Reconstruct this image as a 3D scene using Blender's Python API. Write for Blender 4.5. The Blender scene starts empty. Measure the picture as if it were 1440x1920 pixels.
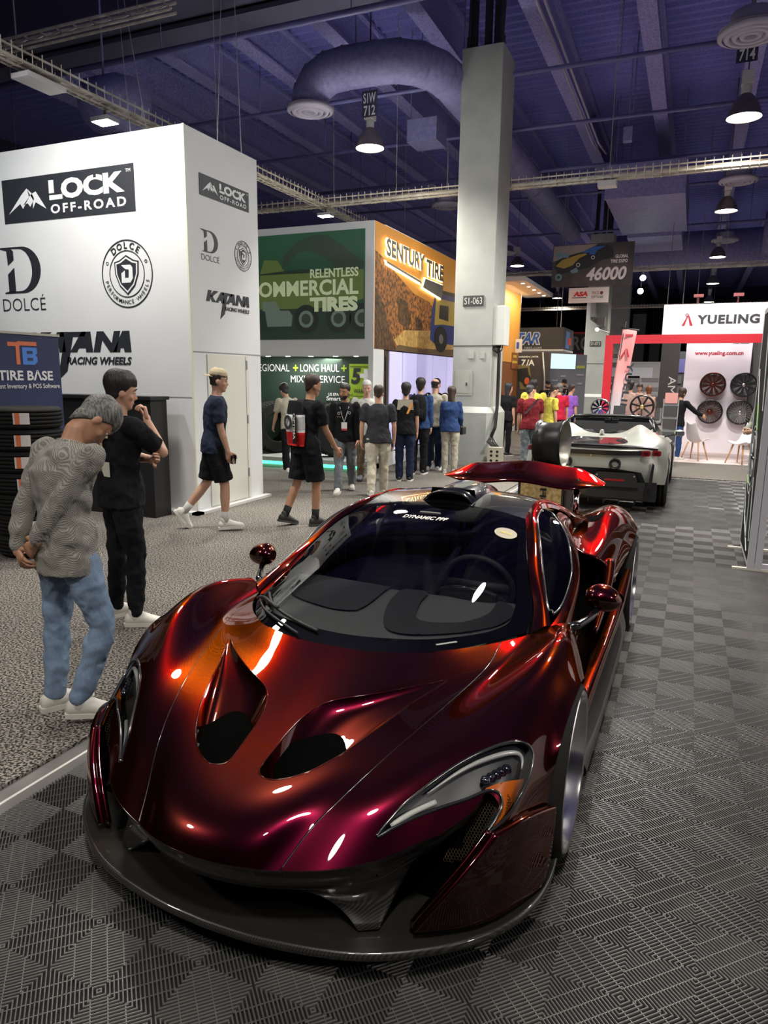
import bpy, math, random
import numpy as np
from mathutils import Vector, Matrix
random.seed(7); rng = np.random.default_rng(7)
SC = bpy.context.scene
PI = math.pi
# ---------------------------------------------------------------- camera
def rad(a): return math.radians(a)
cam_d = bpy.data.cameras.new('camera'); cam = bpy.data.objects.new('camera', cam_d); SC.collection.objects.link(cam)
cam_d.sensor_fit = 'AUTO'; cam_d.sensor_width = 36.0; cam_d.lens = 1312.7/1920*36.0
cam_d.clip_start = 0.05; cam_d.clip_end = 300
_yaw, _pitch, _roll = rad(23.29), rad(-10.904), rad(0.719)
_r = Vector((1,0,0)); _f = Vector((0, math.cos(_pitch), math.sin(_pitch))); _u = Vector((0, -math.sin(_pitch), math.cos(_pitch)))
_r2 = math.cos(_roll)*_r + math.sin(_roll)*_u; _u2 = -math.sin(_roll)*_r + math.cos(_roll)*_u
_M = Matrix.Rotation(_yaw, 3, 'Z') @ Matrix((( _r2.x,_u2.x,-_f.x),(_r2.y,_u2.y,-_f.y),(_r2.z,_u2.z,-_f.z)))
cam.matrix_world = Matrix.Translation((-0.163,-3.478,1.769)) @ _M.to_4x4()
SC.camera = cam
# ---------------------------------------------------------------- view, world, lights
SC.view_settings.view_transform = 'Standard'; SC.view_settings.look = 'None'
SC.view_settings.exposure = 0.70; SC.view_settings.gamma = 1.0; SC.view_settings.use_curve_mapping = False
SC.cycles.max_bounces = 6; SC.cycles.diffuse_bounces = 3; SC.cycles.glossy_bounces = 4; SC.cycles.transparent_max_bounces = 8
SC.cycles.transmission_bounces = 4; SC.cycles.sample_clamp_indirect = 6.0; SC.cycles.use_denoising = True
SC.cycles.caustics_reflective = False; SC.cycles.caustics_refractive = False
W = bpy.data.worlds.new('hall_air'); SC.world = W; W.use_nodes = True
W.node_tree.nodes['Background'].inputs[0].default_value = (0.50,0.50,0.62,1)
W.node_tree.nodes['Background'].inputs[1].default_value = 0.30
def lamp(kind, loc, power, col=(1,1,1), target=None, size=0.3, size_y=None, spot=None, blend=0.6, name=None):
    d = bpy.data.lights.new(name or kind.lower()+'_light', kind); d.energy = power; d.color = col
    if kind == 'AREA':
        d.size = size
        if size_y: d.shape = 'RECTANGLE'; d.size_y = size_y
    else: d.shadow_soft_size = size
    if kind == 'SPOT': d.spot_size = spot or rad(120); d.spot_blend = blend
    o = bpy.data.objects.new(d.name, d); SC.collection.objects.link(o); o.location = loc
    if target is not None:
        o.rotation_euler = (Vector(target)-Vector(loc)).to_track_quat('-Z','Y').to_euler()
    return o
WARM = (1.0,0.945,0.86); COOL = (0.86,0.94,1.0)
HIGHBAYS = [(0.25,10.75,1),(0.26,18.0,1),(0.28,25.6,1),(0.3,33.2,1),(0.3,41.5,1),(-6.34,9.95,1),(-6.94,25.3,1),(-7.4,37.1,1),
            (0.25,3.4,0),(0.25,-4.0,0),(-6.34,2.2,0),(-6.34,-5.2,0),(6.6,3.4,0),(6.6,-4.0,0)]
for hx,hy,vis in HIGHBAYS:
    lamp('SPOT', (hx,hy,6.02), (900 if (hx>0 and hy<20) else 1500) if vis else 420, WARM, (hx,hy,0), 0.26, spot=rad(150), blend=0.8, name='highbay_light')
# flood lamps that wash the booths and the show cars, plus an added column fill
lamp('SPOT', (-7.6,0.6,5.6), 215, (0.93,0.97,1.0), (-7.7,3.75,2.6), 0.2, spot=rad(110), blend=0.9, name='booth_flood')
lamp('SPOT', (-3.9,3.4,5.6), 25, (1.0,0.98,0.90), (-5.9,4.5,2.4), 0.2, spot=rad(100), blend=0.9, name='booth_flood')
lamp('SPOT', (-3.4,-0.6,5.5), 100, (1.0,0.93,0.82), (-1.6,-0.3,0.5), 0.14, spot=rad(70), blend=0.7, name='car_spot')
lamp('SPOT', (-0.4,-4.8,5.0), 60, (1.0,0.93,0.85), (-1.2,-0.8,0.5), 0.14, spot=rad(80), blend=0.7, name='car_spot')
lamp('AREA', (0.35,13.9,4.6), 60, (1.0,0.95,0.97), (0.35,16.0,0.8), 1.6, 0.4, name='booth_wash')
lamp('AREA', (-1.0,8.4,5.4), 220, (1.0,0.99,0.94), (-1.3,7.6,0.6), 0.6, 0.25, name='car_wash')
lamp('SPOT', (-3.3,6.4,5.4), 95, (0.98,1.0,0.97), (-4.3,10.5,4.6), 0.15, spot=rad(95), blend=0.8, name='column_fill')  # fill light added to brighten the column's front face
lamp('SPOT', (-4.7,2.2,6.2), 330, (1.0,0.98,0.93), (-4.3,2.2,0), 0.15, spot=rad(56), blend=0.5, name='aisle_flood')
lamp('SPOT', (-4.6,6.2,6.2), 300, (1.0,0.98,0.93), (-4.5,6.3,0), 0.15, spot=rad(70), blend=0.5, name='aisle_flood')
lamp('SPOT', (2.6,1.5,5.2), 420, (1.0,0.97,0.96), (4.6,1.5,1.6), 0.2, spot=rad(120), blend=0.9, name='booth_flood')
lamp('SPOT', (2.6,5.5,5.2), 420, (1.0,0.96,0.96), (4.6,5.5,1.6), 0.2, spot=rad(120), blend=0.9, name='booth_flood')
# ---------------------------------------------------------------- materials
def mat(name, col=(0.8,0.8,0.8), rough=0.5, metal=0.0, spec=0.5, coat=0.0, emit=None, es=1.0, coat_rough=0.03):
    m = bpy.data.materials.new(name); m.use_nodes = True
    b = m.node_tree.nodes['Principled BSDF']
    b.inputs['Base Color'].default_value = (*col,1); b.inputs['Roughness'].default_value = rough
    b.inputs['Metallic'].default_value = metal; b.inputs['Specular IOR Level'].default_value = spec
    b.inputs['Coat Weight'].default_value = coat; b.inputs['Coat Roughness'].default_value = coat_rough
    if emit is not None:
        b.inputs['Emission Color'].default_value = (*emit,1); b.inputs['Emission Strength'].default_value = es
    return m
def nd(m, t, **kw):
    n = m.node_tree.nodes.new(t)
    for k,v in kw.items():
        if k in n.inputs: n.inputs[k].default_value = v
        else: setattr(n, k, v)
    return n
def lk(m, a, b): m.node_tree.links.new(a, b)
def bsdf(m): return m.node_tree.nodes['Principled BSDF']
def noise_col(m, c1, c2, scale=20, detail=4, coord='Object', lo=0.35, hi=0.65, bump=0.0, dist=0.01):
    tc = nd(m,'ShaderNodeTexCoord'); nz = nd(m,'ShaderNodeTexNoise'); nz.inputs['Scale'].default_value = scale; nz.inputs['Detail'].default_value = detail
    lk(m, tc.outputs[coord], nz.inputs['Vector'])
    cr = nd(m,'ShaderNodeValToRGB'); cr.color_ramp.elements[0].position = lo; cr.color_ramp.elements[1].position = hi
    cr.color_ramp.elements[0].color = (*c1,1); cr.color_ramp.elements[1].color = (*c2,1)
    lk(m, nz.outputs['Fac'], cr.inputs['Fac']); lk(m, cr.outputs['Color'], bsdf(m).inputs['Base Color'])
    if bump:
        bp = nd(m,'ShaderNodeBump'); bp.inputs['Strength'].default_value = bump; bp.inputs['Distance'].default_value = dist
        lk(m, nz.outputs['Fac'], bp.inputs['Height']); lk(m, bp.outputs['Normal'], bsdf(m).inputs['Normal'])
    return m
def fabric(name, c, var=0.75, rough=0.9, folds=0.5):
    """cloth: a little weave variation and soft fold relief"""
    m = mat(name, c, rough, spec=0.15)
    noise_col(m, tuple(x*var for x in c), c, 260, 2, lo=0.3, hi=0.7)
    tc = nd(m,'ShaderNodeTexCoord'); nz = nd(m,'ShaderNodeTexNoise'); nz.inputs['Scale'].default_value = 9; nz.inputs['Detail'].default_value = 3
    nz.inputs['Distortion'].default_value = 1.2
    mp = nd(m,'ShaderNodeMapping'); mp.inputs['Scale'].default_value = (1.0,1.0,0.45)
    lk(m, tc.outputs['Object'], mp.inputs['Vector']); lk(m, mp.outputs['Vector'], nz.inputs['Vector'])
    bp = nd(m,'ShaderNodeBump'); bp.inputs['Strength'].default_value = folds; bp.inputs['Distance'].default_value = 0.03
    lk(m, nz.outputs['Fac'], bp.inputs['Height']); lk(m, bp.outputs['Normal'], bsdf(m).inputs['Normal'])
    return m
_mc = {}
def M(key, *a, **k):
    if key not in _mc: _mc[key] = mat(key, *a, **k)
    return _mc[key]
def F(key, c=None, **k):
    if key not in _mc: _mc[key] = fabric(key, c, **k)
    return _mc[key]
WHITE = M('white_paint',(0.80,0.80,0.80),0.55); BLACK = M('black_plastic',(0.012,0.012,0.013),0.45); INK = M('dark_ink',(0.018,0.020,0.024),0.5)
GREY = M('grey_metal',(0.42,0.43,0.45),0.4,0.6); CHROME = M('chrome',(0.8,0.8,0.8),0.12,1.0); RUBBER = M('tyre_rubber',(0.015,0.015,0.015),0.8,spec=0.2)
# ---------------------------------------------------------------- object helpers
def link(o): SC.collection.objects.link(o); return o
def mesh(name, verts, faces, m, parent=None, smooth=False, mats=None, mi=None):
    me = bpy.data.meshes.new(name)
    me.from_pydata([tuple(map(float,v)) for v in verts], [], [tuple(map(int,f)) for f in faces])
    if mats:
        for x in mats: me.materials.append(x)
        me.polygons.foreach_set('material_index', np.array(mi, dtype=np.int32))
    elif m: me.materials.append(m)
    if smooth: me.polygons.foreach_set('use_smooth', np.ones(len(me.polygons), dtype=bool))
    me.update()
    o = bpy.data.objects.new(name, me); link(o)
    if parent is not None: o.parent = parent
    return o
def tag(o, label, cat, group=None, kind=None):
    o['label'] = label; o['category'] = cat
    if group: o['group'] = group
    if kind: o['kind'] = kind
    return o
def struct(o): o['kind'] = 'structure'; return o
def thing(name, label, cat, loc=(0,0,0), rz=0.0, group=None):
    o = link(bpy.data.objects.new(name, None)); o.location = loc; o.rotation_euler = (0,0,rz); o.empty_display_size = 0.1
    return tag(o, label, cat, group)
class MB:
    """collects shapes; build() links them as ONE mesh object"""
    def __init__(s): s.v = []; s.f = []
    def add(s, v, f):
        n = len(s.v); s.v += [tuple(x) for x in v]; s.f += [tuple(i+n for i in q) for q in f]; return s
    def box(s, x0,x1,y0,y1,z0,z1):
        return s.add([(x0,y0,z0),(x1,y0,z0),(x1,y1,z0),(x0,y1,z0),(x0,y0,z1),(x1,y0,z1),(x1,y1,z1),(x0,y1,z1)],
                     [(0,3,2,1),(4,5,6,7),(0,1,5,4),(1,2,6,5),(2,3,7,6),(3,0,4,7)])
    def bar(s, a, b, w, h=None, up=(0,0,1)):
        a=np.array(a,float); b=np.array(b,float); d=b-a; L=np.linalg.norm(d)
        if L<1e-9: return s
        d/=L; u=np.array(up,float)
        if abs(d@u)>0.99: u=np.array((0,1.0,0))
        r=np.cross(d,u); r/=np.linalg.norm(r); u=np.cross(r,d); h=h or w
        v=[p+r*x*w/2+u*y*h/2 for p in (a,b) for x,y in ((-1,-1),(1,-1),(1,1),(-1,1))]
        return s.add(v,[(0,1,2,3),(7,6,5,4),(0,4,5,1),(1,5,6,2),(2,6,7,3),(3,7,4,0)])
    def tube(s, pts, r, n=10, cap=True, closed=False):
        P=[np.array(p,float) for p in pts]; k=len(P); rs = r if hasattr(r,'__len__') else [r]*k
        base=len(s.v); prev=None
        for i,p in enumerate(P):
            if closed: t=P[(i+1)%k]-P[i-1]
            else: t=P[min(i+1,k-1)]-P[max(i-1,0)]
            t/= (np.linalg.norm(t)+1e-12)
            if prev is None:
                a=np.array((0,0,1.0)) if abs(t[2])<0.9 else np.array((1.0,0,0))
                u=np.cross(t,a)
            else: u=prev-t*(prev@t)
            u/=np.linalg.norm(u)+1e-12; prev=u; w=np.cross(t,u)
            for j in range(n):
                an=2*PI*j/n; s.v.append(tuple(p+rs[i]*(math.cos(an)*u+math.sin(an)*w)))
        for i in range(k if closed else k-1):
            i2=(i+1)%k
            for j in range(n):
                s.f.append((base+i*n+j, base+i*n+(j+1)%n, base+i2*n+(j+1)%n, base+i2*n+j))
        if cap and not closed:
            s.f.append(tuple(base+j for j in range(n))[::-1]); s.f.append(tuple(base+(k-1)*n+j for j in range(n)))
        return s
    def lathe(s, prof, c=(0,0,0), axis='z', n=32, cap=False, a0=0, a1=2*PI):
        """prof: (radius, height) pairs"""
        base=len(s.v); k=len(prof); full=abs(a1-a0-2*PI)<1e-6; m=n if full else n+1
        for r,h in prof:
            for j in range(m):
                an=a0+(a1-a0)*j/n; x,y=r*math.cos(an),r*math.sin(an)
                p={'z':(x,y,h),'y':(x,h,y),'x':(h,x,y)}[axis]
                s.v.append((p[0]+c[0],p[1]+c[1],p[2]+c[2]))
        for i in range(k-1):
            for j in range(n):
                j2=(j+1)%m; s.f.append((base+i*m+j,base+i*m+j2,base+(i+1)*m+j2,base+(i+1)*m+j))
        if cap:
            s.f.append(tuple(base+j for j in range(m))); s.f.append(tuple(base+(k-1)*m+j for j in range(m)))
        return s
    def prism(s, poly, O, R, U, t, hole=None):
        """polygon in the plane (O,R,U) given thickness t along RxU"""
        O=np.array(O,float);R=np.array(R,float);U=np.array(U,float);N=np.cross(R,U)
        n=len(poly); v=[O+R*x+U*y for x,y in poly]+[O+R*x+U*y+N*t for x,y in poly]
        return s.add(v,[tuple(range(n))[::-1],tuple(range(n,2*n))]+[(i,(i+1)%n,n+(i+1)%n,n+i) for i in range(n)])
    def ring(s, O, R, U, cx, cy, r0, r1, t, n=48, a0=0, a1=2*PI, sx=1.0):
        O=np.array(O,float);R=np.array(R,float);U=np.array(U,float);N=np.cross(R,U); base=len(s.v); full=abs(a1-a0-2*PI)<1e-6
        m=n if full else n+1
        for q in range(m):
            an=a0+(a1-a0)*q/n; c_,s_=math.cos(an)*sx,math.sin(an)
            for rr in (r0,r1):
                for tt in (0,t): s.v.append(tuple(O+R*(cx+rr*c_)+U*(cy+rr*s_)+N*tt))
        for q in range(n):
            a=base+4*q; b=base+4*((q+1)%m)
            s.f += [(a+1,a+3,b+3,b+1),(a+2,b+2,b+3,a+3),(a,a+1,b+1,b),(a,b,b+2,a+2)]
        return s
    def build(s, name, m, parent=None, smooth=False): return mesh(name, s.v, s.f, m, parent, smooth)
def autosmooth(o, ang=35):
    me=o.data; me.polygons.foreach_set('use_smooth', np.ones(len(me.polygons), dtype=bool))
    try: me.set_sharp_from_angle(angle=rad(ang))
    except Exception: pass
    return o
def bevel(o, w=0.01, seg=2):
    b=o.modifiers.new('bevel','BEVEL'); b.width=w; b.segments=seg; b.limit_method='ANGLE'; b.angle_limit=rad(40); return o
# ---- lettering: built from outline curves, fitted to a box of w x h in the plane (O,R,U)
_tc = {}
def letters(txt, off=0.0, shear=0.0, space=1.0):
    k=(txt,off,shear,space)
    if k not in _tc:
        c=bpy.data.curves.new('t','FONT'); c.body=txt; c.size=1.0; c.offset=off; c.shear=shear; c.space_character=space; c.resolution_u=3
        c.extrude=0.0; c.fill_mode='FRONT'
        o=bpy.data.objects.new('t',c); link(o); dg=bpy.context.evaluated_depsgraph_get(); dg.update()
        me=bpy.data.meshes.new_from_object(o.evaluated_get(dg)); 
        v=np.array([x.co[:] for x in me.vertices]).reshape(-1,3); f=[tuple(p.vertices) for p in me.polygons]
        bpy.data.objects.remove(o); bpy.data.curves.remove(c); bpy.data.meshes.remove(me); _tc[k]=(v,f)
    return _tc[k]
def text(txt, O, R, U, w, h, m, parent, name='lettering', off=0.0, shear=0.0, space=1.0, lift=0.004, mb=None, skew=0.0):
    v,f=letters(txt,off,shear,space)
    O=np.array(O,float);R=np.array(R,float);U=np.array(U,float);N=np.cross(R,U)
    lo=v.min(0);hi=v.max(0);x=(v[:,0]-lo[0])/max(hi[0]-lo[0],1e-6)*w;y=(v[:,1]-lo[1])/max(hi[1]-lo[1],1e-6)*h
    P=[O+R*(a+skew*b)+U*b+N*lift for a,b in zip(x,y)]
    if mb is not None: mb.add(P,f); return mb
    return mesh(name, P, f, m, parent)
def text_arc(txt, O, R, U, cx, cy, r, h, a_mid, da, mb, off=0.0, inward=False, lift=0.004):
    """letters set one by one along a circle"""
    n=len(txt); O=np.array(O,float);R=np.array(R,float);U=np.array(U,float);N=np.cross(R,U)
    for i,ch in enumerate(txt):
        if ch==' ': continue
        s=-1 if not inward else 1
        an=a_mid+s*(i-(n-1)/2)*da
        t=(math.sin(an),-math.cos(an)) if not inward else (-math.sin(an),math.cos(an))
        up=(math.cos(an),math.sin(an)) if not inward else (-math.cos(an),-math.sin(an))
        v,f=letters(ch,off); lo=v.min(0);hi=v.max(0); H=hi[1]-lo[1]; k=h/max(H,0.5)
        x=(v[:,0]-(lo[0]+hi[0])/2)*k; y=(v[:,1]-lo[1])*k-h/2
        mb.add([O+R*(cx+r*math.cos(an)+a*t[0]+b*up[0])+U*(cy+r*math.sin(an)+a*t[1]+b*up[1])+N*lift for a,b in zip(x,y)],f)
X_=(1,0,0); Y_=(0,1,0); Z_=(0,0,1)
# ================================================================ setting: floor, ceiling, columns
slab = noise_col(mat('concrete',(0.16,0.155,0.15),0.75),(0.10,0.097,0.094),(0.22,0.21,0.20),1.6,6,lo=0.3,hi=0.75)
struct(mesh('floor',[(-22,-10,-.016),(22,-10,-.016),(22,75,-.016),(-22,75,-.016)],[(0,1,2,3)],slab))
# ribbed interlocking tiles: every 20 cm square carries slanting ribs, the slant alternating like a chessboard
def rib_floor(x0,x1,y0,y1,cell=0.2,n=12):
    V=[];Fc=[]
    ci=range(int(round(x0/cell)),int(round(x1/cell))); cj=range(int(round(y0/cell)),int(round(y1/cell)))
    t=cell; p=cell/n; quads=[]
    # ribs of one square, slant +: lines x-y = c clipped to the square, as a sheared strip
    def strip(c,w,sgn):
        a=c-w/2; b=c+w/2; pts=[]
        def clip(d):
            # line x - y = d inside [0,t]^2
            return ((max(0,d),max(0,-d)),(min(t,t+d),min(t,t-d)))
        (p0,p1),(q0,q1)=clip(a),clip(b)
        return [p0,p1,q1,q0]
    pl=[strip((k+.5)*p,p*.47,1) for k in range(-n,n)]
    base=[]
    for q in pl: base.append(np.array(q))
    B=np.array(base)                                  # (2n,4,2)
    zt=0.0; zb=-0.012
    for i in ci:
        for j in cj:
            q=B.copy()
            if (i+j)%2: q[:,:,0]=t-q[:,:,0]
            q=q+np.array((i*t,j*t)); quads.append(q)
    Q=np.concatenate(quads); N=len(Q)
    # rounded rib: narrow crown, sloping shoulders, upright flanks
    c0=(Q[:,0]+Q[:,3])/2; c1=(Q[:,1]+Q[:,2])/2
    v=np.zeros((N,12,3)); v[:,:4,:2]=Q; v[:,4:8,:2]=Q; v[:,:4,2]=-.0022; v[:,4:8,2]=zb
    for a,(b,c) in enumerate(((0,c0),(1,c1),(2,c1),(3,c0))): v[:,8+a,:2]=c+(Q[:,b]-c)*.36
    v[:,8:,2]=zt
    idx=np.arange(N)[:,None]*12
    f=np.concatenate([idx+np.array((8,9,10,11)),idx+np.array((0,1,9,8)),idx+np.array((10,2,3,11)),idx+np.array((0,4,5,1)),idx+np.array((2,6,7,3))])
    return v.reshape(-1,3),f
FX0,FX1,FY0,FY1=-2.6,2.0,-3.4,10.4
v,f=rib_floor(FX0,FX1,FY0,FY1)
nb=len(v); bars=MB(); 
for i in range(int(FX0/.2),int(FX1/.2)):
    for j in range(int(round(FY0/.2)),int(round(FY1/.2))):
        if j*.2>3.0: continue
        for k in (-.1,-.033,.033,.1):
            d=k; a,b=(max(0,d),max(0,-d)),(min(.2,.2+d),min(.2,.2-d))
            if (i+j)%2==0: a,b=(.2-a[0],a[1]),(.2-b[0],b[1])
            bars.bar((i*.2+a[0],j*.2+a[1],-.0035),(i*.2+b[0],j*.2+b[1],-.0035),.003,.004)
bars.box(FX0,FX1,FY0,FY1,-.0155,-.012)
allv=np.concatenate([v,np.array(bars.v)]); allf=[tuple(x) for x in f]+[tuple(a+nb for a in q) for q in bars.f]
tile_m=noise_col(mat('black_tile_plastic',(0.05,0.05,0.05),0.38,spec=0.5),(0.075,0.075,0.072),(0.105,0.103,0.098),3.0,3)
pit_m=M('tile_shadow_base',(0.006,0.006,0.006),0.8)
mi=np.zeros(len(allf),int); mi[-6:]=1
tf=mesh('interlocking_tile_floor',allv,allf,None,mats=[tile_m,pit_m],mi=mi)
tag(tf,'black ribbed interlocking floor tiles laid under the two show cars','floor tiles',kind='structure')
# speckled aisle carpet and the bare concrete strip with its tape line
cm=mat('speckled_carpet',(0.2,0.19,0.17),0.95,spec=0.1)
tc=nd(cm,'ShaderNodeTexCoord'); nz=nd(cm,'ShaderNodeTexNoise'); nz.inputs['Scale'].default_value=75; nz.inputs['Detail'].default_value=2
nz2=nd(cm,'ShaderNodeTexNoise'); nz2.inputs['Scale'].default_value=0.9; nz2.inputs['Detail'].default_value=2
cr=nd(cm,'ShaderNodeValToRGB'); cr.color_ramp.elements[0].position=.42; cr.color_ramp.elements[1].position=.60; cr.color_ramp.elements[0].color=(.028,.026,.024,1); cr.color_ramp.elements[1].color=(.37,.34,.30,1)
mx=nd(cm,'ShaderNodeMixRGB'); mx.blend_type='MULTIPLY'; mx.inputs[0].default_value=.35
for a in (nz,nz2): lk(cm,tc.outputs['Object'],a.inputs['Vector'])
lk(cm,nz.outputs['Fac'],cr.inputs['Fac']); lk(cm,cr.outputs['Color'],mx.inputs[1]); lk(cm,nz2.outputs['Fac'],mx.inputs[2]); lk(cm,mx.outputs[0],bsdf(cm).inputs['Base Color'])
bp=nd(cm,'ShaderNodeBump'); bp.inputs['Strength'].default_value=.8; bp.inputs['Distance'].default_value=.006; lk(cm,nz.outputs['Fac'],bp.inputs['Height']); lk(cm,bp.outputs['Normal'],bsdf(cm).inputs['Normal'])
ca=MB().box(-9.6,-2.77,-6,34,-.0155,0.0); ca.box(-2.77,3.6,10.62,13.3,-.0155,0.0)
tag(ca.build('aisle_carpet',cm),'speckled grey carpet covering the aisle beside the tile floor','carpet',kind='structure')
pk=M('pink_carpet',(0.62,0.52,0.50),0.9)
tag(MB().box(-2.2,3.4,13.3,17.2,-.0155,.006).build('booth_carpet',noise_col(pk,(0.50,0.42,0.40),(0.66,0.56,0.54),60,2)),'pale pink carpet inside the white wheel booth','carpet',kind='structure')
tag(MB().box(-2.69,-2.675,-6,10.6,-.0155,-.0135).build('floor_tape',M('pale_tape',(0.72,0.70,0.66),0.6)),'thin pale tape line on the bare concrete strip beside the tiles','tape',kind='structure')
# ceiling
cdm=noise_col(mat('ceiling_paint',(0.10,0.09,0.22),0.85),(0.17,0.17,0.56),(0.26,0.26,0.72),40,3)
dk=noise_col(mat('beam_paint',(0.12,0.11,0.24),0.9),(0.20,0.195,0.50),(0.38,0.37,0.78),28,5,bump=.3)
v=[];fc=[]; y=4.0; k=0
prof=[]
while y<62: prof+=[(y,9.3),(y+.10,9.3),(y+.16,9.38),(y+.26,9.38)]; y+=.32
for yy,z in prof: v+=[(-19,yy,z),(19,yy,z)]
fc=[(2*i,2*i+1,2*i+3,2*i+2) for i in range(len(prof)-1)]
n0=len(v); v+=[(-22,-12,9.42),(22,-12,9.42),(22,75,9.42),(-22,75,9.42)]; fc.append((n0,n0+1,n0+2,n0+3))
struct(mesh('ceiling',v,fc,cdm))
fw=M('hall_wall',(0.055,0.05,0.09),0.9)
struct(mesh('wall_back',[(-22,70,0),(22,70,0),(22,70,9.42),(-22,70,9.42)],[(0,1,2,3)],fw))
struct(mesh('wall_left',[(-22,-12,0),(-22,70,0),(-22,70,9.42),(-22,-12,9.42)],[(0,1,2,3)],fw))
struct(mesh('wall_front',[(-22,-12,0),(22,-12,0),(22,-12,9.42),(-22,-12,9.42)],[(0,1,2,3)],fw))
struct(mesh('wall_right',[(22,-12,0),(22,70,0),(22,70,9.42),(22,-12,9.42)],[(0,1,2,3)],fw))
ORD=('first','second','third','fourth','fifth','sixth','seventh','eighth','ninth','tenth')
BG='steel roof beams painted dark blue'
for i,x in enumerate((.45,-1.5,-3.45,-5.45,-7.35,-9.25,-11.1,-13.0,2.4,-15)):
    b=MB().box(x-.17,x+.17,8.7 if x<-3.6 else 4,62,8.42,8.47).box(x-.06,x+.06,8.7 if x<-3.6 else 4,62,8.47,9.3).box(x-.17,x+.17,8.7 if x<-3.6 else 4,62,9.22,9.3)
    tag(b.build('roof_beam',dk),ORD[sorted((.45,-1.5,-3.45,-5.45,-7.35,-9.25,-11.1,-13.0,2.4,-15),reverse=True).index(x)]+' steel roof beam from the right running away under the corrugated deck','beam',BG)
g=MB().box(-19,-3.2,8.05,8.65,7.98,8.06).box(-19,-3.2,8.25,8.45,8.06,9.3).box(-19,-3.2,7.4,8.05,8.1,9.35)
gd=mat('girder_shaded',(0.075,0.075,0.13),0.9); tag(g.build('roof_girder',gd),'deep dark girder crossing the ceiling at upper left','girder')  # darker than the beams: shade of the unlit face put into the colour
PG='sprinkler and conduit pipes under the roof'
for pi_,(y_,z_,r_,x0,x1) in enumerate(((8.0,7.62,.055,-19,3.3),(11.3,7.6,.045,-19,4),(14.4,7.6,.045,-19,5),(17.6,7.5,.05,-12,6),(18.3,7.4,.03,-12,6),(20.3,7.45,.04,-12,7),(25.5,7.3,.05,-12,9))):
    p=MB().tube([(x0,y_,z_),(x1,y_,z_)],r_,8)
    for hx in np.arange(x0+1.5,x1,1.95*2): p.tube([(hx,y_,z_),(hx,y_,9.3)],.012,5)
    tag(p.build('ceiling_pipe',M('pipe_paint',(0.14,0.135,0.34),0.5),None,True),ORD[pi_]+' dark blue pipe crossing the ceiling, counted from the camera','pipe',PG)
p=MB()
for dx in (0,.14): p.tube([(-3.25+dx,9.2,8.3),(-3.1+dx,16.9,7.85),(-2.95+dx,17.4,7.72)],.03,6)
tag(p.build('conduit_pair',M('conduit_paint',(0.30,0.28,0.42),0.45),None,True),'two parallel conduits slanting from the big column towards the ceiling box','conduit')
# wire cable trays
TR=noise_col(mat('tray_wire',(0.62,0.58,0.50),0.45,0.4),(0.45,0.42,0.36),(0.70,0.66,0.58),5,2)
def tray(a,b,label):
    a=np.array(a,float);b=np.array(b,float);d=b-a;L=np.linalg.norm(d);d/=L;s=np.cross(d,(0,0,1.));m=MB();st=.15 if L<30 else .2
    for o,z in ((-.13,.14),(-.13,0.02),(0,0),(.13,.02),(.13,.14)): m.bar(a+s*o+np.array((0,0,z)),b+s*o+np.array((0,0,z)),.022,.022)
    for k in range(int(L/st)+1):
        q=a+d*k*st
        m.tube([q+s*-.14+np.array((0,0,.20)),q+s*-.13,q+s*.13,q+s*.14+np.array((0,0,.20))],.008,4)
    m.bar(a+np.array((0,0,.05)),b+np.array((0,0,.05)),.13,.05)
    for k in np.arange(1.,L,4.5): 
        q=a+d*k; m.tube([q+np.array((0,0,.1)),q+np.array((0,0,9.3-q[2]))],.007,4)
    return tag(m.build('cable_tray',TR),label,'cable tray')
tray((-12,11.7,5.6),(4.5,11.7,5.6),'pale wire cable tray crossing the hall in front of the big grey column')
tray((-8.3,2.2,5.56),(-8.3,22,5.56),'pale wire cable tray running over the white wheel brand booth away from the camera')
tray((-14,24.2,5.6),(6.5,24.2,5.6),'far wire cable tray level with the hanging number sign')
tray((-14,38,5.6),(9,38,5.6),'farthest wire cable tray behind the white wheel booth header')
tray((-9.5,1.2,6.6),(-6.6,1.2,6.6),'short pale truss of wire in the top left corner') if False else None
tr=MB()
for o in (-.06,.06):
    for z in (6.5,6.62): tr.tube([(-10.5,4.9+o,z),(-6.9,4.9+o,z)],.02,6)
for x in np.arange(-10.4,-6.9,.32): tr.tube([(x,4.84,6.5),(x+.16,4.96,6.62),(x+.16,4.84,6.62),(x+.32,4.84,6.5)],.012,5)
for x in (-9.8,-7.5): tr.tube([(x,4.9,6.6),(x,4.9,9.3)],.012,5)
tag(tr.build('lighting_truss',TR),'pale metal lighting truss end in the top left corner','truss')
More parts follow.
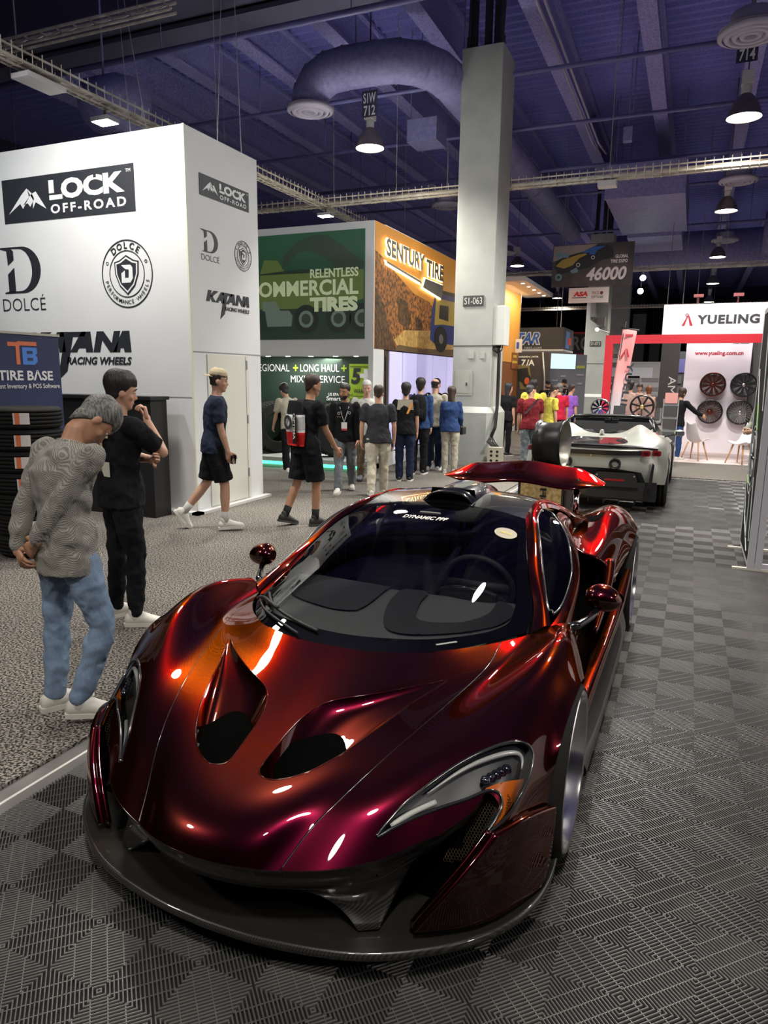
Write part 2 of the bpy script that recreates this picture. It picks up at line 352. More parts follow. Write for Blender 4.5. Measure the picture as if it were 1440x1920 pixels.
# ducts
DU=noise_col(mat('duct_paint',(0.30,0.28,0.42),0.6),(0.19,0.185,0.40),(0.26,0.25,0.50),12,3)
t=thing('air_duct','big round purple grey duct bending down to a round diffuser left of the column','duct',(-7.35,9.39,6.8))
L=lambda p:(p[0]+7.35,p[1]-9.39,p[2]-6.8)
arc=[(-7.35,9.39,6.85),(-7.33,9.4,7.05),(-7.2,9.4,7.25),(-6.95,9.4,7.38),(-6.6,9.42,7.42),(-6.0,9.44,7.42),(-5.6,9.5,7.42),(-5.28,9.75,7.42),(-5.05,10.2,7.42),(-4.98,10.8,7.42),(-4.98,14,7.42),(-4.98,26,7.42)]
dm=MB(); dm.tube([L(p) for p in arc],.36,24); 
rg=dm
for p0,p1 in zip(arc[:-1],arc[1:]):
    p0=np.array(p0);p1=np.array(p1);d=(p1-p0); ln=np.linalg.norm(d);d/=ln
    ks=[0] if ln<3 else list(np.arange(0,ln,1.5))+([] if ln>5 else list(np.arange(0.3,3,.13)))
    for k in ks: rg.tube([L(p0+d*k-d*.02),L(p0+d*k+d*.02)],.372,24,cap=False)
for hx,hy in ((-6.4,9.42),(-4.98,11.5),(-4.98,14.5),(-4.98,18)): MB().tube([L((hx,hy,7.7)),L((hx,hy,9.3))],.015,5).build('hanger_rod',DU,t)
rg.build('duct_pipe',DU,t,True)
def diffuser(m,c,r=.45):
    m.lathe([(r,.0),(r*1.0,-.04),(r*.86,-.06)],c,n=40)
    for k in (.78,.55,.32): m.lathe([(r*(k+.1),.03),(r*k,-.07),(r*(k-.14),-.07),(r*(k-.10),.05)],c,n=40)
    m.lathe([(r*.98,.03),(0,.03)],c,n=40); return m
diffuser(MB(),(0,0,0.0),.44).build('diffuser',M('diffuser_paint',(0.42,0.40,0.52),0.6),t,True)
for x,y,lab in ((.19,9.1,'round ceiling diffuser cut by the right edge at the top'),(.47,17.6,'round ceiling diffuser behind the nearest hanging lamp'),(-7.31,17.55,'round ceiling diffuser left of the big grey column'),(.47,26,'small round ceiling diffuser above the third hanging lamp'),(-7.6,26,'small round ceiling diffuser right of the big column')):
    dm=diffuser(MB(),(0,0,0),.46); dm.tube([(0,0,.0),(0,0,.25)],.30,20); dm.tube([(0,0,.2),(0,0,9.3-6.8)],.02,6)
    o=dm.build('ceiling_diffuser',M('diffuser_paint'),None,True); o.location=(x,y,6.8); tag(o,lab,'diffuser')
tag(MB().tube([(-9.8,6.4,6.2),(-9.3,6.4,6.2),(-9.0,6.4,6.1)],.42,20).tube([(-9.6,6.4,6.2),(-9.6,6.4,9.3)],.02,5).build('air_duct',DU,None,True),'dark rounded duct end at the left edge above the white booth','duct')
bx=MB().box(-6.55,-5.85,12.4,13.1,6.98,7.45).tube([(-6.5,12.5,7.4),(-6.5,12.5,9.3)],.012,4).tube([(-5.9,13,7.4),(-5.9,13,9.3)],.012,4)
tag(bx.build('ceiling_speaker',DU),'purple grey square box hung between the duct lamp and the column','box')
bx=MB().box(-2.75,-.75,17.2,22.5,6.55,7.3).box(-2.6,-.9,22.5,25.5,6.45,7.1).box(-2.75,-.75,17.15,17.25,6.5,7.35).tube([(-2.6,18,7.2),(-2.6,18,9.3)],.02,4).tube([(-.9,18,7.2),(-.9,18,9.3)],.02,4).tube([(-2.6,22,7.2),(-2.6,22,9.3)],.02,4)
tag(bx.build('duct_box',DU),'large rectangular duct box under the ceiling right of the big column','duct')
tag(MB().box(-2.16,-1.96,15.1,15.3,7.3,7.6).tube([(-2.06,15.2,7.5),(-2.06,15.2,9.3)],.012,4).build('junction_box',DU),'small square junction box on a pipe above the rectangular duct','box')
bd=MB().tube([(-4.2,29,7.0),(-1.5,29,7.0),(7.5,29,7.0)],.72,28)
for x in np.arange(-3.8,7,1.1): bd.tube([(x,29,7.0),(x+.05,29,7.0)],.735,28,cap=False)
bd.tube([(2.4,29,7),(2.4,29,9.3)],.02,5); bd.tube([(-3,29,7),(-3,29,9.3)],.02,5)
tag(bd.build('air_duct',DU,None,True),'wide round duct crossing the hall behind the number sign','duct')
tag(MB().tube([(2.0,25.6,7.6),(2.0,25.8,6.2)],.32,20).tube([(2,25.6,7.6),(2,25.6,9.3)],.02,5).build('air_duct',DU,None,True),'short hanging duct drop near the right edge above the tray','duct')
# hanging high-bay lamps
SH=M('lamp_shade_metal',(0.20,0.17,0.17),0.35,0.5); GL=M('lamp_glow',(1,1,1),emit=(1.0,0.86,0.66),es=22)
LL=['nearest hanging lamp with a warm glow at upper right','second hanging lamp in the right hand row','third hanging lamp in the right hand row, in front of the wide duct','fourth hanging lamp in the right hand row','farthest hanging lamp just above the white booth header','bright hanging lamp under the number 712 left of the big column','hanging lamp just right of the big column','small hanging lamp below left of the number sign']
LG='high bay lamps hung from the ceiling'
vis=[h for h in HIGHBAYS if h[2]]; extra=[h for h in HIGHBAYS if not h[2]]
for i,(hx,hy,_) in enumerate(HIGHBAYS):
    t=thing('highbay_lamp',LL[i] if i<len(LL) else 'hanging lamp of the row behind the camera','lamp',(hx,hy,6.2),0,LG)
    MB().lathe([(.275,-.05),(.27,-.03),(.24,.09),(.17,.22),(.10,.30),(.07,.32)],(0,0,0),n=32).build('shade',SH,t,True)
    MB().lathe([(.262,-.03),(.15,-.045),(0,-.05)],(0,0,0),n=32).build('lens',GL,t,True)
    MB().lathe([(.07,.30),(.08,.34),(.08,.44),(.06,.46)],(0,0,0),n=16).box(-.09,.09,-.09,.09,.46,.66).build('ballast',M('ballast_white',(0.6,0.6,0.6),0.5),t)
    MB().tube([(0,0,.64),(0,0,9.4-6.2)],.012,6).build('stem',SH,t)
for (x,y,z,a,b,lab) in ((.2,10.72,6.98,'S1W','714','hanging white location number 714 above the nearest lamp'),(-6.3,9.95,6.70,'S1W','712','hanging white location number 712 above the bright lamp')):
    m=MB(); sg=thing('location_sign',lab,'sign',(x,y-.12,z))
    MB().box(-.16,.16,0,.01,-.02,.44).tube([(0,0.005,.42),(0,0.005,9.4-z)],.006,4).build('board',M('sign_dark',(0.03,0.03,0.06),0.8),sg)
    text(a,(-.13,-.001,.22),X_,Z_,.26,.18,M('sign_white',(0.85,0.85,0.85),0.6),sg,off=.02); text(b,(-.12,-.001,.0),X_,Z_,.24,.18,M('sign_white'),sg,off=.02)
# columns
CW=noise_col(mat('column_paint',(0.50,0.51,0.46),0.55),(0.38,0.40,0.375),(0.43,0.45,0.42),2.5,3)
def column(x0,x1,y0,y1,h,label,num=None,nz=3.35,base=1.18,steel=True):
    t=thing('column',label,'column',((x0+x1)/2,(y0+y1)/2,0)); w=(x1-x0)/2; d=(y1-y0)/2
    o=MB().box(-w,w,-d,d,base,h).build('shaft',CW,t); bevel(o,.012)
    b=MB(); c=.13; W2,D2=w+.10,d+.10
    poly=lambda W_,D_,c_:[(-W_+c_,-D_),(W_-c_,-D_),(W_,-D_+c_),(W_,D_-c_),(W_-c_,D_),(-W_+c_,D_),(-W_,D_-c_),(-W_,-D_+c_)]
    lv=[(p[0],p[1],0) for p in poly(W2,D2,c)]+[(p[0],p[1],base-.1) for p in poly(W2,D2,c)]+[(p[0],p[1],base+.02) for p in poly(w+.005,d+.005,.03)]
    b.add(lv,[(i+8*k,(i+1)%8+8*k,(i+1)%8+8*k+8,i+8*k+8) for k in range(2) for i in range(8)]+[tuple(range(16,24))]); b.build('plinth',CW,t)
    MB().box(-w-.004,w+.004,-d-.004,d+.004,2.40,2.42).build('seam',M('seam_dark',(0.10,0.10,0.09),0.7),t)
    if num:
        s=MB().box(-.22,.20,-d-.012,-d,nz-.10,nz+.10).build('number_plate',M('plate_grey',(0.06,0.065,0.06),0.5),t)
        text(num,(-.19,-d-.013,nz-.065),X_,Z_,.36,.13,M('plate_white',(0.75,0.76,0.72),0.5),s,off=-.005)
    if steel:
        m=MB()
        for a,b2 in ((-.25,-.2),(.0,-.1),(.22,-.15),(.1,.2)): m.box(a-.06,a+.06,b2-.06,b2+.06,h,9.4)
        m.tube([(-.3,-.35,h),(-.28,-.3,9.4)],.03,6).tube([(.3,-.3,h-.02),(.33,-.2,9.4)],.05,6).box(-.36,-.24,-.3,-.2,h,h+.25).box(.25,.36,-.3,-.2,h,h+.2)
        m.build('steelwork',M('steel_dark',(0.03,0.03,0.045),0.6),t)
    return t,w,d
t,w,d=column(-4.69,-3.89,10.5,11.42,7.87,'tall pale grey column in the centre with number plate S1-063','S1-063',3.28)
pn=M('panel_paint',(0.45,0.46,0.41),0.5)
MB().box(-.34,.02,-d-.012,-d,1.42,1.92).box(-.30,-.03,-d-.018,-d,1.47,1.86).build('access_panel',pn,t); MB().box(-.10,-.08,-d-.03,-d-.018,1.62,1.68).build('latch',BLACK,t)
MB().box(-.08,.04,-d-.01,-d,2.16,2.30).box(.17,.26,-d-.01,-d,2.16,2.30).build('cover_plate',pn,t)
bxm=MB().box(w,w+.24,-d+.02,-d+.42,2.42,3.18); eb=bxm.build('electrical_box',M('box_white',(0.62,0.64,0.60),0.5),t); bevel(eb,.01)
cb=MB().tube([(w+.1,-d+.12,2.44),(w+.13,-d+.10,2.25),(w+.14,-d+.08,1.8),(w+.145,-d+.06,1.2),(w+.16,-d-.1,.8),(w+.10,-d-.14,.62)],.035,8)
for k in range(5): cb.tube([(w+.05+.03*k,-d+.2,2.44),(w+.0+.05*k,-d+.05,2.34),(w+.12,-d+.1,2.25)],.012,5); cb.tube([(w+.11,-d-.13,.64),(w+.03+.04*k,-d-.2,.52),(w+.16+.03*k,-d-.05,.36)],.012,5)
cb.build('power_cable',BLACK,t,True)
ob=thing('power_outlet_box','beige power outlet box standing at the foot of the big grey column','outlet box',(-3.66,10.25,0))
MB().box(-.14,.14,-.1,.1,0,.42).build('case',M('case_beige',(0.50,0.47,0.36),0.5),ob)
m=MB()
for zz in (.08,.16,.26,.34):
    for xx in (-.06,.06): m.lathe([(0,0),(.028,0)],(xx,-.101,zz),'y',12)
m.build('socket',BLACK,ob)
column(-4.31,-3.45,26.5,27.4,7.4,'second pale column carrying plate S1-073 behind the number sign','S1-073',3.2)
column(-5.0,-4.0,42,43,7.4,'third column, half hidden behind the pink feather flag','S1-083',3.2)
column(-5.0,-4.0,58,59,7.0,'small distant column between the third column and the booth header',None)
column(-3.7,-2.9,60,61,5.6,'farthest small column beside the booth header',None)
# ================================================================ white wheel brand booth (left)
BW=noise_col(mat('booth_white',(0.74,0.75,0.75),0.6),(0.72,0.73,0.73),(0.76,0.77,0.77),1.2,2); LOGO=M('logo_ink',(0.020,0.023,0.030),0.55); LWH=M('logo_white',(0.80,0.81,0.82),0.55)
LB=thing('trade_booth','tall white booth block carrying black wheel brand logos at left','booth',(-5.9,3.75,0))
MB().box(-6.4,0,0,1.53,.0,4.66).build('shell',BW,LB)
MB().box(-.012,.012,-.012,.012,.0,4.66).build('corner_trim',M('trim_cream',(0.72,0.72,0.60),0.5),LB)
MB().box(0,.10,-.12,1.60,0,.035).box(-6.4,.1,-.12,0,0,.035).build('base_plate',M('base_white',(0.70,0.70,0.68),0.6),LB)
seam=M('seam_grey',(0.28,0.29,0.30),0.7)
m=MB(); m.box(0,.003,0,1.53,2.045,2.06); m.box(-6.4,0,-.003,0,1.48,1.492); m.build('panel_seam',seam,LB)
d=MB().box(.0,.012,.29,1.21,.05,2.03).build('storage_door',M('door_cream',(0.70,0.70,0.62),0.6),LB)
m=MB(); 
for z in (.35,1.1,1.85): m.box(.012,.022,1.14,1.17,z,z+.12)
m.build('door_hinge',seam,d)
MB().box(.012,.016,1.135,1.142,.05,2.03).build('door_seam',seam,d)
def plane(face):
    """booth face -> origin, right, up in the booth's own frame; s measured from the corner"""
    return ((lambda s,z:(s,-.002,z)),X_) if face=='front' else ((lambda s,z:(.002,s,z)),Y_)
def lock_logo(face,s,z,w,h,par):
    f,R=plane(face); O=f(s,z)
    b=MB().prism([(0,0),(w,0),(w,h),(0,h)],O,R,Z_,.006).build('lock_sign',LOGO,par); k=w; l=.007; P=lambda a,c:[(x*w,y*h) for x,y in c]
    g=MB()
    for poly in ([(.04,.20),(.155,.62),(.20,.75),(.215,.55),(.16,.30),(.14,.42)],[(.165,.38),(.215,.56),(.24,.62),(.255,.50),(.22,.33),(.20,.42)],[(.20,.75),(.24,.62),(.27,.66),(.345,.25),(.265,.42),(.24,.28),(.245,.48)]):
        O2=np.array(O)+np.cross(R,Z_)*.006; g.prism(P(0,poly),O2,R,Z_,.003)
    g.build('mountain_mark',LWH,b)
    O1=np.array(O)+np.array(R)*.375*w+np.array(Z_)*.42*h; text('LOCK',O1,R,Z_,.56*w,.45*h,LWH,b,'lock_lettering',off=.05,lift=.009)
    c=MB(); O3=np.array(O)+np.cross(R,Z_)*.0095; c.prism(P(0,[(.37,.535),(.43,.535),(.43,.575),(.37,.575)]),O3,R,Z_,.001); c.prism(P(0,[(.715,.80),(.735,.80),(.735,.92),(.715,.92)]),O3,R,Z_,.001); c.build('stencil_gap',LOGO,b)
    O1=np.array(O)+np.array(R)*.38*w+np.array(Z_)*.12*h; text('OFF-ROAD',O1,R,Z_,.56*w,.21*h,LWH,b,'lock_lettering',off=.03,space=1.35,lift=.009)
    O1=np.array(O)+np.array(R)*.945*w+np.array(Z_)*.83*h; text('TM',O1,R,Z_,.035*w,.07*h,LWH,b,'lock_lettering',lift=.009)
def dolce_logo(face,s,z,w,h,par):
    f,R=plane(face); O=np.array(f(s,z)); g=MB(); R_=np.array(R); k=lambda c:[(x*w,y*h) for x,y in c]; y0=.28
    # serif capital D, its stem cut by a slanting notch
    bowl=[(.30,1.0),(.55,1.0)]+[(.55+.43*math.cos(a),.5*(1+y0)+(.5*(1-y0))*math.sin(a)) for a in np.linspace(PI/2,-PI/2,22)]+[(.10,y0),(.10,y0+.018),(.20,y0+.03),(.48,y0+.03)]
    inn=[(.48+.30*math.cos(a),.5*(1+y0)+(.5*(1-y0)-.03)*math.sin(a)) for a in np.linspace(-PI/2,PI/2,22)]
    g.prism(k(bowl+inn+[(.30,.975)]),O,R,Z_,.004)
    g.prism(k([(.02,1.0),(.30,1.0),(.30,.975),(.36,.94),(.36,.80),(.22,.72),(.20,.95),(.02,.985)]),O,R,Z_,.004)
    g.prism(k([(.36,.68),(.36,y0+.02),(.20,y0+.02),(.20,.58)]),O,R,Z_,.004)
    g.build('dolce_monogram',LOGO,par)
    text('DOLC\u00c9',O+R_*.02*w,R,Z_,1.02*w,.25*h,LOGO,par,'dolce_lettering',off=-.012,lift=.004)
def ring_logo(face,s,z,r,par):
    f,R=plane(face); O=np.array(f(s,z)); g=MB()
    g.ring(O,R,Z_,0,0,r*.965,r,.004); g.ring(O,R,Z_,0,0,r*.665,r*.69,.004)
    for a in (.42,PI-.42): g.ring(O,R,Z_,r*.83*math.cos(a),r*.83*math.sin(a),r*.035,r*.05,.004,n=16)
    text_arc('DOLCE',O,R,Z_,0,0,r*.83,r*.20,PI/2,.30,g,off=.03,lift=.004)
    text_arc('PERFORMANCE WHEELS',O,R,Z_,0,0,r*.83,r*.12,-PI/2,.152,g,off=.01,inward=True,lift=.004)
    g.build('round_badge',LOGO,par)
    sh=lambda q:[(x*q*r,y*q*r) for x,y in ((-.48,.36),(-.28,.40),(0,.55),(.28,.40),(.48,.36),(.46,.0),(.30,-.36),(0,-.62),(-.30,-.36),(-.46,.0))]
    sg=MB().prism(sh(1),O,R,Z_,.004).build('badge_shield',LOGO,par); N=np.cross(R,Z_)
    MB().prism(sh(.90),O+N*.004,R,Z_,.002).build('shield_line',LWH,sg); MB().prism(sh(.80),O+N*.006,R,Z_,.002).build('shield_field',LOGO,sg)
    dd=MB().prism([(x*r,y*r) for x,y in ((-.20,.26),(.16,.26),(.24,.18),(.24,-.14),(.14,-.26),(-.20,-.26),(-.20,.02),(-.06,.10),(-.06,-.12),(.08,-.12),(.10,.12),(-.04,.14))],O+N*.008,R,Z_,.002); dd.build('shield_letter',LWH,sg)
def katana_logo(face,s,z,w,h,par):
    """z is the foot of the main letters; the T reaches far below"""
    f,R=plane(face); O=np.array(f(s,z)); R_=np.array(R); g=MB(); q=lambda c:[(x*w,y*h) for x,y in c]
    pr_=lambda c: g.prism(q(c),O,R,Z_,.004)
    pr_([(.0,0),(.07,0),(.12,1),(.05,1)]); pr_([(.07,.45),(.17,1),(.27,1),(.13,.45)]); pr_([(.08,.50),(.13,.55),(.21,0),(.13,0)])          # K
    pr_([(.20,0),(.33,1),(.39,1),(.40,0),(.335,0),(.335,.20),(.28,.20),(.262,0)])                                                             # A
    pr_([(.36,1),(.60,1),(.585,.76),(.475,.76),(.40,-.95),(.30,-1.45),(.395,.76),(.345,.76)])                                                 # T
    pr_([(.44,0),(.56,1),(.64,1),(.655,0),(.59,0),(.59,.20),(.525,.20),(.505,0)])                                                             # A
    pr_([(.66,0),(.70,1),(.76,1),(.83,.42),(.855,1),(.91,1),(.87,0),(.81,0),(.745,.58),(.72,0)])                                              # N
    pr_([(.84,0),(.93,1),(.99,1),(1.0,0),(.94,0),(.935,.20),(.905,.20),(.90,0)])                                                              # A
    g.build('katana_lettering',LOGO,par)
    text('RACING WHEELS',O+R_*.40*w-np.array(Z_)*.62*h,R,Z_,.60*w,.38*h,LOGO,par,'katana_lettering',off=.035,shear=.25)
lock_logo('front',-3.05,0.0+3.755,2.28,.55,LB); lock_logo('side',.26,3.94,1.05,.25,LB)
dolce_logo('front',-3.24,2.61,.80,.84,LB); dolce_logo('side',.245,3.18,.36,.365,LB)
ring_logo('front',-.965,3.015,.415,LB); ring_logo('side',1.155,3.355,.195,LB)
katana_logo('front',-2.86,2.05,1.90,.265,LB); katana_logo('side',.32,2.69,.95,.14,LB)
cl=MB().box(-1.75,-.27,-.34,-.05,0,1.46).box(-1.80,-.24,-.37,-.03,1.46,1.50); c=cl.build('counter_block',M('counter_black',(0.010,0.010,0.011),0.5),None); c.location=(-5.9,3.61,0); tag(c,'black bar height counter block against the white booth wall','counter')
for (x0,y0),(x1,y1,z1) in (((-6.12,4.7),(-6.3,5.3,8.35)),((-6.05,5.15),(-6.25,5.3,8.35)),((-7.7,4.9),(-8.9,6.0,8.35)),((-7.4,4.95),(-8.88,6.0,8.35))):
    tag(MB().tube([(x0,y0,4.662),(x1,y1,z1),(x1,y1,9.35)],.007,4).build('rigging_wire',M('wire_grey',(0.4,0.4,0.45),0.4)),'thin rigging wire holding the white booth block from the roof','wire','rigging wires above the white booth')
def flood(loc,aim,label,power=0):
    t=thing('flood_lamp',label,'lamp',loc,0,'flood lamps clamped to the cable trays')
    MB().box(-.16,.16,-.12,.12,-.03,.03).build('housing',GREY,t); MB().box(-.145,.145,-.105,.105,-.036,-.03).build('lens',M('flood_glow',(1,1,1),emit=(1.0,0.97,0.86),es=28),t)
    MB().tube([(0,0,.03),(0,0,.14)],.02,6).build('clamp',BLACK,t); return t
flood((-8.28,5.0,5.36),None,'white flood lamp glaring just above the top of the white booth'); flood((-8.2,11.6,5.40),None,'white flood lamp hung at the crossing of the two cable trays')
fx=MB().box(-8.45,-8.15,3.6,4.2,5.44,5.5); tag(fx.build('tray_fixture',M('fixture_white',(0.6,0.58,0.6),0.5)),'pale flat fixture under the cable tray above the white booth','fixture')
fx=MB().box(-2.2,-1.85,11.6,11.85,5.48,5.58); tag(fx.build('tray_fixture',M('fixture_white')),'small white box under the cable tray right of the big column','fixture')
# roll-up banner and tyres in front of the booth
NAVY=M('banner_navy',(0.020,0.030,0.10),0.6)
RB=thing('rollup_banner','navy roll-up banner with orange and blue TB logo beside the stacked tyres','banner',(-6.48,1.28,0),PI/2)
MB().box(0,.97,0,.008,.04,2.15).build('print',NAVY,RB); MB().box(-.01,.98,-.012,.02,2.15,2.175).box(0,.97,-.08,.09,0,.05).build('rail',M('banner_rail',(0.55,0.53,0.45),0.35,0.6),RB)
MB().tube([(.48,.05,.04),(.48,.03,2.15)],.012,6).build('pole',GREY,RB)
lo=MB(); OR=M('logo_orange',(0.80,0.20,0.08),0.6); BLU=M('logo_blue',(0.08,0.25,0.75),0.6)
q=lambda s:[(x*.0062+.335,y*.0058+1.85) for x,y in s]
MB().prism(q([(0,38),(0,31),(15,31),(15,0),(22,0),(22,31),(24,33),(56,33),(56,40),(20,40),(17,38)]),(0,-.001,0),X_,Z_,.003).build('logo_letter',OR,RB)
b=MB(); b.prism(q([(27,0),(50,0),(56,6),(56,14),(52,17),(56,20),(56,30),(27,30)]),(0,-.001,0),X_,Z_,.003); b.build('logo_letter',BLU,RB)
MB().prism(q([(36,19),(47,19),(47,24),(36,24)]),(0,-.005,0),X_,Z_,.001).build('logo_gap',NAVY,RB); MB().prism(q([(36,7),(47,7),(47,12),(36,12)]),(0,-.005,0),X_,Z_,.001).build('logo_gap',NAVY,RB)
text('TIRE B\u039bSE',(.20,-.002,1.69),X_,Z_,.66,.105,LWH,RB,off=.03); text('Intelligent Inventory & POS Software',(.04,-.002,1.595),X_,Z_,.90,.062,LWH,RB,off=.01)
def tyre_mesh(m,R,w,rr,c=(0,0,0),axis='z',n=56,grooves=4):
    prof=[(rr,-w/2+.02),(rr+.02,-w/2),(R-.03,-w/2+.005),(R-.008,-w/2+.025)]
    for k in range(grooves):
        a=-w/2+.03+(w-.06)*(k+.35)/grooves; b=a+(w-.06)*.3/grooves
        prof+=[(R,a),(R-.012,a+.002),(R-.012,b),(R,b+.002)]
    prof+=[(R-.008,w/2-.025),(R-.03,w/2-.005),(rr+.02,w/2),(rr,w/2-.02)]
    return m.lathe(prof,c,axis,n)
TS='tyres stacked beside the navy banner'
TLAB=['topmost tyre of the stack beside the navy banner','second tyre from the top of the stack beside the navy banner','third tyre from the top of the stack beside the navy banner','fourth tyre from the top of the stack by the banner','fifth tyre from the top of the stack by the banner','sixth tyre from the top of the stack by the banner','lowest tyre of the stack beside the navy banner']
for k in range(7):
    o=tyre_mesh(MB(),.33,.205,.21).build('tyre',RUBBER,None,True); o.location=(-6.08+.012*math.sin(k*3),1.42+.01*math.cos(k*5),1.345-.205*k); tag(o,TLAB[k],'tyre',TS)
    st=MB(); a0,a1=-1.02,-.60
    for j in range(6):
        a=a0+(a1-a0)*j/5; st.v+=[(.334*math.cos(a),.334*math.sin(a),-.05),(.334*math.cos(a),.334*math.sin(a),.055)]
    st.f=[(2*j,2*j+2,2*j+3,2*j+1) for j in range(5)]; s=st.build('paper_label',M('label_white',(0.75,0.73,0.70),0.6),o)
    st=MB()
    for j in range(3):
        a=a0+.05+(.12)*j/2; st.v+=[(.336*math.cos(a),.336*math.sin(a),-.05),(.336*math.cos(a),.336*math.sin(a),.055)]
    st.f=[(2*j,2*j+2,2*j+3,2*j+1) for j in range(2)]; st.build('label_stripe',OR,s)
# ================================================================ tyre company booth (green and orange)
SB=thing('trade_booth','large tyre company booth with green truck picture and orange side wall','booth',(-5.7,8.78,0))
MB().box(-5.0,0,0,.5,2.16,4.56).box(-.42,0,.5,12.0,2.30,4.58).box(-.42,0,.5,12.0,0,.27).box(-.10,0,.0,.5,0,2.16).build('shell',BW,SB)
MB().box(-.30,-.02,.52,11.98,.25,2.32).build('inner_wall',M('booth_brown',(0.055,0.038,0.025),0.6),SB)
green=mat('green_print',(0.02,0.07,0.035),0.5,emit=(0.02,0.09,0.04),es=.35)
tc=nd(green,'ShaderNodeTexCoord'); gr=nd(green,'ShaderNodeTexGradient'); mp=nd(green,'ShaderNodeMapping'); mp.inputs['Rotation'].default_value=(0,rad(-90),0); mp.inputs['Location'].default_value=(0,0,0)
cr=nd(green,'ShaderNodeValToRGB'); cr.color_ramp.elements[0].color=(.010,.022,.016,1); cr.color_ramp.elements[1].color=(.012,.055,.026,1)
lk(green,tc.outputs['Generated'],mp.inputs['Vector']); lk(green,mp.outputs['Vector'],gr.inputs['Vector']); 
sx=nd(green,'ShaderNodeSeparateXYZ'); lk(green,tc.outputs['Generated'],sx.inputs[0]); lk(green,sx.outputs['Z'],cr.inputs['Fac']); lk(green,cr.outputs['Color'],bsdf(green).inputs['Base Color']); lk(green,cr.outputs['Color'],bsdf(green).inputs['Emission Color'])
GP=MB().box(-3.6,-.18,-.012,0,2.47,4.43).build('truck_print',green,SB)
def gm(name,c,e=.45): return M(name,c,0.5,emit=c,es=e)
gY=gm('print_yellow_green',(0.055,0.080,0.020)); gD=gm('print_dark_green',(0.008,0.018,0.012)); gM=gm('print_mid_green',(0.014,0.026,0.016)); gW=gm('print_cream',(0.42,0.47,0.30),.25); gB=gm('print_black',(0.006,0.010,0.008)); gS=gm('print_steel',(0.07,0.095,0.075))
def art(polys,m,y,name,par=GP,f=lambda x,z:(x,z)):
    g=MB()
    for p in polys: g.prism(p,(0,y,0),X_,Z_,.002)
    return g.build(name,m,par)
art([[(-2.45,3.70),(-.20,3.72),(-.20,3.20),(-.9,3.02),(-2.5,3.02)],[(-2.46,3.70),(-2.35,3.98),(-2.05,3.96),(-1.85,3.70)],[(-3.4,3.9),(-2.5,3.9),(-2.45,3.0),(-3.4,3.0)]],gY,-.016,'truck_bed')
art([[(-1.95,3.78),(-1.9,4.05),(-1.6,4.28),(-1.25,4.38),(-.95,4.36),(-.55,4.1),(-.2,3.85),(-.2,3.72),(-.75,3.72),(-1.0,3.95),(-1.35,4.1),(-1.6,4.08),(-1.8,3.9)]],gM,-.018,'loader_arm')
art([[(-2.45,3.72),(-1.6,3.78),(-1.0,3.74),(-1.0,3.70),(-2.45,3.70)],[(-2.6,4.35),(-2.5,4.35),(-2.48,3.1),(-2.6,3.1)],[(-3.5,3.05),(-.2,3.05),(-.2,2.62),(-3.5,2.62)]],gD,-.019,'truck_chassis')
art([[(-2.35,3.02),(-1.8,3.02),(-1.72,2.92),(-1.75,2.72),(-2.3,2.72)],[(-2.4,3.2),(-2.1,3.2),(-2.0,3.02),(-2.4,3.02)]],gS,-.020,'fuel_tank')
w1=MB();w2=MB();w3=MB()
for cx in (-1.42,-.72,-.22):
    for R_,m_,yy in ((.27,w1,-.021),(.16,w2,-.023),(.10,w3,-.025)):
        n=[(max(min(cx+R_*math.cos(a),-.19),-3.5),2.85+R_*math.sin(a)) for a in np.linspace(0,2*PI,28,endpoint=False)]; m_.prism(n,(0,yy,0),X_,Z_,.002)
w1.build('truck_tyre',gB,GP); w2.build('truck_rim',gS,GP); w3.build('truck_hub',gM,GP)
text('RELENTLESS',(-1.32,-.027,3.60),X_,Z_,1.02,.165,gW,GP,off=.03); text('COMMERCIAL',(-2.75,-.027,3.28),X_,Z_,2.45,.29,gW,GP,off=.03); text('TIRES',(-1.33,-.027,2.98),X_,Z_,1.02,.27,gW,GP,off=.06)
MB().box(-5,-.02,.62,.66,.30,2.16).build('back_wall',M('wall_dark_green',(0.010,0.030,0.018),0.6),SB)
WT=M('sign_white'); LIME=M('lime_print',(0.33,0.52,0.02),0.5)
text('REGIONAL',(-3.05,.617,1.86),X_,Z_,.86,.15,WT,SB,off=.0); text('+',(-2.10,.617,1.87),X_,Z_,.12,.13,LIME,SB,off=.03); text('LONG HAUL',(-1.93,.617,1.86),X_,Z_,.90,.15,WT,SB,off=.0); text('+',(-.98,.617,1.87),X_,Z_,.12,.13,LIME,SB,off=.03)
text('MIXED SERVICE',(-2.16,.617,1.64),X_,Z_,1.26,.14,WT,SB,off=.0); text('US EPA Certified',(-1.28,.617,1.38),X_,Z_,.55,.06,WT,SB,off=.01); text('SmartWay',(-1.32,.617,1.26),X_,Z_,.60,.11,WT,SB,off=.02)
W5=MB().prism([(-.80,2.02),(-.10,2.02),(-.10,1.25),(-.45,1.10),(-.80,1.25)],(0,.617,0),X_,Z_,.004).build('warranty_shield',LIME,SB)
text('5',(-.76,.612,1.62),X_,Z_,.22,.32,INK,W5,off=.05,shear=.15); text('1',(-.28,.612,1.62),X_,Z_,.15,.32,INK,W5,off=.05,shear=.15); text('+',(-.56,.611,1.66),X_,Z_,.26,.26,WT,W5,off=.06); text('WARRANTY',(-.70,.612,1.44),X_,Z_,.52,.09,INK,W5,off=.01); MB().box(-.78,-.12,.611,.613,1.955,1.97).box(-.72,-.16,.611,.613,1.38,1.39).build('shield_rule',INK,W5)
m=MB()
for x in (-3.2,-2.5,-2.03,-1.5,-.95,-.5): m.lathe([(.05,2.155),(0,2.155)],(x,.3,0),n=14)
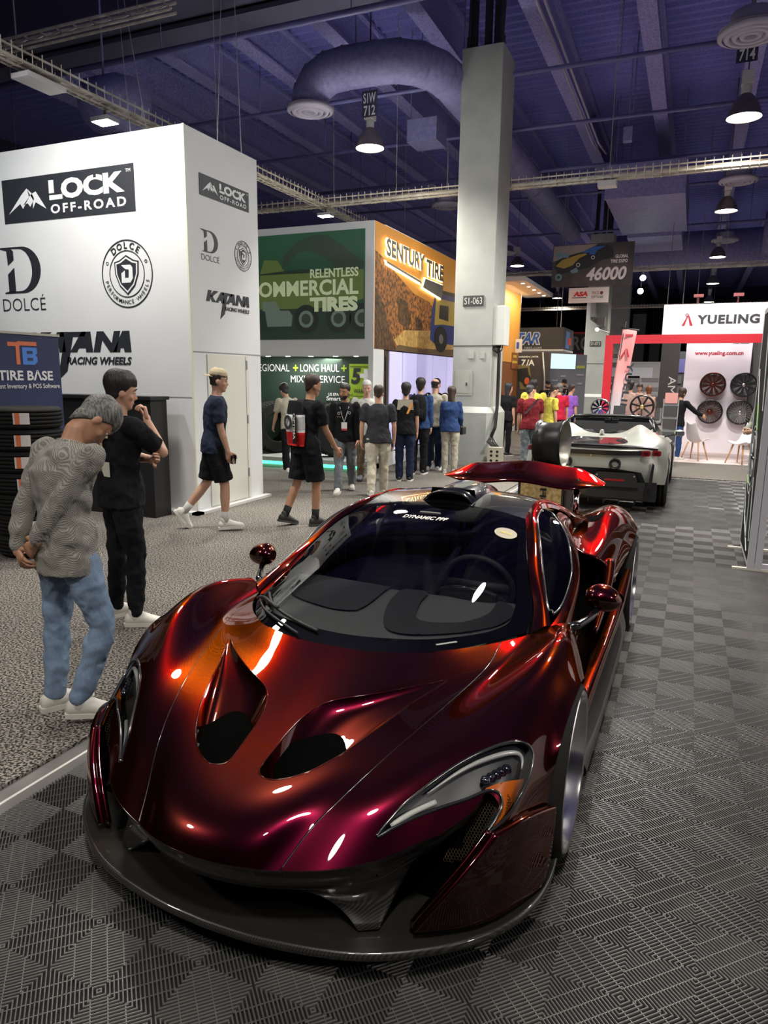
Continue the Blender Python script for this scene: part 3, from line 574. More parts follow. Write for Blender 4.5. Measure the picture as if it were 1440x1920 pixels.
m.build('downlight',M('downlight_glow',(1,1,1),emit=(1,.97,.9),es=14),SB)
lamp('AREA',(-7.3,9.1,2.12),34,(1,.97,.9),(-7.4,9.25,0.0),2.6,.2,name='soffit_light')
PLT=thing('display_platform','low white platform with green glowing edge under the big truck tyres','platform',(-7.4,8.6,0))
MB().box(-2.0,1.72,-.32,.75,.12,.20).build('deck',M('deck_grey',(0.45,0.46,0.44),0.6),PLT); MB().box(-2.0,1.70,-.22,.75,.0,.10).build('plinth',M('plinth_white',(0.55,0.6,0.52),0.6),PLT)
MB().box(-2.0,1.70,-.235,-.22,.05,.125).build('led_strip',M('led_green',(0.1,0.9,0.5),emit=(0.06,1.0,0.45),es=2.2),PLT)
def big_tyre(x,y,z,r,w,label,rz):
    o=MB(); tyre_mesh(o,r,w,r*.56,axis='x',n=64,grooves=5)
    for k in range(48):
        a=2*PI*k/48
        for s in (-1,1): o.bar((s*w*.22,r*1.002*math.cos(a),r*1.002*math.sin(a)),(s*w*.46,r*.985*math.cos(a+.06),r*.985*math.sin(a+.06)),.03,.02,up=(0,math.cos(a),math.sin(a)))
    t=o.build('truck_tyre',RUBBER,None,False); autosmooth(t,30); t.location=(x,y,z+r+.018); t.rotation_euler=(0,0,rz); tag(t,label,'tyre','truck tyres on the green lit platform'); return t
big_tyre(-8.05,9.0,.20,.52,.42,'big black truck tyre behind the man with the white bag, left of the pair',rad(-28)); big_tyre(-6.62,8.95,.20,.52,.40,'big black truck tyre behind the man in the dark jacket, right of the pair',rad(-35))
big_tyre(-9.0,9.1,.20,.52,.40,'big black truck tyre half hidden behind the white booth corner',rad(-28))
# orange side wall print
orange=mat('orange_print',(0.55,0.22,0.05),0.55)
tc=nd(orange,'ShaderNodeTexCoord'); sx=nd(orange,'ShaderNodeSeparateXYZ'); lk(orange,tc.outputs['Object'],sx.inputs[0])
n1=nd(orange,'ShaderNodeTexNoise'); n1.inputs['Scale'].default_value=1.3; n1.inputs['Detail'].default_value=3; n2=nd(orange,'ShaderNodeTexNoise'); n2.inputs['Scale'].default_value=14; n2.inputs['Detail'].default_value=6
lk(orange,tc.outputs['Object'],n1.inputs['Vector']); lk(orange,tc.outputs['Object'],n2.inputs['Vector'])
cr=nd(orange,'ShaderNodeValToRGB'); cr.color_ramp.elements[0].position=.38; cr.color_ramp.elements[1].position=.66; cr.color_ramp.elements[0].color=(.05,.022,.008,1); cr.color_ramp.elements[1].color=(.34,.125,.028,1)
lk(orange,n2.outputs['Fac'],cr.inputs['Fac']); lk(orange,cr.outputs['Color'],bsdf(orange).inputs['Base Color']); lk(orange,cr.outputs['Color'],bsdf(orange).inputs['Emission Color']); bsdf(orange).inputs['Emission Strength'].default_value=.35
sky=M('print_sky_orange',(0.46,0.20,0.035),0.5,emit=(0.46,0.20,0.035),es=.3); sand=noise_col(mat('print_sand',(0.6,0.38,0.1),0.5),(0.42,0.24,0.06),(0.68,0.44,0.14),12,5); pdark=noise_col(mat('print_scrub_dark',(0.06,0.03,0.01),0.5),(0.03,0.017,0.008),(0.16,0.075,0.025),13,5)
OW=MB().box(0,.012,.03,11.98,2.30,4.56).build('side_print',sky,SB)
def wart(polys,m,x,name,par=OW):
    g=MB()
    for p in polys: g.prism(p,(x,0,0),Y_,Z_,.002)
    return g.build(name,m,par)
wart([[(.03,4.05),(.5,3.95),(1.0,3.78),(2.0,3.5),(3.0,3.42),(3.7,3.05),(4.0,2.8),(3.9,2.30),(.03,2.30)]],orange,.013,'scrub_hill')
wart([[(.03,3.4),(.45,3.1),(.7,2.7),(.95,2.5),(1.1,2.30),(.03,2.30)],[(1.1,3.35),(1.6,3.3),(1.9,2.95),(1.7,2.75),(1.2,2.85)],[(2.1,3.05),(2.5,3.0),(2.6,2.8),(2.2,2.75)]],pdark,.016,'scrub_shade')
wart([[(.95,2.5),(1.5,2.72),(2.6,2.78),(4.0,2.85),(6.0,2.9),(6.0,2.42),(1.1,2.40)]],sand,.018,'sandy_track'); wart([[(1.0,2.30),(6.5,2.30),(6.5,2.52),(2.5,2.38),(1.2,2.42)]],M('print_road',(0.14,0.085,0.035),0.6),.020,'track_edge')
wart([[(3.05,2.62),(3.12,3.25),(3.35,3.62),(4.3,3.72),(6.2,3.72),(6.2,2.6),(3.3,2.55)]],M('print_blue',(0.03,0.05,0.22),0.5),.021,'truck_body'); wart([[(3.32,2.95),(3.40,3.55),(6.0,3.62),(6.0,3.05),(3.9,3.0)]],M('print_yellow',(0.62,0.45,0.08),0.5),.023,'truck_flank')
wart([[(3.62,3.12),(3.66,3.42),(4.3,3.45),(4.3,3.1)],[(3.2,3.66),(3.3,3.74),(6,3.84),(6,3.74)]],M('print_black2',(0.015,0.013,0.012),0.5),.025,'truck_window')
wart([[(3.80+.46*math.cos(a),2.66+.30*math.sin(a)) for a in np.linspace(0,2*PI,30,endpoint=False)]],M('print_black2'),.026,'truck_tyre'); wart([[(3.80+.16*math.cos(a),2.66+.11*math.sin(a)) for a in np.linspace(0,2*PI,24,endpoint=False)]],M('print_grey',(0.2,0.19,0.18),0.5),.028,'truck_rim')
SIGNG=M('sign_face_grey',(0.20,0.19,0.18),0.5); HALO=M('halo_glow',(1,1,1),emit=(1.0,0.70,0.28),es=2.4)
text('SENTURY',(.02,.36,3.98+.02),Y_,Z_,2.05,.32,SIGNG,OW,'sign_letter',off=.035,lift=.075); text('TIRE',(.02,2.52,3.93),Y_,Z_,1.15,.34,SIGNG,OW,'sign_letter',off=.035,lift=.075)
text('SENTURY',(.02,.34,3.98),Y_,Z_,2.09,.36,HALO,OW,'sign_halo',off=.05,lift=.045); text('TIRE',(.02,2.50,3.91),Y_,Z_,1.19,.38,HALO,OW,'sign_halo',off=.05,lift=.045)
for pr_,xx,mm_,nm in (([(.36,3.91),(2.2,3.78),(2.3,3.72),(.42,3.87)],.085,SIGNG,'sign_letter'),([(2.5,3.86),(3.7,3.85),(3.6,3.55),(2.35,3.66)],.085,SIGNG,'sign_letter'),([(.33,3.93),(2.25,3.80),(2.3,3.69),(.40,3.84)],.05,HALO,'sign_halo'),([(2.47,3.89),(3.74,3.88),(3.62,3.52),(2.32,3.63)],.05,HALO,'sign_halo')): wart([pr_],mm_,xx,nm)
PANL=M('panel_lavender',(0.60,0.58,0.78),0.35,emit=(0.42,0.40,0.72),es=.40)
for k,(a,b) in enumerate(((.80,1.46),(1.51,2.32),(2.37,3.32),(3.37,4.32),(4.37,5.3),(5.35,6.3),(6.35,7.3))): MB().box(-.02,.0,a,b,.30,2.27).build('lit_panel',PANL,SB)
MB().box(-.02,.004,9.4,11.98,.27,2.3).build('brown_panel',M('booth_rust',(0.22,0.075,0.02),0.6),SB)
cn=MB().box(0,.95,8.3,12.6,4.50,4.62).build('canopy',BW,SB); m=MB()
for k in range(5): m.lathe([(.05,4.495),(0,4.495)],(.75,8.9+.8*k,0),n=12)
m.build('canopy_light',M('downlight_glow'),cn); lamp('AREA',(-5.05,19.2,4.4),60,(1,.85,.55),(-5.7,19.2,2.6),3,.2,name='canopy_wash')
wt=MB().prism([(11.0,2.10),(11.95,2.10),(11.95,2.62),(11.0,2.62)],(.02,0,0),Y_,Z_,.003).build('small_sign',M('booth_rust2',(0.30,0.09,0.02),0.6),SB)
text('TERRAIN',(.024,11.1,2.25),Y_,Z_,.75,.12,WT,wt,off=.02) if False else MB().box(.024,.026,11.1,11.8,2.28,2.36).box(.024,.026,11.2,11.7,2.46,2.54).build('small_sign_bar',M('sign_gold',(0.7,0.5,0.05),0.5),wt)
# ================================================================ hanging number sign
NS=thing('hanging_sign','dark hanging sign reading 46000 with a car picture in front of the second column','sign',(-4.56,20.0,4.64))
sgm=noise_col(mat('sign_charcoal',(0.05,0.045,0.045),0.5),(0.035,0.03,0.03),(0.10,0.09,0.085),1.1,2)
MB().box(0,2.44,0,.03,0,1.26).build('board',sgm,NS); MB().tube([(.3,.015,1.26),(.3,.015,4.6)],.008,4).tube([(1.6,.015,1.26),(1.6,.015,4.6)],.008,4).build('wire',GREY,NS)
def sart(p,m,y,name):
    g=MB(); g.prism([(x/1000*1.0,z/1000) for x,z in p],(0,y,0),X_,Z_,.002); return g.build(name,m,NS)
sart([(20,1240),(1350,1240),(1000,1000),(600,900),(20,780)],M('sgn_beige',(0.35,0.29,0.26),0.5),-.003,'print_sky')
sart([(60,620),(120,800),(420,930),(900,1030),(1250,1180),(1650,1200),(1830,1080),(1850,830),(1500,760),(1150,560),(800,500),(400,420),(200,380)],M('sgn_black',(0.010,0.010,0.012),0.4),-.006,'print_car_body')
sart([(100,640),(300,820),(800,960),(1180,1000),(820,850),(620,640),(360,560)],M('sgn_gold',(0.42,0.28,0.04),0.4),-.009,'print_car_wing'); sart([(900,1020),(1250,1170),(1620,1180),(1350,1050),(1280,930),(1050,960)],M('sgn_blue',(0.03,0.12,0.42),0.4),-.009,'print_car_hood')
sart([(1360,1060),(1780,1140),(1800,960),(1400,920)],M('sgn_black'),-.011,'print_grille'); sart([(780,760),(1250,920),(1260,800),(820,620)],M('sgn_black'),-.011,'print_grille'); sart([(560,480),(760,580),(820,430),(640,400)],M('sgn_steel',(0.18,0.30,0.36),0.4),-.011,'print_splitter'); sart([(60,1000),(200,1060),(520,980),(480,880),(150,900)],M('sgn_steel'),-.009,'print_windscreen')
g=MB()
for cx,cy,r in ((800,650,60),(1235,850,55)): g.ring((0,-.013,0),X_,Z_,cx/1000,cy/1000,r/1000*.7,r/1000,.002,n=24)
g.build('print_headlight',WT,NS); g=MB().ring((0,-.013,0),X_,Z_,.215,.30,.05,.11,.002,n=24); g.build('print_rim',M('sgn_steel'),NS)
text('GLOBAL',(1.90,-.002,.80),X_,Z_,.38,.10,WT,NS,off=.03); text('TIRE EXPO',(1.77,-.002,.66),X_,Z_,.50,.10,WT,NS,off=.03); text('46000',(1.06,-.002,.16),X_,Z_,1.20,.40,WT,NS,off=.03,shear=.22)
AS=thing('hanging_sign','small white hanging sign with red ASA lettering under the dark number sign','sign',(-4.0,20.02,4.14))
MB().box(0,1.22,0,.02,0,.46).build('board',M('board_white',(0.72,0.70,0.69),0.5),AS); [MB().tube([(x,.03,.44),(x,.045,.7),(x,.045,5.25)],.006,4).build('wire',GREY,AS) for x in (.22,1.02)]
text('ASA',(.14,-.001,.20),X_,Z_,.45,.15,M('logo_red',(0.62,0.03,0.02),0.5),AS,off=.06,shear=.15); MB().box(.10,.55,-.003,0,.155,.175).build('underline',INK,AS)
text('PACE',(.72,-.001,.25),X_,Z_,.20,.09,M('logo_brown',(0.18,0.04,0.03),0.5),AS); text('SOFTWARE',(.70,-.001,.13),X_,Z_,.36,.08,INK,AS); g=MB().ring((0,-.002,0),X_,Z_,1.0,.29,.0,.05,.002,n=20); g.build('logo_disc',M('logo_brown'),AS)
ex=MB().box(-4.1,-4.06,26.0,26.5,4.1,4.9).box(-4.06,-3.9,25.9,26.45,4.2,4.85).box(-3.85,-3.55,26.2,26.5,3.85,4.2); tag(ex.build('wall_sign_box',M('box_grey',(0.30,0.29,0.28),0.5)),'small grey projecting sign box and lamp on the second column','sign box')
# ================================================================ people
FOLD=bpy.data.textures.new('cloth_folds','CLOUDS'); FOLD.noise_scale=.085; FOLD.noise_depth=1
def unit(v): v=np.array(v,float); return v/(np.linalg.norm(v)+1e-12)
def remesh(mb, vox, smooth=3, keep=None):
    """closed overlapping shapes -> one continuous skin (vertices, faces)"""
    me=bpy.data.meshes.new('r'); me.from_pydata(mb.v,[],mb.f); me.update(); o=bpy.data.objects.new('r',me); link(o)
    r=o.modifiers.new('r','REMESH'); r.mode='VOXEL'; r.voxel_size=vox; r.adaptivity=0
    s=o.modifiers.new('s','SMOOTH'); s.factor=.5; s.iterations=smooth
    dg=bpy.context.evaluated_depsgraph_get(); dg.update(); m2=bpy.data.meshes.new_from_object(o.evaluated_get(dg))
    n=len(m2.vertices); v=np.empty(n*3); m2.vertices.foreach_get('co',v); f=[tuple(p.vertices) for p in m2.polygons]
    bpy.data.objects.remove(o); bpy.data.meshes.remove(me); bpy.data.meshes.remove(m2); return v.reshape(-1,3),f
def loft(mb, rings, n=20):
    b=len(mb.v)
    for c,rx,ry,ax,ay in rings:
        c=np.array(c,float)
        for j in range(n):
            a=2*PI*j/n; mb.v.append(tuple(c+np.array(ax)*rx*math.cos(a)+np.array(ay)*ry*math.sin(a)))
    k=len(rings)
    for i in range(k-1):
        for j in range(n): mb.f.append((b+i*n+j,b+i*n+(j+1)%n,b+(i+1)*n+(j+1)%n,b+(i+1)*n+j))
    mb.f.append(tuple(b+j for j in range(n))[::-1]); mb.f.append(tuple(b+(k-1)*n+j for j in range(n)))
def limb(mb, pts, rs, n=14):
    """tapered limb with rounded ends"""
    P=[np.array(p,float) for p in pts]; d0=unit(P[1]-P[0]); d1=unit(P[-1]-P[-2])
    pp=[P[0]-d0*rs[0]*.9,P[0]-d0*rs[0]*.55]+P+[P[-1]+d1*rs[-1]*.55,P[-1]+d1*rs[-1]*.9]
    rr=[rs[0]*.35,rs[0]*.80]+list(rs)+[rs[-1]*.80,rs[-1]*.35]
    mb.tube(pp,rr,n)
def ball(mb,c,r,ax=((1,0,0),(0,1,0),(0,0,1)),n=14,m=9):
    A=[np.array(a,float) for a in ax]; rings=[]
    for i in range(1,m):
        t=PI*i/m; rings.append((np.array(c)+A[2]*(-r[2]*math.cos(t)),r[0]*math.sin(t),r[1]*math.sin(t),A[0],A[1]))
    loft(mb,rings,n)
HEADP=[(-.118,.026,.026,.060),(-.105,.040,.044,.045),(-.085,.050,.062,.030),(-.055,.061,.078,.014),(-.02,.068,.089,.006),(.02,.074,.096,.0),(.055,.074,.096,-.004),(.085,.064,.084,-.007),(.108,.044,.058,-.009),(.12,.018,.022,-.010)]
SKIN={'light':M('skin_light',(0.56,0.32,0.22),0.5),'tan':M('skin_tan',(0.42,0.22,0.13),0.5),'fair':M('skin_fair',(0.62,0.36,0.27),0.5),'brown':M('skin_brown',(0.26,0.13,0.08),0.5)}
for m_ in SKIN.values(): bsdf(m_).inputs['Subsurface Weight'].default_value=.12; bsdf(m_).inputs['Subsurface Radius'].default_value=(.02,.008,.005)
def hair_mat(name,c1,c2):
    m=mat(name,c1,.5); tc=nd(m,'ShaderNodeTexCoord'); mp=nd(m,'ShaderNodeMapping'); mp.inputs['Scale'].default_value=(60,60,9); nz=nd(m,'ShaderNodeTexNoise'); nz.inputs['Scale'].default_value=2; nz.inputs['Detail'].default_value=3
    cr=nd(m,'ShaderNodeValToRGB'); cr.color_ramp.elements[0].position=.35; cr.color_ramp.elements[1].position=.65; cr.color_ramp.elements[0].color=(*c1,1); cr.color_ramp.elements[1].color=(*c2,1)
    lk(m,tc.outputs['Object'],mp.inputs['Vector']); lk(m,mp.outputs['Vector'],nz.inputs['Vector']); lk(m,nz.outputs['Fac'],cr.inputs['Fac']); lk(m,cr.outputs['Color'],bsdf(m).inputs['Base Color'])
    bp=nd(m,'ShaderNodeBump'); bp.inputs['Strength'].default_value=.7; bp.inputs['Distance'].default_value=.01; lk(m,nz.outputs['Fac'],bp.inputs['Height']); lk(m,bp.outputs['Normal'],bsdf(m).inputs['Normal']); return m
HAIR={'black':hair_mat('hair_black',(0.006,0.005,0.005),(0.022,0.019,0.018)),'brown':hair_mat('hair_brown',(0.018,0.010,0.007),(0.055,0.032,0.02)),'grey':hair_mat('hair_grey',(0.035,0.034,0.033),(0.22,0.215,0.20)),'white':hair_mat('hair_white',(0.45,0.43,0.40),(0.7,0.68,0.65)),'red':hair_mat('hair_red',(0.10,0.03,0.01),(0.25,0.08,0.02))}
def person(label, loc, rz, H=1.75, lean=(3,6,4), head=(0,0), twist=0, legs=None, arms=None, skin='light', hair='black', hairstyle='short', shirt=None, sleeve='short', pants=None, ptype='long', shoe=None, sole=None, vox=.013, width=1.0, belly=0.0, hands=None, foot=((8,0),(-8,0)), sock=None, female=False, cat='person', hem=.10):
    k=H/1.75; X=np.array((1.,0,0)); 
    def dirf(a,tw=0):  # forward bend a deg
        a=rad(a); return np.array((0,math.sin(a),math.cos(a)))
    pel=np.array((0,0,.94)); d1,d2,d3=dirf(lean[0]),dirf(lean[1]),dirf(lean[1]+lean[2])
    wai=pel+d1*.15; che=wai+d1*.17; shl=che+d2*.165; nek=shl+d2*.05; hed=nek+d3*.155
    tw=rad(twist); ax=np.array((math.cos(tw),math.sin(tw),0)); 
    def ay(d): return np.cross(d,ax)
    sw=(.178 if not female else .158)*width
    sh={'l':shl-ax*sw-d2*.025,'r':shl+ax*sw-d2*.025}
    hip={'l':pel+np.array((-.088*width,0,-.03)),'r':pel+np.array((.088*width,0,-.03))}
    A={'l':((-.10,-.02,-1),(-.02,.12,-1)),'r':((.10,-.02,-1),(.02,.12,-1))}
    if arms: A.update(arms)
    Lg={'l':((-.02,.01,-1),(0,-.03,-1)),'r':((.02,.01,-1),(0,-.03,-1))}
    if legs: Lg.update(legs)
    el={};wr={};kn={};an={}
    for s in 'lr':
        if A[s][0]=='ik':      # reach a point: elbow swings towards the pole
            t=np.array(A[s][1],float); t=(pel+t) if A[s][3]=='pel' else (hed+t); d=t-sh[s]; L_=min(np.linalg.norm(d),.53); d=unit(d); c_=(L_*L_+.285**2-.25**2)/(2*L_*.285); pl=np.array(A[s][2],float); pl=unit(pl-d*np.dot(pl,d))
            el[s]=sh[s]+d*.285*c_+pl*.285*math.sqrt(max(0,1-c_*c_)); wr[s]=sh[s]+d*L_
        else: el[s]=sh[s]+unit(A[s][0])*.285; wr[s]=el[s]+unit(A[s][1])*.25
        kn[s]=hip[s]+unit(Lg[s][0])*.425; an[s]=kn[s]+unit(Lg[s][1])*.41
    ft={}; low=[]
    for i,s in enumerate('lr'):
        yw,pt=rad(foot[i][0]),rad(foot[i][1]); fd=np.array((-math.sin(yw)*math.cos(pt),math.cos(yw)*math.cos(pt),-math.sin(pt))); up=unit(np.cross(np.cross(fd,(0,0,1.)),fd))
        ft[s]=(fd,up); low.append(min((an[s]-up*.085-fd*.06)[2],(an[s]-up*.085+fd*.18)[2]))
    dz=-min(low)
    S=lambda p: tuple((np.array(p)+np.array((0,0,dz)))*k)
    def fin(v): v=np.array(v,float); v[:,2]+=dz; return v*k
    # ---- skin: torso, limbs, head in one surface
    b=MB(); w=width
    tors=[(pel-d1*.10,.085*w,.075),(pel-d1*.04,.150*w,.105),(pel+d1*.04,.155*w,.112+belly*.5),(wai,.138*w if not female else .12*w,.100+belly),(wai+d1*.09,.148*w,.106+belly*.7),(che+d1*.02,.160*w,.112+(.015 if female else 0)),(shl-d2*.07,.165*w,.10),(shl-d2*.01,.125*w,.078),(shl+d2*.03,.065,.06)]
    def torso(mb,g=0.0,z0=0,hem=None):
        r=[]
        for c,rx,ry in tors:
            d=d1 if np.dot(c-che,d1)<0 else d2; r.append((c,rx+g,ry+g,ax if np.dot(c-wai,d1)>.05 else X,ay(d) if np.dot(c-wai,d1)>.05 else np.cross(d,X)))
        if hem is not None: r=[(pel-d1*hem,.196*w+.004,.142+belly*.5,X,np.cross(d1,X)),(pel-d1*(hem-.03),.194*w+.004,.140+belly*.5,X,np.cross(d1,X)),(pel+d1*.03,.183*w,.134+belly*.6,X,np.cross(d1,X))]+[q for q in r[3:]]
        loft(mb,r,24)
    torso(b)
    for s in 'lr':
        limb(b,[sh[s],sh[s]*.6+el[s]*.4,el[s]],[.050*w,.046*w,.036]); limb(b,[el[s],el[s]*.65+wr[s]*.35,wr[s]],[.038,.038,.025])
        limb(b,[hip[s],hip[s]*.55+kn[s]*.45,kn[s]],[.088*w,.075*w,.052]); limb(b,[kn[s],kn[s]*.65+an[s]*.35,an[s]],[.052,.054,.034])
        fd,up=ft[s]; limb(b,[an[s]-up*.045-fd*.03,an[s]-up*.05+fd*.08,an[s]-up*.06+fd*.15],[.036,.036,.028])
    hy,hp=rad(head[0]),rad(head[1]); hu=unit(np.array((0,math.sin(rad(lean[1]+lean[2])+hp),math.cos(rad(lean[1]+lean[2])+hp)))); 
    hx=np.array((math.cos(hy+tw*.5),math.sin(hy+tw*.5),0)); hf=unit(np.cross(hu,hx)); hx=np.cross(hf,hu)
    Hd=lambda x,y,z: hed+hx*x+hf*y+hu*z
    limb(b,[shl+d2*.0,nek+d2*.05,Hd(0,-.015,-.05)],[.060,.052,.054])
    loft(b,[(Hd(0,yo,z),rx,ry,hx,hf) for z,rx,ry,yo in HEADP],20)
    ball(b,Hd(0,.100,-.030),(.015,.018,.016),(hx,hf,hu)); limb(b,[Hd(0,.090,.012),Hd(0,.100,-.026)],[.009,.012],8)
    for sx in (-1,1): ball(b,Hd(sx*.074,-.004,-.018),(.010,.020,.032),(hx,hf,hu)); ball(b,Hd(sx*.030,.086,.022),(.022,.010,.008),(hx,hf,hu)); ball(b,Hd(sx*.042,.062,-.035),(.020,.020,.018),(hx,hf,hu))
    ball(b,Hd(0,.087,-.066),(.022,.012,.006),(hx,hf,hu)); ball(b,Hd(0,.084,-.078),(.018,.012,.007),(hx,hf,hu)); ball(b,Hd(0,.078,-.105),(.022,.016,.014),(hx,hf,hu))
    v,f=remesh(b,vox if vox<.01 else .011,2); v=list(map(tuple,v)); f=list(f)
    # ---- hands: palm, four bent fingers, thumb
    hb=MB(); hdef={'l':(.5,None,None),'r':(.5,None,None)}
    if hands: hdef.update(hands)
    for s in 'lr':
        curl,d_,nrm=hdef[s]; sg=-1 if s=='l' else 1
        d=unit(wr[s]-el[s]) if d_ is None else unit(d_); nn_=np.array((-sg,0,0)) if nrm is None else np.array(nrm,float)
        nn_=unit(nn_-d*np.dot(nn_,d)); side=np.cross(d,nn_)*(1 if s=='l' else -1)      # side points to the thumb
        if nrm is None and side[1]<0: side=-side
        w0=wr[s]; limb(hb,[w0-d*.03,w0+d*.02],[.026,.026],10)
        rg=[(w0+d*.0,.026,.018,side,nn_),(w0+d*.03,.034,.017,side,nn_),(w0+d*.065,.042,.015,side,nn_),(w0+d*.092,.040,.012,side,nn_)]; loft(hb,rg,14)
        for i,(o,L_) in enumerate(((.030,.068),(.010,.078),(-.010,.072),(-.030,.056))):
            p0=w0+d*(.085-.004*abs(i-1))+side*o; c1=curl*(.55+.1*i); dd=unit(d*math.cos(c1)+nn_*math.sin(c1)+side*o*.9); p1=p0+dd*L_*.48
            c2=c1+curl*.9; dd=unit(d*math.cos(c2)+nn_*math.sin(c2)); p2=p1+dd*L_*.32; c3=c2+curl*.5; dd=unit(d*math.cos(c3)+nn_*math.sin(c3)); p3=p2+dd*L_*.24
            limb(hb,[p0,p1,p2,p3],[.0095,.009,.008,.0068],8)
        p0=w0+d*.028+side*.028+nn_*.004; p1=p0+unit(d*.62+side*.72+nn_*.3)*.042; p2=p1+unit(d*.85+side*.30+nn_*.35)*.030; p3=p2+unit(d*.95+nn_*.4)*.022
        limb(hb,[p0-d*.01-side*.008,p1,p2,p3],[.014,.012,.010,.0078],8)
    n=len(v); v+=hb.v; f+=[tuple(i+n for i in q) for q in hb.f]
    body=mesh('person',fin(v),f,SKIN[skin],None,True); body.location=(loc[0],loc[1],0); body.rotation_euler=(0,0,rad(rz)); tag(body,label,cat)
    def part(mb,nm,m,vx=None,sm=3,raw=False):
        if raw: vv,ff=mb.v,mb.f
        else: vv,ff=remesh(mb,vx or vox,sm)
        o_=mesh(nm,fin(vv),ff,m,body,True)
        if not raw:      # soft folds in the cloth
            d_=o_.modifiers.new('folds','DISPLACE'); d_.texture=FOLD; d_.texture_coords='LOCAL'; d_.strength=.030 if vox<.01 else .024; d_.mid_level=.36
        return o_
    # ---- clothes
    if pants is not None:
        p=MB(); loft(p,[(pel-d1*.09,.10*w,.09,X,np.cross(d1,X)),(pel-d1*.04,.162*w,.122,X,np.cross(d1,X)),(pel+d1*.03,.166*w,.124+belly*.4,X,np.cross(d1,X)),(pel+d1*.09,.156*w,.116+belly*.6,X,np.cross(d1,X))],24)
        for s in 'lr':
            if ptype=='long': limb(p,[hip[s],hip[s]*.55+kn[s]*.45,kn[s]],[.102*w,.092*w,.073]); limb(p,[kn[s],kn[s]*.55+an[s]*.45,an[s]+ft[s][1]*-.005],[.073,.072,.064])
            elif ptype=='slim': limb(p,[hip[s],hip[s]*.55+kn[s]*.45,kn[s]],[.099*w,.086*w,.064]); limb(p,[kn[s],kn[s]*.6+an[s]*.4,an[s]+ft[s][1]*.01],[.064,.064,.050])
            else: e=hip[s]*.10+kn[s]*.90; limb(p,[hip[s],hip[s]*.5+e*.5],[.104*w,.102*w]); p.tube([hip[s]*.5+e*.5,e],[.102*w,.098*w],16)
        part(p,'shorts' if ptype=='shorts' else 'trousers',pants)
    if shirt is not None:
        p=MB(); torso(p,.016,hem=hem)
        for s in 'lr':
            if sleeve=='long': limb(p,[sh[s],sh[s]*.55+el[s]*.45,el[s]],[.066*w,.061*w,.053]); limb(p,[el[s],el[s]*.5+wr[s]*.5,wr[s]-unit(wr[s]-el[s])*.02],[.053,.050,.038])
            elif sleeve=='short': e=sh[s]*.22+el[s]*.78; limb(p,[sh[s],sh[s]*.6+e*.4],[.066*w,.064*w]); p.tube([sh[s]*.6+e*.4,e],[.064*w,.064],16)
            else: ball(p,sh[s],(.05,.05,.05))
        shirt_o=part(p,'shirt',shirt)
        if sleeve!='none':
            cm=MB(); cm.tube([shl+d2*.028+ax*(.066*math.cos(a))+ay(d2)*(.064*math.sin(a)) for a in np.linspace(0,2*PI,20,endpoint=False)],.011,8,closed=True); mesh('collar',fin(cm.v),cm.f,shirt,shirt_o,True)
    shoe=shoe or M('shoe_black',(0.02,0.02,0.02),0.6); sole=sole or M('sole_white',(0.7,0.69,0.66),0.6)
    for s in 'lr':
        fd,up=ft[s]; sd=np.cross(fd,up); c0=an[s]-up*.085; P=lambda a,z: c0+fd*a+up*z
        m=MB(); loft(m,[(P(-.072,.045),.024,.032,sd,up),(P(-.055,.048),.036,.046,sd,up),(P(-.01,.056),.040,.055,sd,up),(P(.05,.052),.042,.050,sd,up),(P(.10,.040),.047,.037,sd,up),(P(.15,.032),.045,.028,sd,up),(P(.185,.028),.032,.020,sd,up),(P(.198,.027),.014,.010,sd,up)],18); limb(m,[P(0,.06),P(-.01,.105)],[.044,.042])
        so=part(m,'shoe',shoe,raw=True)
        m=MB(); out=[(-.082,.012),(-.075,.032),(-.03,.040),(.05,.042),(.11,.050),(.16,.047),(.195,.028),(.206,.0)]; pl=[(a,b_) for a,b_ in out]+[(a,-b_) for a,b_ in out[::-1]]
        m.v=[tuple(P(a,0.0)+sd*q) for a,q in pl]+[tuple(P(a,.026)+sd*q) for a,q in pl]; n_=len(pl); m.f=[tuple(range(n_))[::-1],tuple(range(n_,2*n_))]+[(i,(i+1)%n_,n_+(i+1)%n_,n_+i) for i in range(n_)]
        mesh('sole',fin(m.v),m.f,sole,so)
        if sock is not None:
            m=MB(); q=an[s]*.72+kn[s]*.28; m.tube([an[s]-up*.01,an[s]*.9+kn[s]*.1,q],[.043,.043,.046],14); part(m,'sock',sock,raw=True)
    # ---- hair
    def shell(zlow,th,zmax=.13,n=40,m_=14,back=None):
        vv=[];ff=[]; zs=[h[0] for h in HEADP]
        for j in range(n):
            a=2*PI*j/n; cx,cy=math.cos(a),math.sin(a); lo=zlow(cx,cy)
            for i in range(m_):
                t=i/(m_-1); z=lo+(.118-lo)*math.sin(t*PI/2); zc=min(max(z,-.118),.118)
                rx=np.interp(zc,zs,[h[1] for h in HEADP]); ry=np.interp(zc,zs,[h[2] for h in HEADP]); yo=np.interp(zc,zs,[h[3] for h in HEADP])
                if z<-.03: rx=max(rx,.062); ry=max(ry,.085+.25*(z+.03)) if cy<0.3 else ry; yo=min(yo,.0)
                g=th*(1+.10*math.sin(7*a+3*t))*(.18+.82*min(1,t*2.2)) if lo>-.12 else th*(1+.10*math.sin(7*a+3*t)); zz=z+th*1.1*max(0,math.sin((t-.4)*PI*.8))
                vv.append(tuple(Hd(cx*(rx+g),yo+cy*(ry+g),zz)))
        for j in range(n):
            for i in range(m_-1): ff.append((j*m_+i,((j+1)%n)*m_+i,((j+1)%n)*m_+i+1,j*m_+i+1))
        ff.append(tuple(j*m_+m_-1 for j in range(n))); return vv,ff
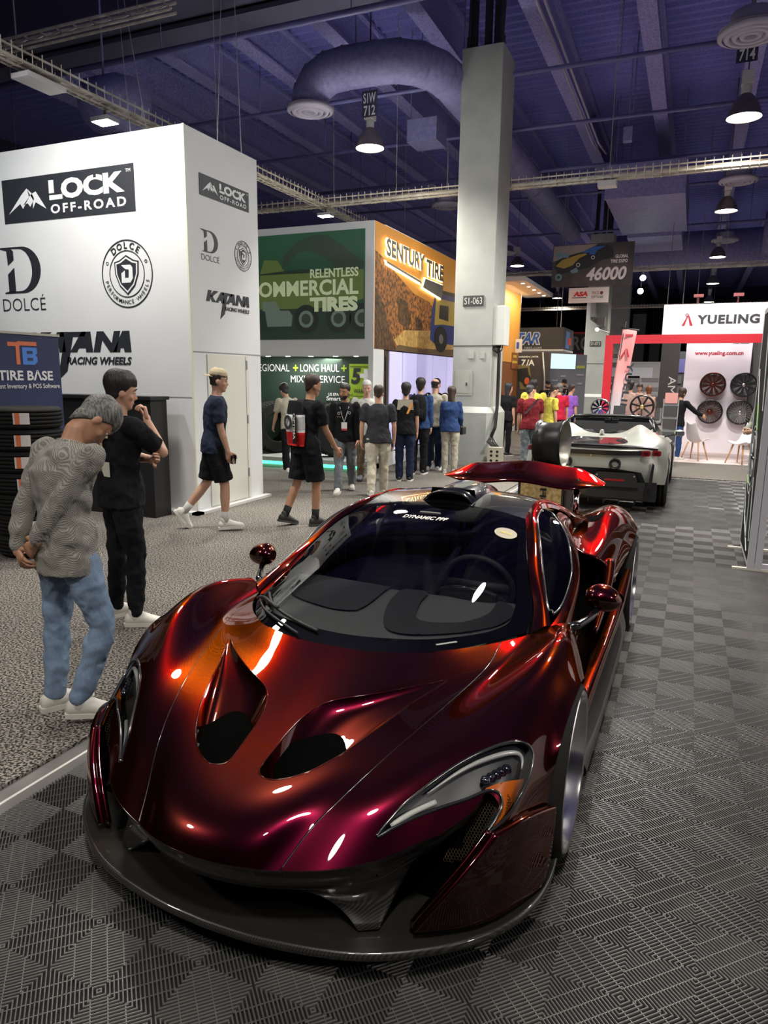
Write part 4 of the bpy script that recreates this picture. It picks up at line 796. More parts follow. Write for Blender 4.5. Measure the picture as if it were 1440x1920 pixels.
    def hs(cx,cy):
        if cy>.55: return .062
        if cy>.0: return .062+(cy-.55)/.55*(.062-(.005))
        return .005+(-cy)*(-.085)
    if hairstyle in('short','long','bob','full'):
        fr={'short':hs,'full':lambda cx,cy:(.045 if cy>.55 else (.045+(cy-.55)/.55*.065 if cy>0 else -.02+cy*.09)),
            'long':lambda cx,cy:(.055 if cy>.45 else (-.10 if cy>.0 else -.30)),'bob':lambda cx,cy:(.05 if cy>.45 else (-.06 if cy>0 else -.10))}[hairstyle]
        vv,ff=shell(fr,{'short':.013,'full':.024,'long':.016,'bob':.018}[hairstyle]); o=mesh('hair',fin(vv),ff,HAIR[hair],body,True); sm=o.modifiers.new('t','SOLIDIFY'); sm.thickness=.012; sm.offset=-1
    elif hairstyle=='bald':
        vv,ff=shell(lambda cx,cy:(.03 if cy>.2 else -.06 if cy<-.2 else -.0),.007); 
        keep=[q for q in ff if len(q)==4 and np.mean([np.dot(np.array(vv[i])-hed,hu) for i in q])<.055 and np.mean([np.dot(np.array(vv[i])-hed,hf) for i in q])<.03]; mesh('hair',fin(vv),keep,HAIR[hair],body,True)
    elif hairstyle in ('cap','cap_back'):
        vv,ff=shell(lambda cx,cy:.048,.014); cp=mesh('cap',fin(vv),ff,hair,body,True); sm=cp.modifiers.new('t','SOLIDIFY'); sm.thickness=.006
        sgn=1 if hairstyle=='cap' else -1; m=MB(); pts=[]
        for a in np.linspace(-1.05,1.05,14): pts.append((math.sin(a)*.074,math.cos(a)*.098))
        for a in np.linspace(1.05,-1.05,14): pts.append((math.sin(a)*.070,math.cos(a)*.085+.085*math.cos(a)))
        m.v=[tuple(Hd(x,sgn*y,.045-.02*abs(x)/.07-(.15*(y-.098) if y>.1 else 0))) for x,y in pts]+[tuple(Hd(x,sgn*y,.051-.02*abs(x)/.07-(.15*(y-.098) if y>.1 else 0))) for x,y in pts]; n_=len(pts)
        m.f=[tuple(range(n_)),tuple(range(n_,2*n_))]+[(i,(i+1)%n_,n_+(i+1)%n_,n_+i) for i in range(n_)]; mesh('cap_brim',fin(m.v),m.f,hair,cp)
        vv,ff=shell(lambda cx,cy:(.04 if cy>.3 else -.0 if cy>-.1 else -.06),.008); mesh('hair',fin(vv),[q for q in ff if len(q)==4 and np.mean([np.dot(np.array(vv[i])-hed,hu) for i in q])<.05],HAIR['brown'],body,True)
    # ---- face details
    m=MB(); m2=MB()
    for sx in (-1,1): ball(m,Hd(sx*.031,.083,.006),(.013,.007,.007),(hx,hf,hu),10,6); ball(m2,Hd(sx*.031,.0885,.006),(.0058,.0035,.0058),(hx,hf,hu),8,6)
    mesh('eyes',fin(m.v),m.f,M('eye_white',(0.55,0.53,0.50),0.3),body,True); mesh('irises',fin(m2.v),m2.f,M('iris_dark',(0.015,0.01,0.008),0.2),body,True)
    m=MB()
    for sx in (-1,1): limb(m,[Hd(sx*.015,.096,.026),Hd(sx*.035,.094,.031),Hd(sx*.052,.080,.025)],[.003,.0045,.0025],6)
    hm=HAIR[hair] if isinstance(hair,str) else HAIR['brown']; mesh('eyebrows',fin(m.v),m.f,hm,body,True)
    m=MB(); limb(m,[Hd(-.022,.090,-.071),Hd(0,.098,-.071),Hd(.022,.090,-.071)],[.003,.004,.003],6); mesh('lips',fin(m.v),m.f,M('lips',(0.36,0.12,0.10),0.5),body,True)
    body['_k']=0; del body['_k']
    return body, dict(S=S,pel=pel,wai=wai,che=che,shl=shl,sh=sh,el=el,wr=wr,hed=hed,ax=ax,ayd=ay(d2),d2=d2,d1=d1,fin=fin,k=k,Hd=Hd,an=an,kn=kn,hip=hip,ay1=ay(d1))
def beard(J,body,m):
    b=MB(); Hd=J['Hd']; vv=[]; 
    for z,rx,ry,yo in HEADP[:4]:
        for j in range(15): a=rad(-20+220*j/14); vv.append(tuple(Hd((rx+.006)*math.cos(a),yo+(ry+.006)*math.sin(a),z)))
    mesh('beard',J['fin'](vv),[(i*15+j,i*15+j+1,(i+1)*15+j+1,(i+1)*15+j) for i in range(3) for j in range(14)],m,body,True)
def lanyard(J,body,strap,card=(0.8,0.8,0.78)):
    """neck strap with a badge on the chest"""
    fy=-J['ayd'] if J['ayd'][1]<0 else J['ayd']; c=J['che']; d=J['d2']; ax=J['ax']; f1=J['ay1'] if J['ay1'][1]>0 else -J['ay1']
    m=MB(); g=.135
    for s in (-1,1): m.tube([J['shl']+d*.04+ax*s*.06,J['shl']-d*.03+ax*s*.07+fy*.095,c+ax*s*.035+f1*g,c-J['d1']*.10+f1*(g+.004)],.006,6)
    mesh('lanyard',J['fin'](m.v),m.f,strap,body)
    m=MB(); q=c-J['d1']*.17+f1*(g+.006); m.prism([(-.045,-.065),(.045,-.065),(.045,.065),(-.045,.065)],q,ax,J['d1'],.004); o=mesh('badge',J['fin'](m.v),m.f,mat('badge_card',card,.5) if 'badge_card' not in bpy.data.materials else bpy.data.materials['badge_card'],body)
    m=MB(); m.prism([(-.045,-.065),(.045,-.065),(.045,-.035),(-.045,-.035)],q+f1*.004,ax,J['d1'],.002).prism([(-.045,-.065),(.045,-.065),(.045,-.035),(-.045,-.035)],q+f1*.002,ax,J['d1'],.002); mesh('badge_stripe',J['fin'](m.v),m.f,M('badge_red',(0.5,0.05,0.10),0.5),o)
# ================================================================ sports car: surfaces
# every panel is a smooth patch through a net of control points; x right, y towards the tail, z up, origin under the front axle
def _card(n, t):
    """weights of a natural cubic spline through n evenly spaced knots, at parameters t"""
    t=np.atleast_1d(np.asarray(t,float)); I=np.eye(n)
    A=np.zeros((n,n)); B=np.zeros((n,n)); A[0,0]=A[-1,-1]=1
    for i in range(1,n-1):
        A[i,i-1:i+2]=(1,4,1); B[i,i-1:i+2]=(6,-12,6)
    D=np.linalg.solve(A,B)
    k=np.clip(np.floor(t).astype(int),0,n-2); f=t-k
    a=1-f
    return a[:,None]*I[k]+f[:,None]*I[k+1]+((a**3-a)[:,None]*D[k]+(f**3-f)[:,None]*D[k+1])/6
class Patch:
    def __init__(s, P): s.P=np.array(P,float); s.nu,s.nv=s.P.shape[:2]      # P[u][v]
    def at(s,u,v): return np.einsum('ki,kj,ijc->kc',_card(s.nu,u),_card(s.nv,v),s.P)
    def grid(s,us,vs): return np.einsum('ai,bj,ijc->abc',_card(s.nu,us),_card(s.nv,vs),s.P)
    def normal(s,u,v):
        u=np.asarray(u,float); v=np.asarray(v,float); e=1e-3; n=np.cross(s.at(u+e,v)-s.at(u-e,v), s.at(u,v+e)-s.at(u,v-e)); return n/np.linalg.norm(n,axis=1)[:,None]
def mirr(cols):
    """centre line + right hand lines -> full width"""
    c=np.array(cols,float); return np.concatenate([c[:0:-1]*[-1,1,1], c])
FRONT = mirr([
 [(0,-1.03,.37),(0,-.97,.435),(0,-.85,.49),(0,-.68,.54),(0,-.50,.59),(0,-.33,.64),(0,-.22,.675),(0,-.13,.705)],
 [(.10,-1.022,.37),(.11,-.96,.435),(.125,-.84,.493),(.145,-.67,.545),(.165,-.49,.597),(.18,-.32,.645),(.19,-.21,.68),(.2,-.12,.71)],
 [(.185,-.998,.365),(.21,-.92,.438),(.25,-.805,.497),(.30,-.63,.557),(.355,-.42,.61),(.40,-.21,.655),(.42,-.09,.69),(.43,-.01,.715)],
 [(.262,-.965,.36),(.305,-.86,.44),(.36,-.755,.50),(.442,-.56,.57),(.527,-.305,.625),(.59,-.07,.665),(.61,.07,.69),(.605,.205,.704)],
 [(.44,-.885,.372),(.47,-.79,.445),(.51,-.69,.507),(.57,-.51,.58),(.63,-.27,.643),(.668,-.03,.682),(.685,.17,.692),(.69,.385,.69)],
 [(.62,-.735,.39),(.65,-.63,.47),(.68,-.52,.54),(.715,-.37,.62),(.745,-.17,.693),(.765,.06,.735),(.765,.27,.727),(.76,.47,.708)],
 [(.785,-.60,.41),(.80,-.49,.50),(.81,-.385,.57),(.82,-.25,.645),(.835,-.08,.722),(.845,.12,.765),(.84,.31,.757),(.825,.50,.72)],
 [(.87,-.45,.41),(.88,-.37,.49),(.887,-.29,.56),(.895,-.18,.635),(.905,-.03,.693),(.91,.14,.713),(.898,.32,.69),(.87,.48,.65)],
 [(.915,-.34,.38),(.925,-.30,.49),(.935,-.23,.575),(.945,-.13,.635),(.952,0,.66),(.952,.13,.64),(.94,.24,.575),(.905,.33,.46)]])
GLASS = mirr([
 [(0,-.13,.705),(0,.13,.795),(0,.40,.88),(0,.70,.965),(0,1.0,1.03),(0,1.27,1.065)],
 [(.24,-.105,.71),(.235,.15,.80),(.22,.42,.882),(.21,.71,.963),(.20,1.0,1.026),(.20,1.26,1.06)],
 [(.46,.02,.713),(.45,.25,.79),(.43,.48,.868),(.395,.75,.95),(.365,1.01,1.012),(.35,1.235,1.05)],
 [(.675,.385,.695),(.66,.55,.755),(.622,.665,.82),(.574,.815,.905),(.522,1.017,.985),(.478,1.19,1.03)]])
ROOF = mirr([
 [(0,1.27,1.065),(0,1.5,1.08),(0,1.8,1.075),(0,2.15,1.0),(0,2.6,.885),(0,3.1,.785),(0,3.45,.715)],
 [(.25,1.25,1.057),(.24,1.5,1.075),(.25,1.8,1.065),(.28,2.15,.985),(.30,2.6,.855),(.3,3.1,.755),(.3,3.45,.70)],
 [(.478,1.19,1.03),(.462,1.42,1.06),(.46,1.72,1.05),(.50,2.1,.955),(.53,2.52,.80),(.5,3.05,.735),(.47,3.4,.695)]])
RAIL = [
 [(.69,.385,.69),(.668,.55,.752),(.625,.665,.823),(.577,.815,.908),(.525,1.017,.988),(.48,1.19,1.034),(.464,1.42,1.064),(.463,1.72,1.055),(.50,2.1,.96),(.53,2.52,.80)],
 [(.735,.44,.712),(.70,.57,.768),(.665,.675,.826),(.617,.825,.906),(.558,1.025,.998),(.512,1.21,1.045),(.492,1.43,1.062),(.505,1.74,1.035),(.56,2.1,.94),(.60,2.48,.81)],
 [(.76,.47,.708),(.733,.56,.746),(.70,.655,.79),(.648,.82,.88),(.585,1.03,.985),(.535,1.23,1.035),(.52,1.45,1.045),(.55,1.73,1.0),(.62,2.05,.90),(.66,2.38,.82)]]
SIDEGLASS = [
 [(.733,.56,.746),(.70,.655,.79),(.648,.82,.88),(.585,1.03,.985),(.535,1.23,1.035),(.52,1.45,1.045)],
 [(.745,.58,.742),(.735,.70,.765),(.705,.89,.845),(.66,1.07,.925),(.607,1.25,.985),(.545,1.46,1.035)],
 [(.752,.56,.733),(.768,.72,.74),(.766,.955,.805),(.745,1.08,.868),(.685,1.26,.952),(.57,1.47,1.02)]]
DOOR = [
 [(.76,.47,.708),(.775,.72,.735),(.773,.955,.80),(.753,1.085,.862),(.693,1.27,.948),(.60,1.48,1.0),(.57,1.73,.985)],
 [(.80,.49,.695),(.808,.74,.70),(.805,.97,.745),(.79,1.12,.78),(.745,1.32,.83),(.68,1.53,.87),(.65,1.75,.88)],
 [(.845,.47,.62),(.815,.75,.585),(.79,.98,.58),(.765,1.15,.58),(.725,1.35,.58),(.67,1.55,.58),(.64,1.75,.6)],
 [(.88,.42,.46),(.84,.73,.41),(.815,.97,.39),(.80,1.18,.385),(.78,1.4,.38),(.75,1.6,.37),(.73,1.8,.37)],
 [(.90,.40,.30),(.89,.72,.24),(.88,.98,.22),(.875,1.2,.21),(.87,1.45,.21),(.87,1.7,.21),(.87,1.95,.21)]]
HAUNCH = [
 [(.60,1.62,.90),(.60,2.0,.815),(.55,2.4,.765),(.49,2.67,.745),(.47,3.0,.73),(.46,3.4,.69)],
 [(.71,1.58,.80),(.69,2.0,.80),(.65,2.4,.815),(.62,2.67,.815),(.61,3.0,.785),(.60,3.42,.725)],
 [(.80,1.58,.765),(.785,2.0,.815),(.77,2.4,.86),(.765,2.67,.868),(.755,3.0,.84),(.74,3.42,.75)],
 [(.87,1.62,.71),(.88,2.02,.765),(.885,2.4,.80),(.89,2.67,.81),(.885,3.0,.785),(.86,3.36,.69)],
 [(.91,1.72,.60),(.945,2.36,.64),(.962,2.50,.70),(.968,2.67,.725),(.96,2.86,.70),(.93,3.04,.56)]]
CORNER = [
 [(.785,-.60,.41),(.72,-.675,.31),(.645,-.735,.21),(.60,-.765,.145)],
 [(.835,-.52,.413),(.79,-.62,.31),(.73,-.68,.2),(.70,-.70,.145)],
 [(.87,-.45,.41),(.85,-.53,.30),(.82,-.585,.2),(.80,-.60,.145)],
 [(.915,-.34,.38),(.915,-.37,.29),(.91,-.40,.2),(.895,-.42,.145)]]
# ================================================================ sports car: build
def candy(name, face, mid, edge, rough=0.26, dark=1.0):
    """flip-flop candy paint under clear lacquer: crimson seen square on, copper at a slant"""
    m = mat(name, mid, rough, 1.0, coat=1.0, coat_rough=0.015); bsdf(m).inputs['Specular Tint'].default_value = (0.50,0.20,0.05,1)
    lw = nd(m,'ShaderNodeLayerWeight'); lw.inputs['Blend'].default_value = 0.5
    cr = nd(m,'ShaderNodeValToRGB'); e = cr.color_ramp.elements
    e[0].position = 0.02; e[0].color = (*face,1); e[1].position = 0.80; e[1].color = (*edge,1)
    k = e.new(0.42); k.color = (*mid,1)
    lk(m, lw.outputs['Facing'], cr.inputs['Fac']); lk(m, cr.outputs['Color'], bsdf(m).inputs['Base Color'])
    return m
PAINT = candy('candy_paint', (0.036,0.001,0.0065), (0.058,0.0120,0.0028), (0.25,0.085,0.010))
GLOSSB = M('gloss_black',(0.006,0.006,0.008),0.25,coat=1.0,coat_rough=0.01)
DARKIN = M('cabin_dark',(0.008,0.008,0.009),0.8)
def carbon_mat():
    m = mat('carbon_fibre',(0.02,0.02,0.02),0.35,0.0,coat=0.8,coat_rough=0.03)
    tc = nd(m,'ShaderNodeTexCoord'); mp = nd(m,'ShaderNodeMapping'); mp.inputs['Rotation'].default_value = (0,0,rad(45))
    wv = nd(m,'ShaderNodeTexWave'); wv.inputs['Scale'].default_value = 55; wv.wave_profile = 'SIN'
    lk(m, tc.outputs['Object'], mp.inputs['Vector']); lk(m, mp.outputs['Vector'], wv.inputs['Vector'])
    cr = nd(m,'ShaderNodeValToRGB'); cr.color_ramp.elements[0].color=(0.006,0.006,0.006,1); cr.color_ramp.elements[1].color=(0.034,0.031,0.026,1)
    lk(m, wv.outputs['Fac'], cr.inputs['Fac']); lk(m, cr.outputs['Color'], bsdf(m).inputs['Base Color']); return m
CARBON = carbon_mat()
def glass_mat(name, tint, refl_rough=0.0, ior=1.5):
    """thin pane: tinted see-through plus a mirror reflection that grows towards grazing angles"""
    m = bpy.data.materials.new(name); m.use_nodes=True; nt=m.node_tree; nt.nodes.remove(bsdf(m))
    t=nd(m,'ShaderNodeBsdfTransparent'); t.inputs[0].default_value=(*tint,1)
    g=nd(m,'ShaderNodeBsdfGlossy'); g.inputs['Roughness'].default_value=refl_rough
    fr=nd(m,'ShaderNodeFresnel'); fr.inputs['IOR'].default_value=ior; mx=nd(m,'ShaderNodeMixShader')
    lk(m,fr.outputs[0],mx.inputs[0]); lk(m,t.outputs[0],mx.inputs[1]); lk(m,g.outputs[0],mx.inputs[2])
    lk(m,mx.outputs[0],nt.nodes['Material Output'].inputs['Surface']); return m
WSGLASS = glass_mat('tinted_glass',(0.72,0.75,0.76)); CLEAR = glass_mat('clear_glass',(0.92,0.93,0.94))
def closed(poly, n=160):
    """smooth closed outline through points"""
    P=np.array(poly,float); k=len(P); t=np.linspace(0,k,n,endpoint=False); i=t.astype(int); f=(t-i)[:,None]
    a,b,c,d=P[(i-1)%k],P[i%k],P[(i+1)%k],P[(i+2)%k]
    return 0.5*((2*b)+(c-a)*f+(2*a-5*b+4*c-d)*f*f+(3*b-a-3*c+d)*f**3)
def opencurve(poly, n=60):
    P=np.array(poly,float); return _card(len(P), np.linspace(0,len(P)-1,n))@P
def inside(pts, poly):
    x,y=pts[:,0],pts[:,1]; r=np.zeros(len(pts),bool); n=len(poly)
    for i in range(n):
        x1,y1=poly[i]; x2,y2=poly[i-1]
        c=((y1>y)!=(y2>y)); 
        with np.errstate(divide='ignore',invalid='ignore'): r^= c&(x<(x2-x1)*(y-y1)/(y2-y1+1e-15)+x1)
    return r
def cut_patch(p, us, vs, holes=(), keep=None, off=0.0):
    """grid over a patch; outlines in (u,v) are cut out (or kept), the grid pulled onto the outline"""
    U,V=np.meshgrid(us,vs,indexing='ij'); Q=np.stack([U.ravel(),V.ravel()],1); du,dv=us[1]-us[0],vs[1]-vs[0]; sc=np.array([du,dv])
    for poly in list(holes)+([keep] if keep is not None else []):
        a=poly/sc; b=np.roll(poly,-1,0)/sc; q=Q/sc
        lo=a.min(0)-1.5; hi=a.max(0)+1.5
        idx=np.where(((q>lo)&(q<hi)).all(1))[0]
        for s in range(0,len(idx),400):
            I=idx[s:s+400]; x=q[I][:,None,:]; d=(b-a)[None]; t=np.clip(((x-a[None])*d).sum(2)/((d*d).sum(2)+1e-12),0,1)
            c=a[None]+t[...,None]*d; e=np.linalg.norm(c-x,axis=2); j=e.argmin(1); m=e[np.arange(len(I)),j]<0.62
            Q[I[m]]=c[np.arange(len(I)),j][m]*sc
    S=p.at(Q[:,0],Q[:,1])
    if off: S=S+p.normal(Q[:,0],Q[:,1])*off
    nu,nv=len(us),len(vs); I=np.arange(nu*nv).reshape(nu,nv)
    f=np.stack([I[:-1,:-1],I[1:,:-1],I[1:,1:],I[:-1,1:]],-1).reshape(-1,4)
    cen=Q[f].mean(1); ok=np.ones(len(f),bool)
    for poly in holes: ok&=~inside(cen,poly)
    if keep is not None: ok&=inside(cen,keep)
    f=f[ok]; used=np.unique(f); mp_=-np.ones(nu*nv,int); mp_[used]=np.arange(len(used))
    return S[used], mp_[f]
def patch_obj(name, p, us, vs, m, parent, holes=(), keep=None, off=0.0, flip=False, solid=0.0):
    v,f=cut_patch(p,us,vs,holes,keep,off)
    if flip: f=f[:,::-1]
    o=mesh(name,v,f,m,parent,True)
    if solid:
        s=o.modifiers.new('thick','SOLIDIFY'); s.thickness=solid; s.offset=-1
    return o
def mirror_cols(P): return [[(-a,b,c) for a,b,c in col] for col in P]
CAR = thing('sports_car','low copper red supercar with black roof, carbon front splitter and high rear wing','car',(-1.40,-0.98,0.0))
A_=Patch(FRONT); C0=8.0
VENT=[(.42,2.7),(.47,2.52),(.62,2.42),(.88,2.37),(1.17,2.42),(1.54,2.6),(1.78,2.84),(2.0,3.22),(2.12,3.72),(2.22,4.28),(2.42,4.98),(2.1,4.9),(1.5,4.75),(.85,4.5),(.55,4.1),(.44,3.6),(.42,3.1)]
HLP=[(4.18,.72),(4.21,1.17),(4.29,1.67),(4.53,2.13),(4.87,2.36),(5.41,2.38),(6.02,2.24),(6.43,1.98),(6.65,1.54),(6.66,.95),(6.47,.35),(6.2,.06),(5.98,-.01),(6.04,.2),(6.09,.49),(5.93,.84),(5.66,1.03),(5.32,1.0),(4.91,1.03),(4.58,1.0),(4.34,.86)]
AMB=[(5.30,1.02),(5.55,1.10),(5.79,1.16),(6.34,1.05),(6.58,.95),(6.44,.37),(6.17,.08),(6.0,.02),(6.05,.2),(6.10,.49),(5.94,.84),(5.68,1.01)]
GRL=[(5.64,.97),(5.85,.80),(6.03,.49),(5.99,.18),(5.93,-.1),(5.2,-.12),(4.4,-.1),(4.5,.03),(4.71,.11),(4.91,.17),(5.11,.22),(5.28,.34),(5.46,.5),(5.57,.68)]
def P2(poly,s=1): return np.array([(C0+s*a,b) for a,b in poly])
holes_v=[closed(P2(VENT,s),200) for s in (1,-1)]
gap=0.018
hood=patch_obj('hood',A_,np.linspace(C0-3+gap,C0+3-gap,210),np.linspace(0,7,260),PAINT,CAR,holes=holes_v)
under=patch_obj('hood_seal',A_,np.linspace(C0-3.3,C0+3.3,60),np.linspace(0.1,7,60),GLOSSB,hood,off=-0.012 if A_.normal([8.],[3.])[0][2]>0 else 0.012,holes=holes_v)
SGN = 1.0 if A_.normal([8.],[3.])[0][2]>0 else -1.0
for s in (1,-1):
    us=np.linspace(3+gap,8,110); us=C0+s*us; us=np.sort(us)
    fen=patch_obj('front_fender',A_,us,np.linspace(0,7,190),PAINT,CAR,holes=[closed(P2(HLP,s),220),closed(P2(GRL,s),160)])
    hb=patch_obj('headlight',A_,np.sort(C0+s*np.linspace(4.0,6.8,60)),np.linspace(-.1,2.5,70),M('headlight_bowl',(0.16,0.16,0.155),0.30,0.85),CAR,keep=closed(P2(HLP,s),220),off=-0.035*SGN)
    patch_obj('lens',A_,np.sort(C0+s*np.linspace(4.0,6.8,60)),np.linspace(-.1,2.5,70),CLEAR,hb,keep=closed(P2(HLP,s),220),off=0.001*SGN)
    patch_obj('amber_reflector',A_,np.sort(C0+s*np.linspace(5.2,6.7,40)),np.linspace(-.1,1.3,40),M('amber_plastic',(0.75,0.16,0.01),0.25,spec=0.6,coat=0.6),hb,keep=closed(P2(AMB,s),120),off=-0.010*SGN)
    q=closed(P2(HLP,s),220); g=MB().tube(A_.at(q[:,0],q[:,1])+A_.normal(q[:,0],q[:,1])*SGN*0.001,0.0055,8,closed=True).build('headlight_seal',GLOSSB,hb,True)
    q=P2([(4.55,1.75),(4.9,2.08),(5.4,2.12),(5.95,2.0),(6.3,1.75),(6.42,1.35)],s); q=opencurve(q,40)
    MB().tube(A_.at(q[:,0],q[:,1])-A_.normal(q[:,0],q[:,1])*SGN*0.014,[.002+.007*math.sin(PI*i/39) for i in range(40)],8).build('light_guide',M('light_guide',(0.75,0.75,0.72),0.2,0.3),hb,True)
    q=P2([(4.3,.95),(4.5,1.2),(4.8,1.3)],s); q=opencurve(q,12)
    MB().tube(A_.at(q[:,0],q[:,1])-A_.normal(q[:,0],q[:,1])*SGN*0.012,.009,8).build('daytime_lamp',M('frosted_lamp',(0.8,0.8,0.75),0.3),hb,True)
    c=A_.at([C0+s*5.95],[1.55])[0]; n=A_.normal([C0+s*5.95],[1.55])[0]*SGN
    pj=MB()
    for k in range(5):
        qq=c-n*(0.022)+np.array((s*-0.012*k,0.004-0.02*k,-0.002*k)); pj.lathe([(0.0,.012),(.012,.009),(.017,0),(.017,-.01)],tuple(qq),n=14)
    pj.build('led_projector',M('lens_black',(0.01,0.01,0.02),0.05,coat=1),hb,True)
    # mesh grille behind the blade
    q=closed(P2(GRL,s),120); gp=A_.at(q[:,0],q[:,1])
    T=np.array([(s*.80,-.47,.49),(s*.83,-.50,.45),(s*.80,-.575,.40),(s*.72,-.62,.30),(s*.64,-.66,.31),(s*.68,-.58,.40),(s*.74,-.50,.46)])
    nrm=np.cross(T[2]-T[0],T[4]-T[0]); nrm/=np.linalg.norm(nrm); ux=T[3]-T[0]; ux/=np.linalg.norm(ux); uy=np.cross(nrm,ux)
    o2=[((p-T[0])@ux,(p-T[0])@uy) for p in T]; poly=np.array(o2); gm=MB(); lo,hi=poly.min(0),poly.max(0); st=.0095
    nx,ny=int((hi[0]-lo[0])/st),int((hi[1]-lo[1])/st*1.0)
    for i in range(nx+1):
        for j in range(ny+1):
            cx,cy=lo[0]+(i+.5*(j%2))*st,lo[1]+j*st
            if inside(np.array([(cx,cy)]),poly)[0]:
                pts=[T[0]+ux*(cx+.0058*math.cos(PI/3*k+PI/6))+uy*(cy+.0062*math.sin(PI/3*k+PI/6)) for k in range(6)]
                gm.tube(pts,.0011,4,closed=True)
    gm.build('intake_mesh',M('grille_bronze',(0.10,0.075,0.045),0.4,0.8),CAR)
    gb=MB(); gb.prism([tuple(x) for x in poly],T[0]+np.array((0,.02,-.01)),ux,uy,0.004); gb.build('intake_backing',M('void_black',(0.002,0.002,0.002),0.9,spec=0.02),CAR)
    # outer corner of the bumper
    cp=Patch([[(s*a,b,c_) for a,b,c_ in col] for col in CORNER])
    v,f=cut_patch(cp,np.linspace(0,3,40),np.linspace(0,3,50)); 
    if s<0: f=f[:,::-1]
    co=mesh('bumper_corner',v,f,PAINT,CAR,True); sm=co.modifiers.new('thick','SOLIDIFY'); sm.thickness=0.035; sm.offset=-1
    q=cp.at(np.zeros(30),np.linspace(0,3,30)); q2=cp.at(np.linspace(0,3,30),np.full(30,3.0))
    MB().tube(list(q)+list(q2[1:]),.011,10).build('corner_edge',PAINT,co,True)
    # hood vent: floor falling forward, dark hole, rim
    hv=closed(P2(VENT,s),240); top=A_.at(hv[:,0],hv[:,1]); ymin,ymax=top[:,1].min()+1e-4,top[:,1].max()-1e-4; ns,nc=54,26; grid=[]
    tp2=np.concatenate([top,top[:1]])
    for i in range(ns):
        y=ymin+(ymax-ymin)*(.5-.5*math.cos(PI*i/(ns-1))); xs_=[]
        for p,q in zip(tp2[:-1],tp2[1:]):
            if (p[1]-y)*(q[1]-y)<=0 and abs(p[1]-q[1])>1e-9: k=(y-p[1])/(q[1]-p[1]); xs_.append(p+(q-p)*k)
        xs_=sorted(xs_,key=lambda p:s*p[0]); l,r=xs_[0],xs_[-1]; f_=(ymax-y)/(ymax-ymin); d=.115*f_**1.25*min(1,(1-f_)*9+.05)
        for j in range(nc):
            c_=.5-.5*math.cos(PI*j/(nc-1)); p=l+(r-l)*c_; sh=(1-abs(2*c_-1)**(7 if c_>.5 else 3.2)); grid.append((p[0],p[1],p[2]-d*sh-.0005))
    F_=[(i*nc+j,i*nc+j+1,(i+1)*nc+j+1,(i+1)*nc+j) for i in range(ns-1) for j in range(nc-1)]
    if s<0: F_=[q[::-1] for q in F_]
    ve=mesh('hood_vent',grid,F_,PAINT,hood,True); G3=np.array(grid).reshape(ns,nc,3)
    def fl(fr,c_):   # point on the vent floor, fr from the front edge
        a=math.acos(1-2*min(max(fr,0),1))/PI*(ns-1); b=math.acos(1-2*min(max(c_,0),1))/PI*(nc-1); i,j=min(int(a),ns-2),min(int(b),nc-2); u,w=a-i,b-j
        return (G3[i,j]*(1-u)*(1-w)+G3[i+1,j]*u*(1-w)+G3[i,j+1]*(1-u)*w+G3[i+1,j+1]*u*w)+np.array((0,-.001,.0035))
    op=[]
    for i in range(13):
        t=i/12; c_=.08+.84*t; f0,f1=.05+.10*abs(2*t-1)**2,.30+.16*math.sin(PI*t**.8)
        op.append([fl(f0+(f1-f0)*j/9,c_) for j in range(10)])
    mesh('vent_opening',[p for r in op for p in r],[(i*10+j,i*10+j+1,(i+1)*10+j+1,(i+1)*10+j) for i in range(12) for j in range(9)],M('void_black'),ve,True)
    MB().tube(top+np.array((0,0,-.001)),.0026,6,closed=True).build('vent_rim',PAINT,ve,True)
# shut lines: thin dark cords lying in the gaps
for s in (1,-1):
    q=A_.at(np.full(60,C0+3*s),np.linspace(0,7,60)); MB().tube(q-np.array((0,0,.004)),.004,6).build('shut_line',GLOSSB,hood,True)
# nose band, splitter, ducts
lip_u=np.concatenate([np.linspace(-4.42,4.42,90)]); lp=A_.at(C0+lip_u,np.zeros(90))
blade=[(4.5,.03),(4.71,.11),(4.91,.17),(5.11,.22),(5.28,.34),(5.46,.5),(5.57,.70),(5.62,.86)]
br=A_.at([C0+a for a,b in blade],[b for a,b in blade]); bl=A_.at([C0-a for a,b in blade],[b for a,b in blade])[::-1]
path=np.concatenate([bl,lp,br]); k=len(path); tpr=np.ones(k); tpr[:8]=np.linspace(.25,1,8); tpr[-8:]=np.linspace(1,.25,8)
inw=np.stack([-path[:,0]*.55,np.full(k,.6),np.zeros(k)],1); inw/=np.linalg.norm(inw,axis=1)[:,None]
rows=[path+np.array((0,0,.003))]
for a,b in ((.004,-.012),(.018,-.016),(.022,-.05),(.045,-.095),(.085,-.105)): rows.append(path+inw*(a*tpr)[:,None]+np.array((0,0,1.))*(b*tpr)[:,None])
vv=np.concatenate(rows); ff=[(i*k+j,(i+1)*k+j,(i+1)*k+j+1,i*k+j+1) for i in range(len(rows)-1) for j in range(k-1)]
band=mesh('nose_band',vv,ff,CARBON,CAR,True)
bot=rows[-2]
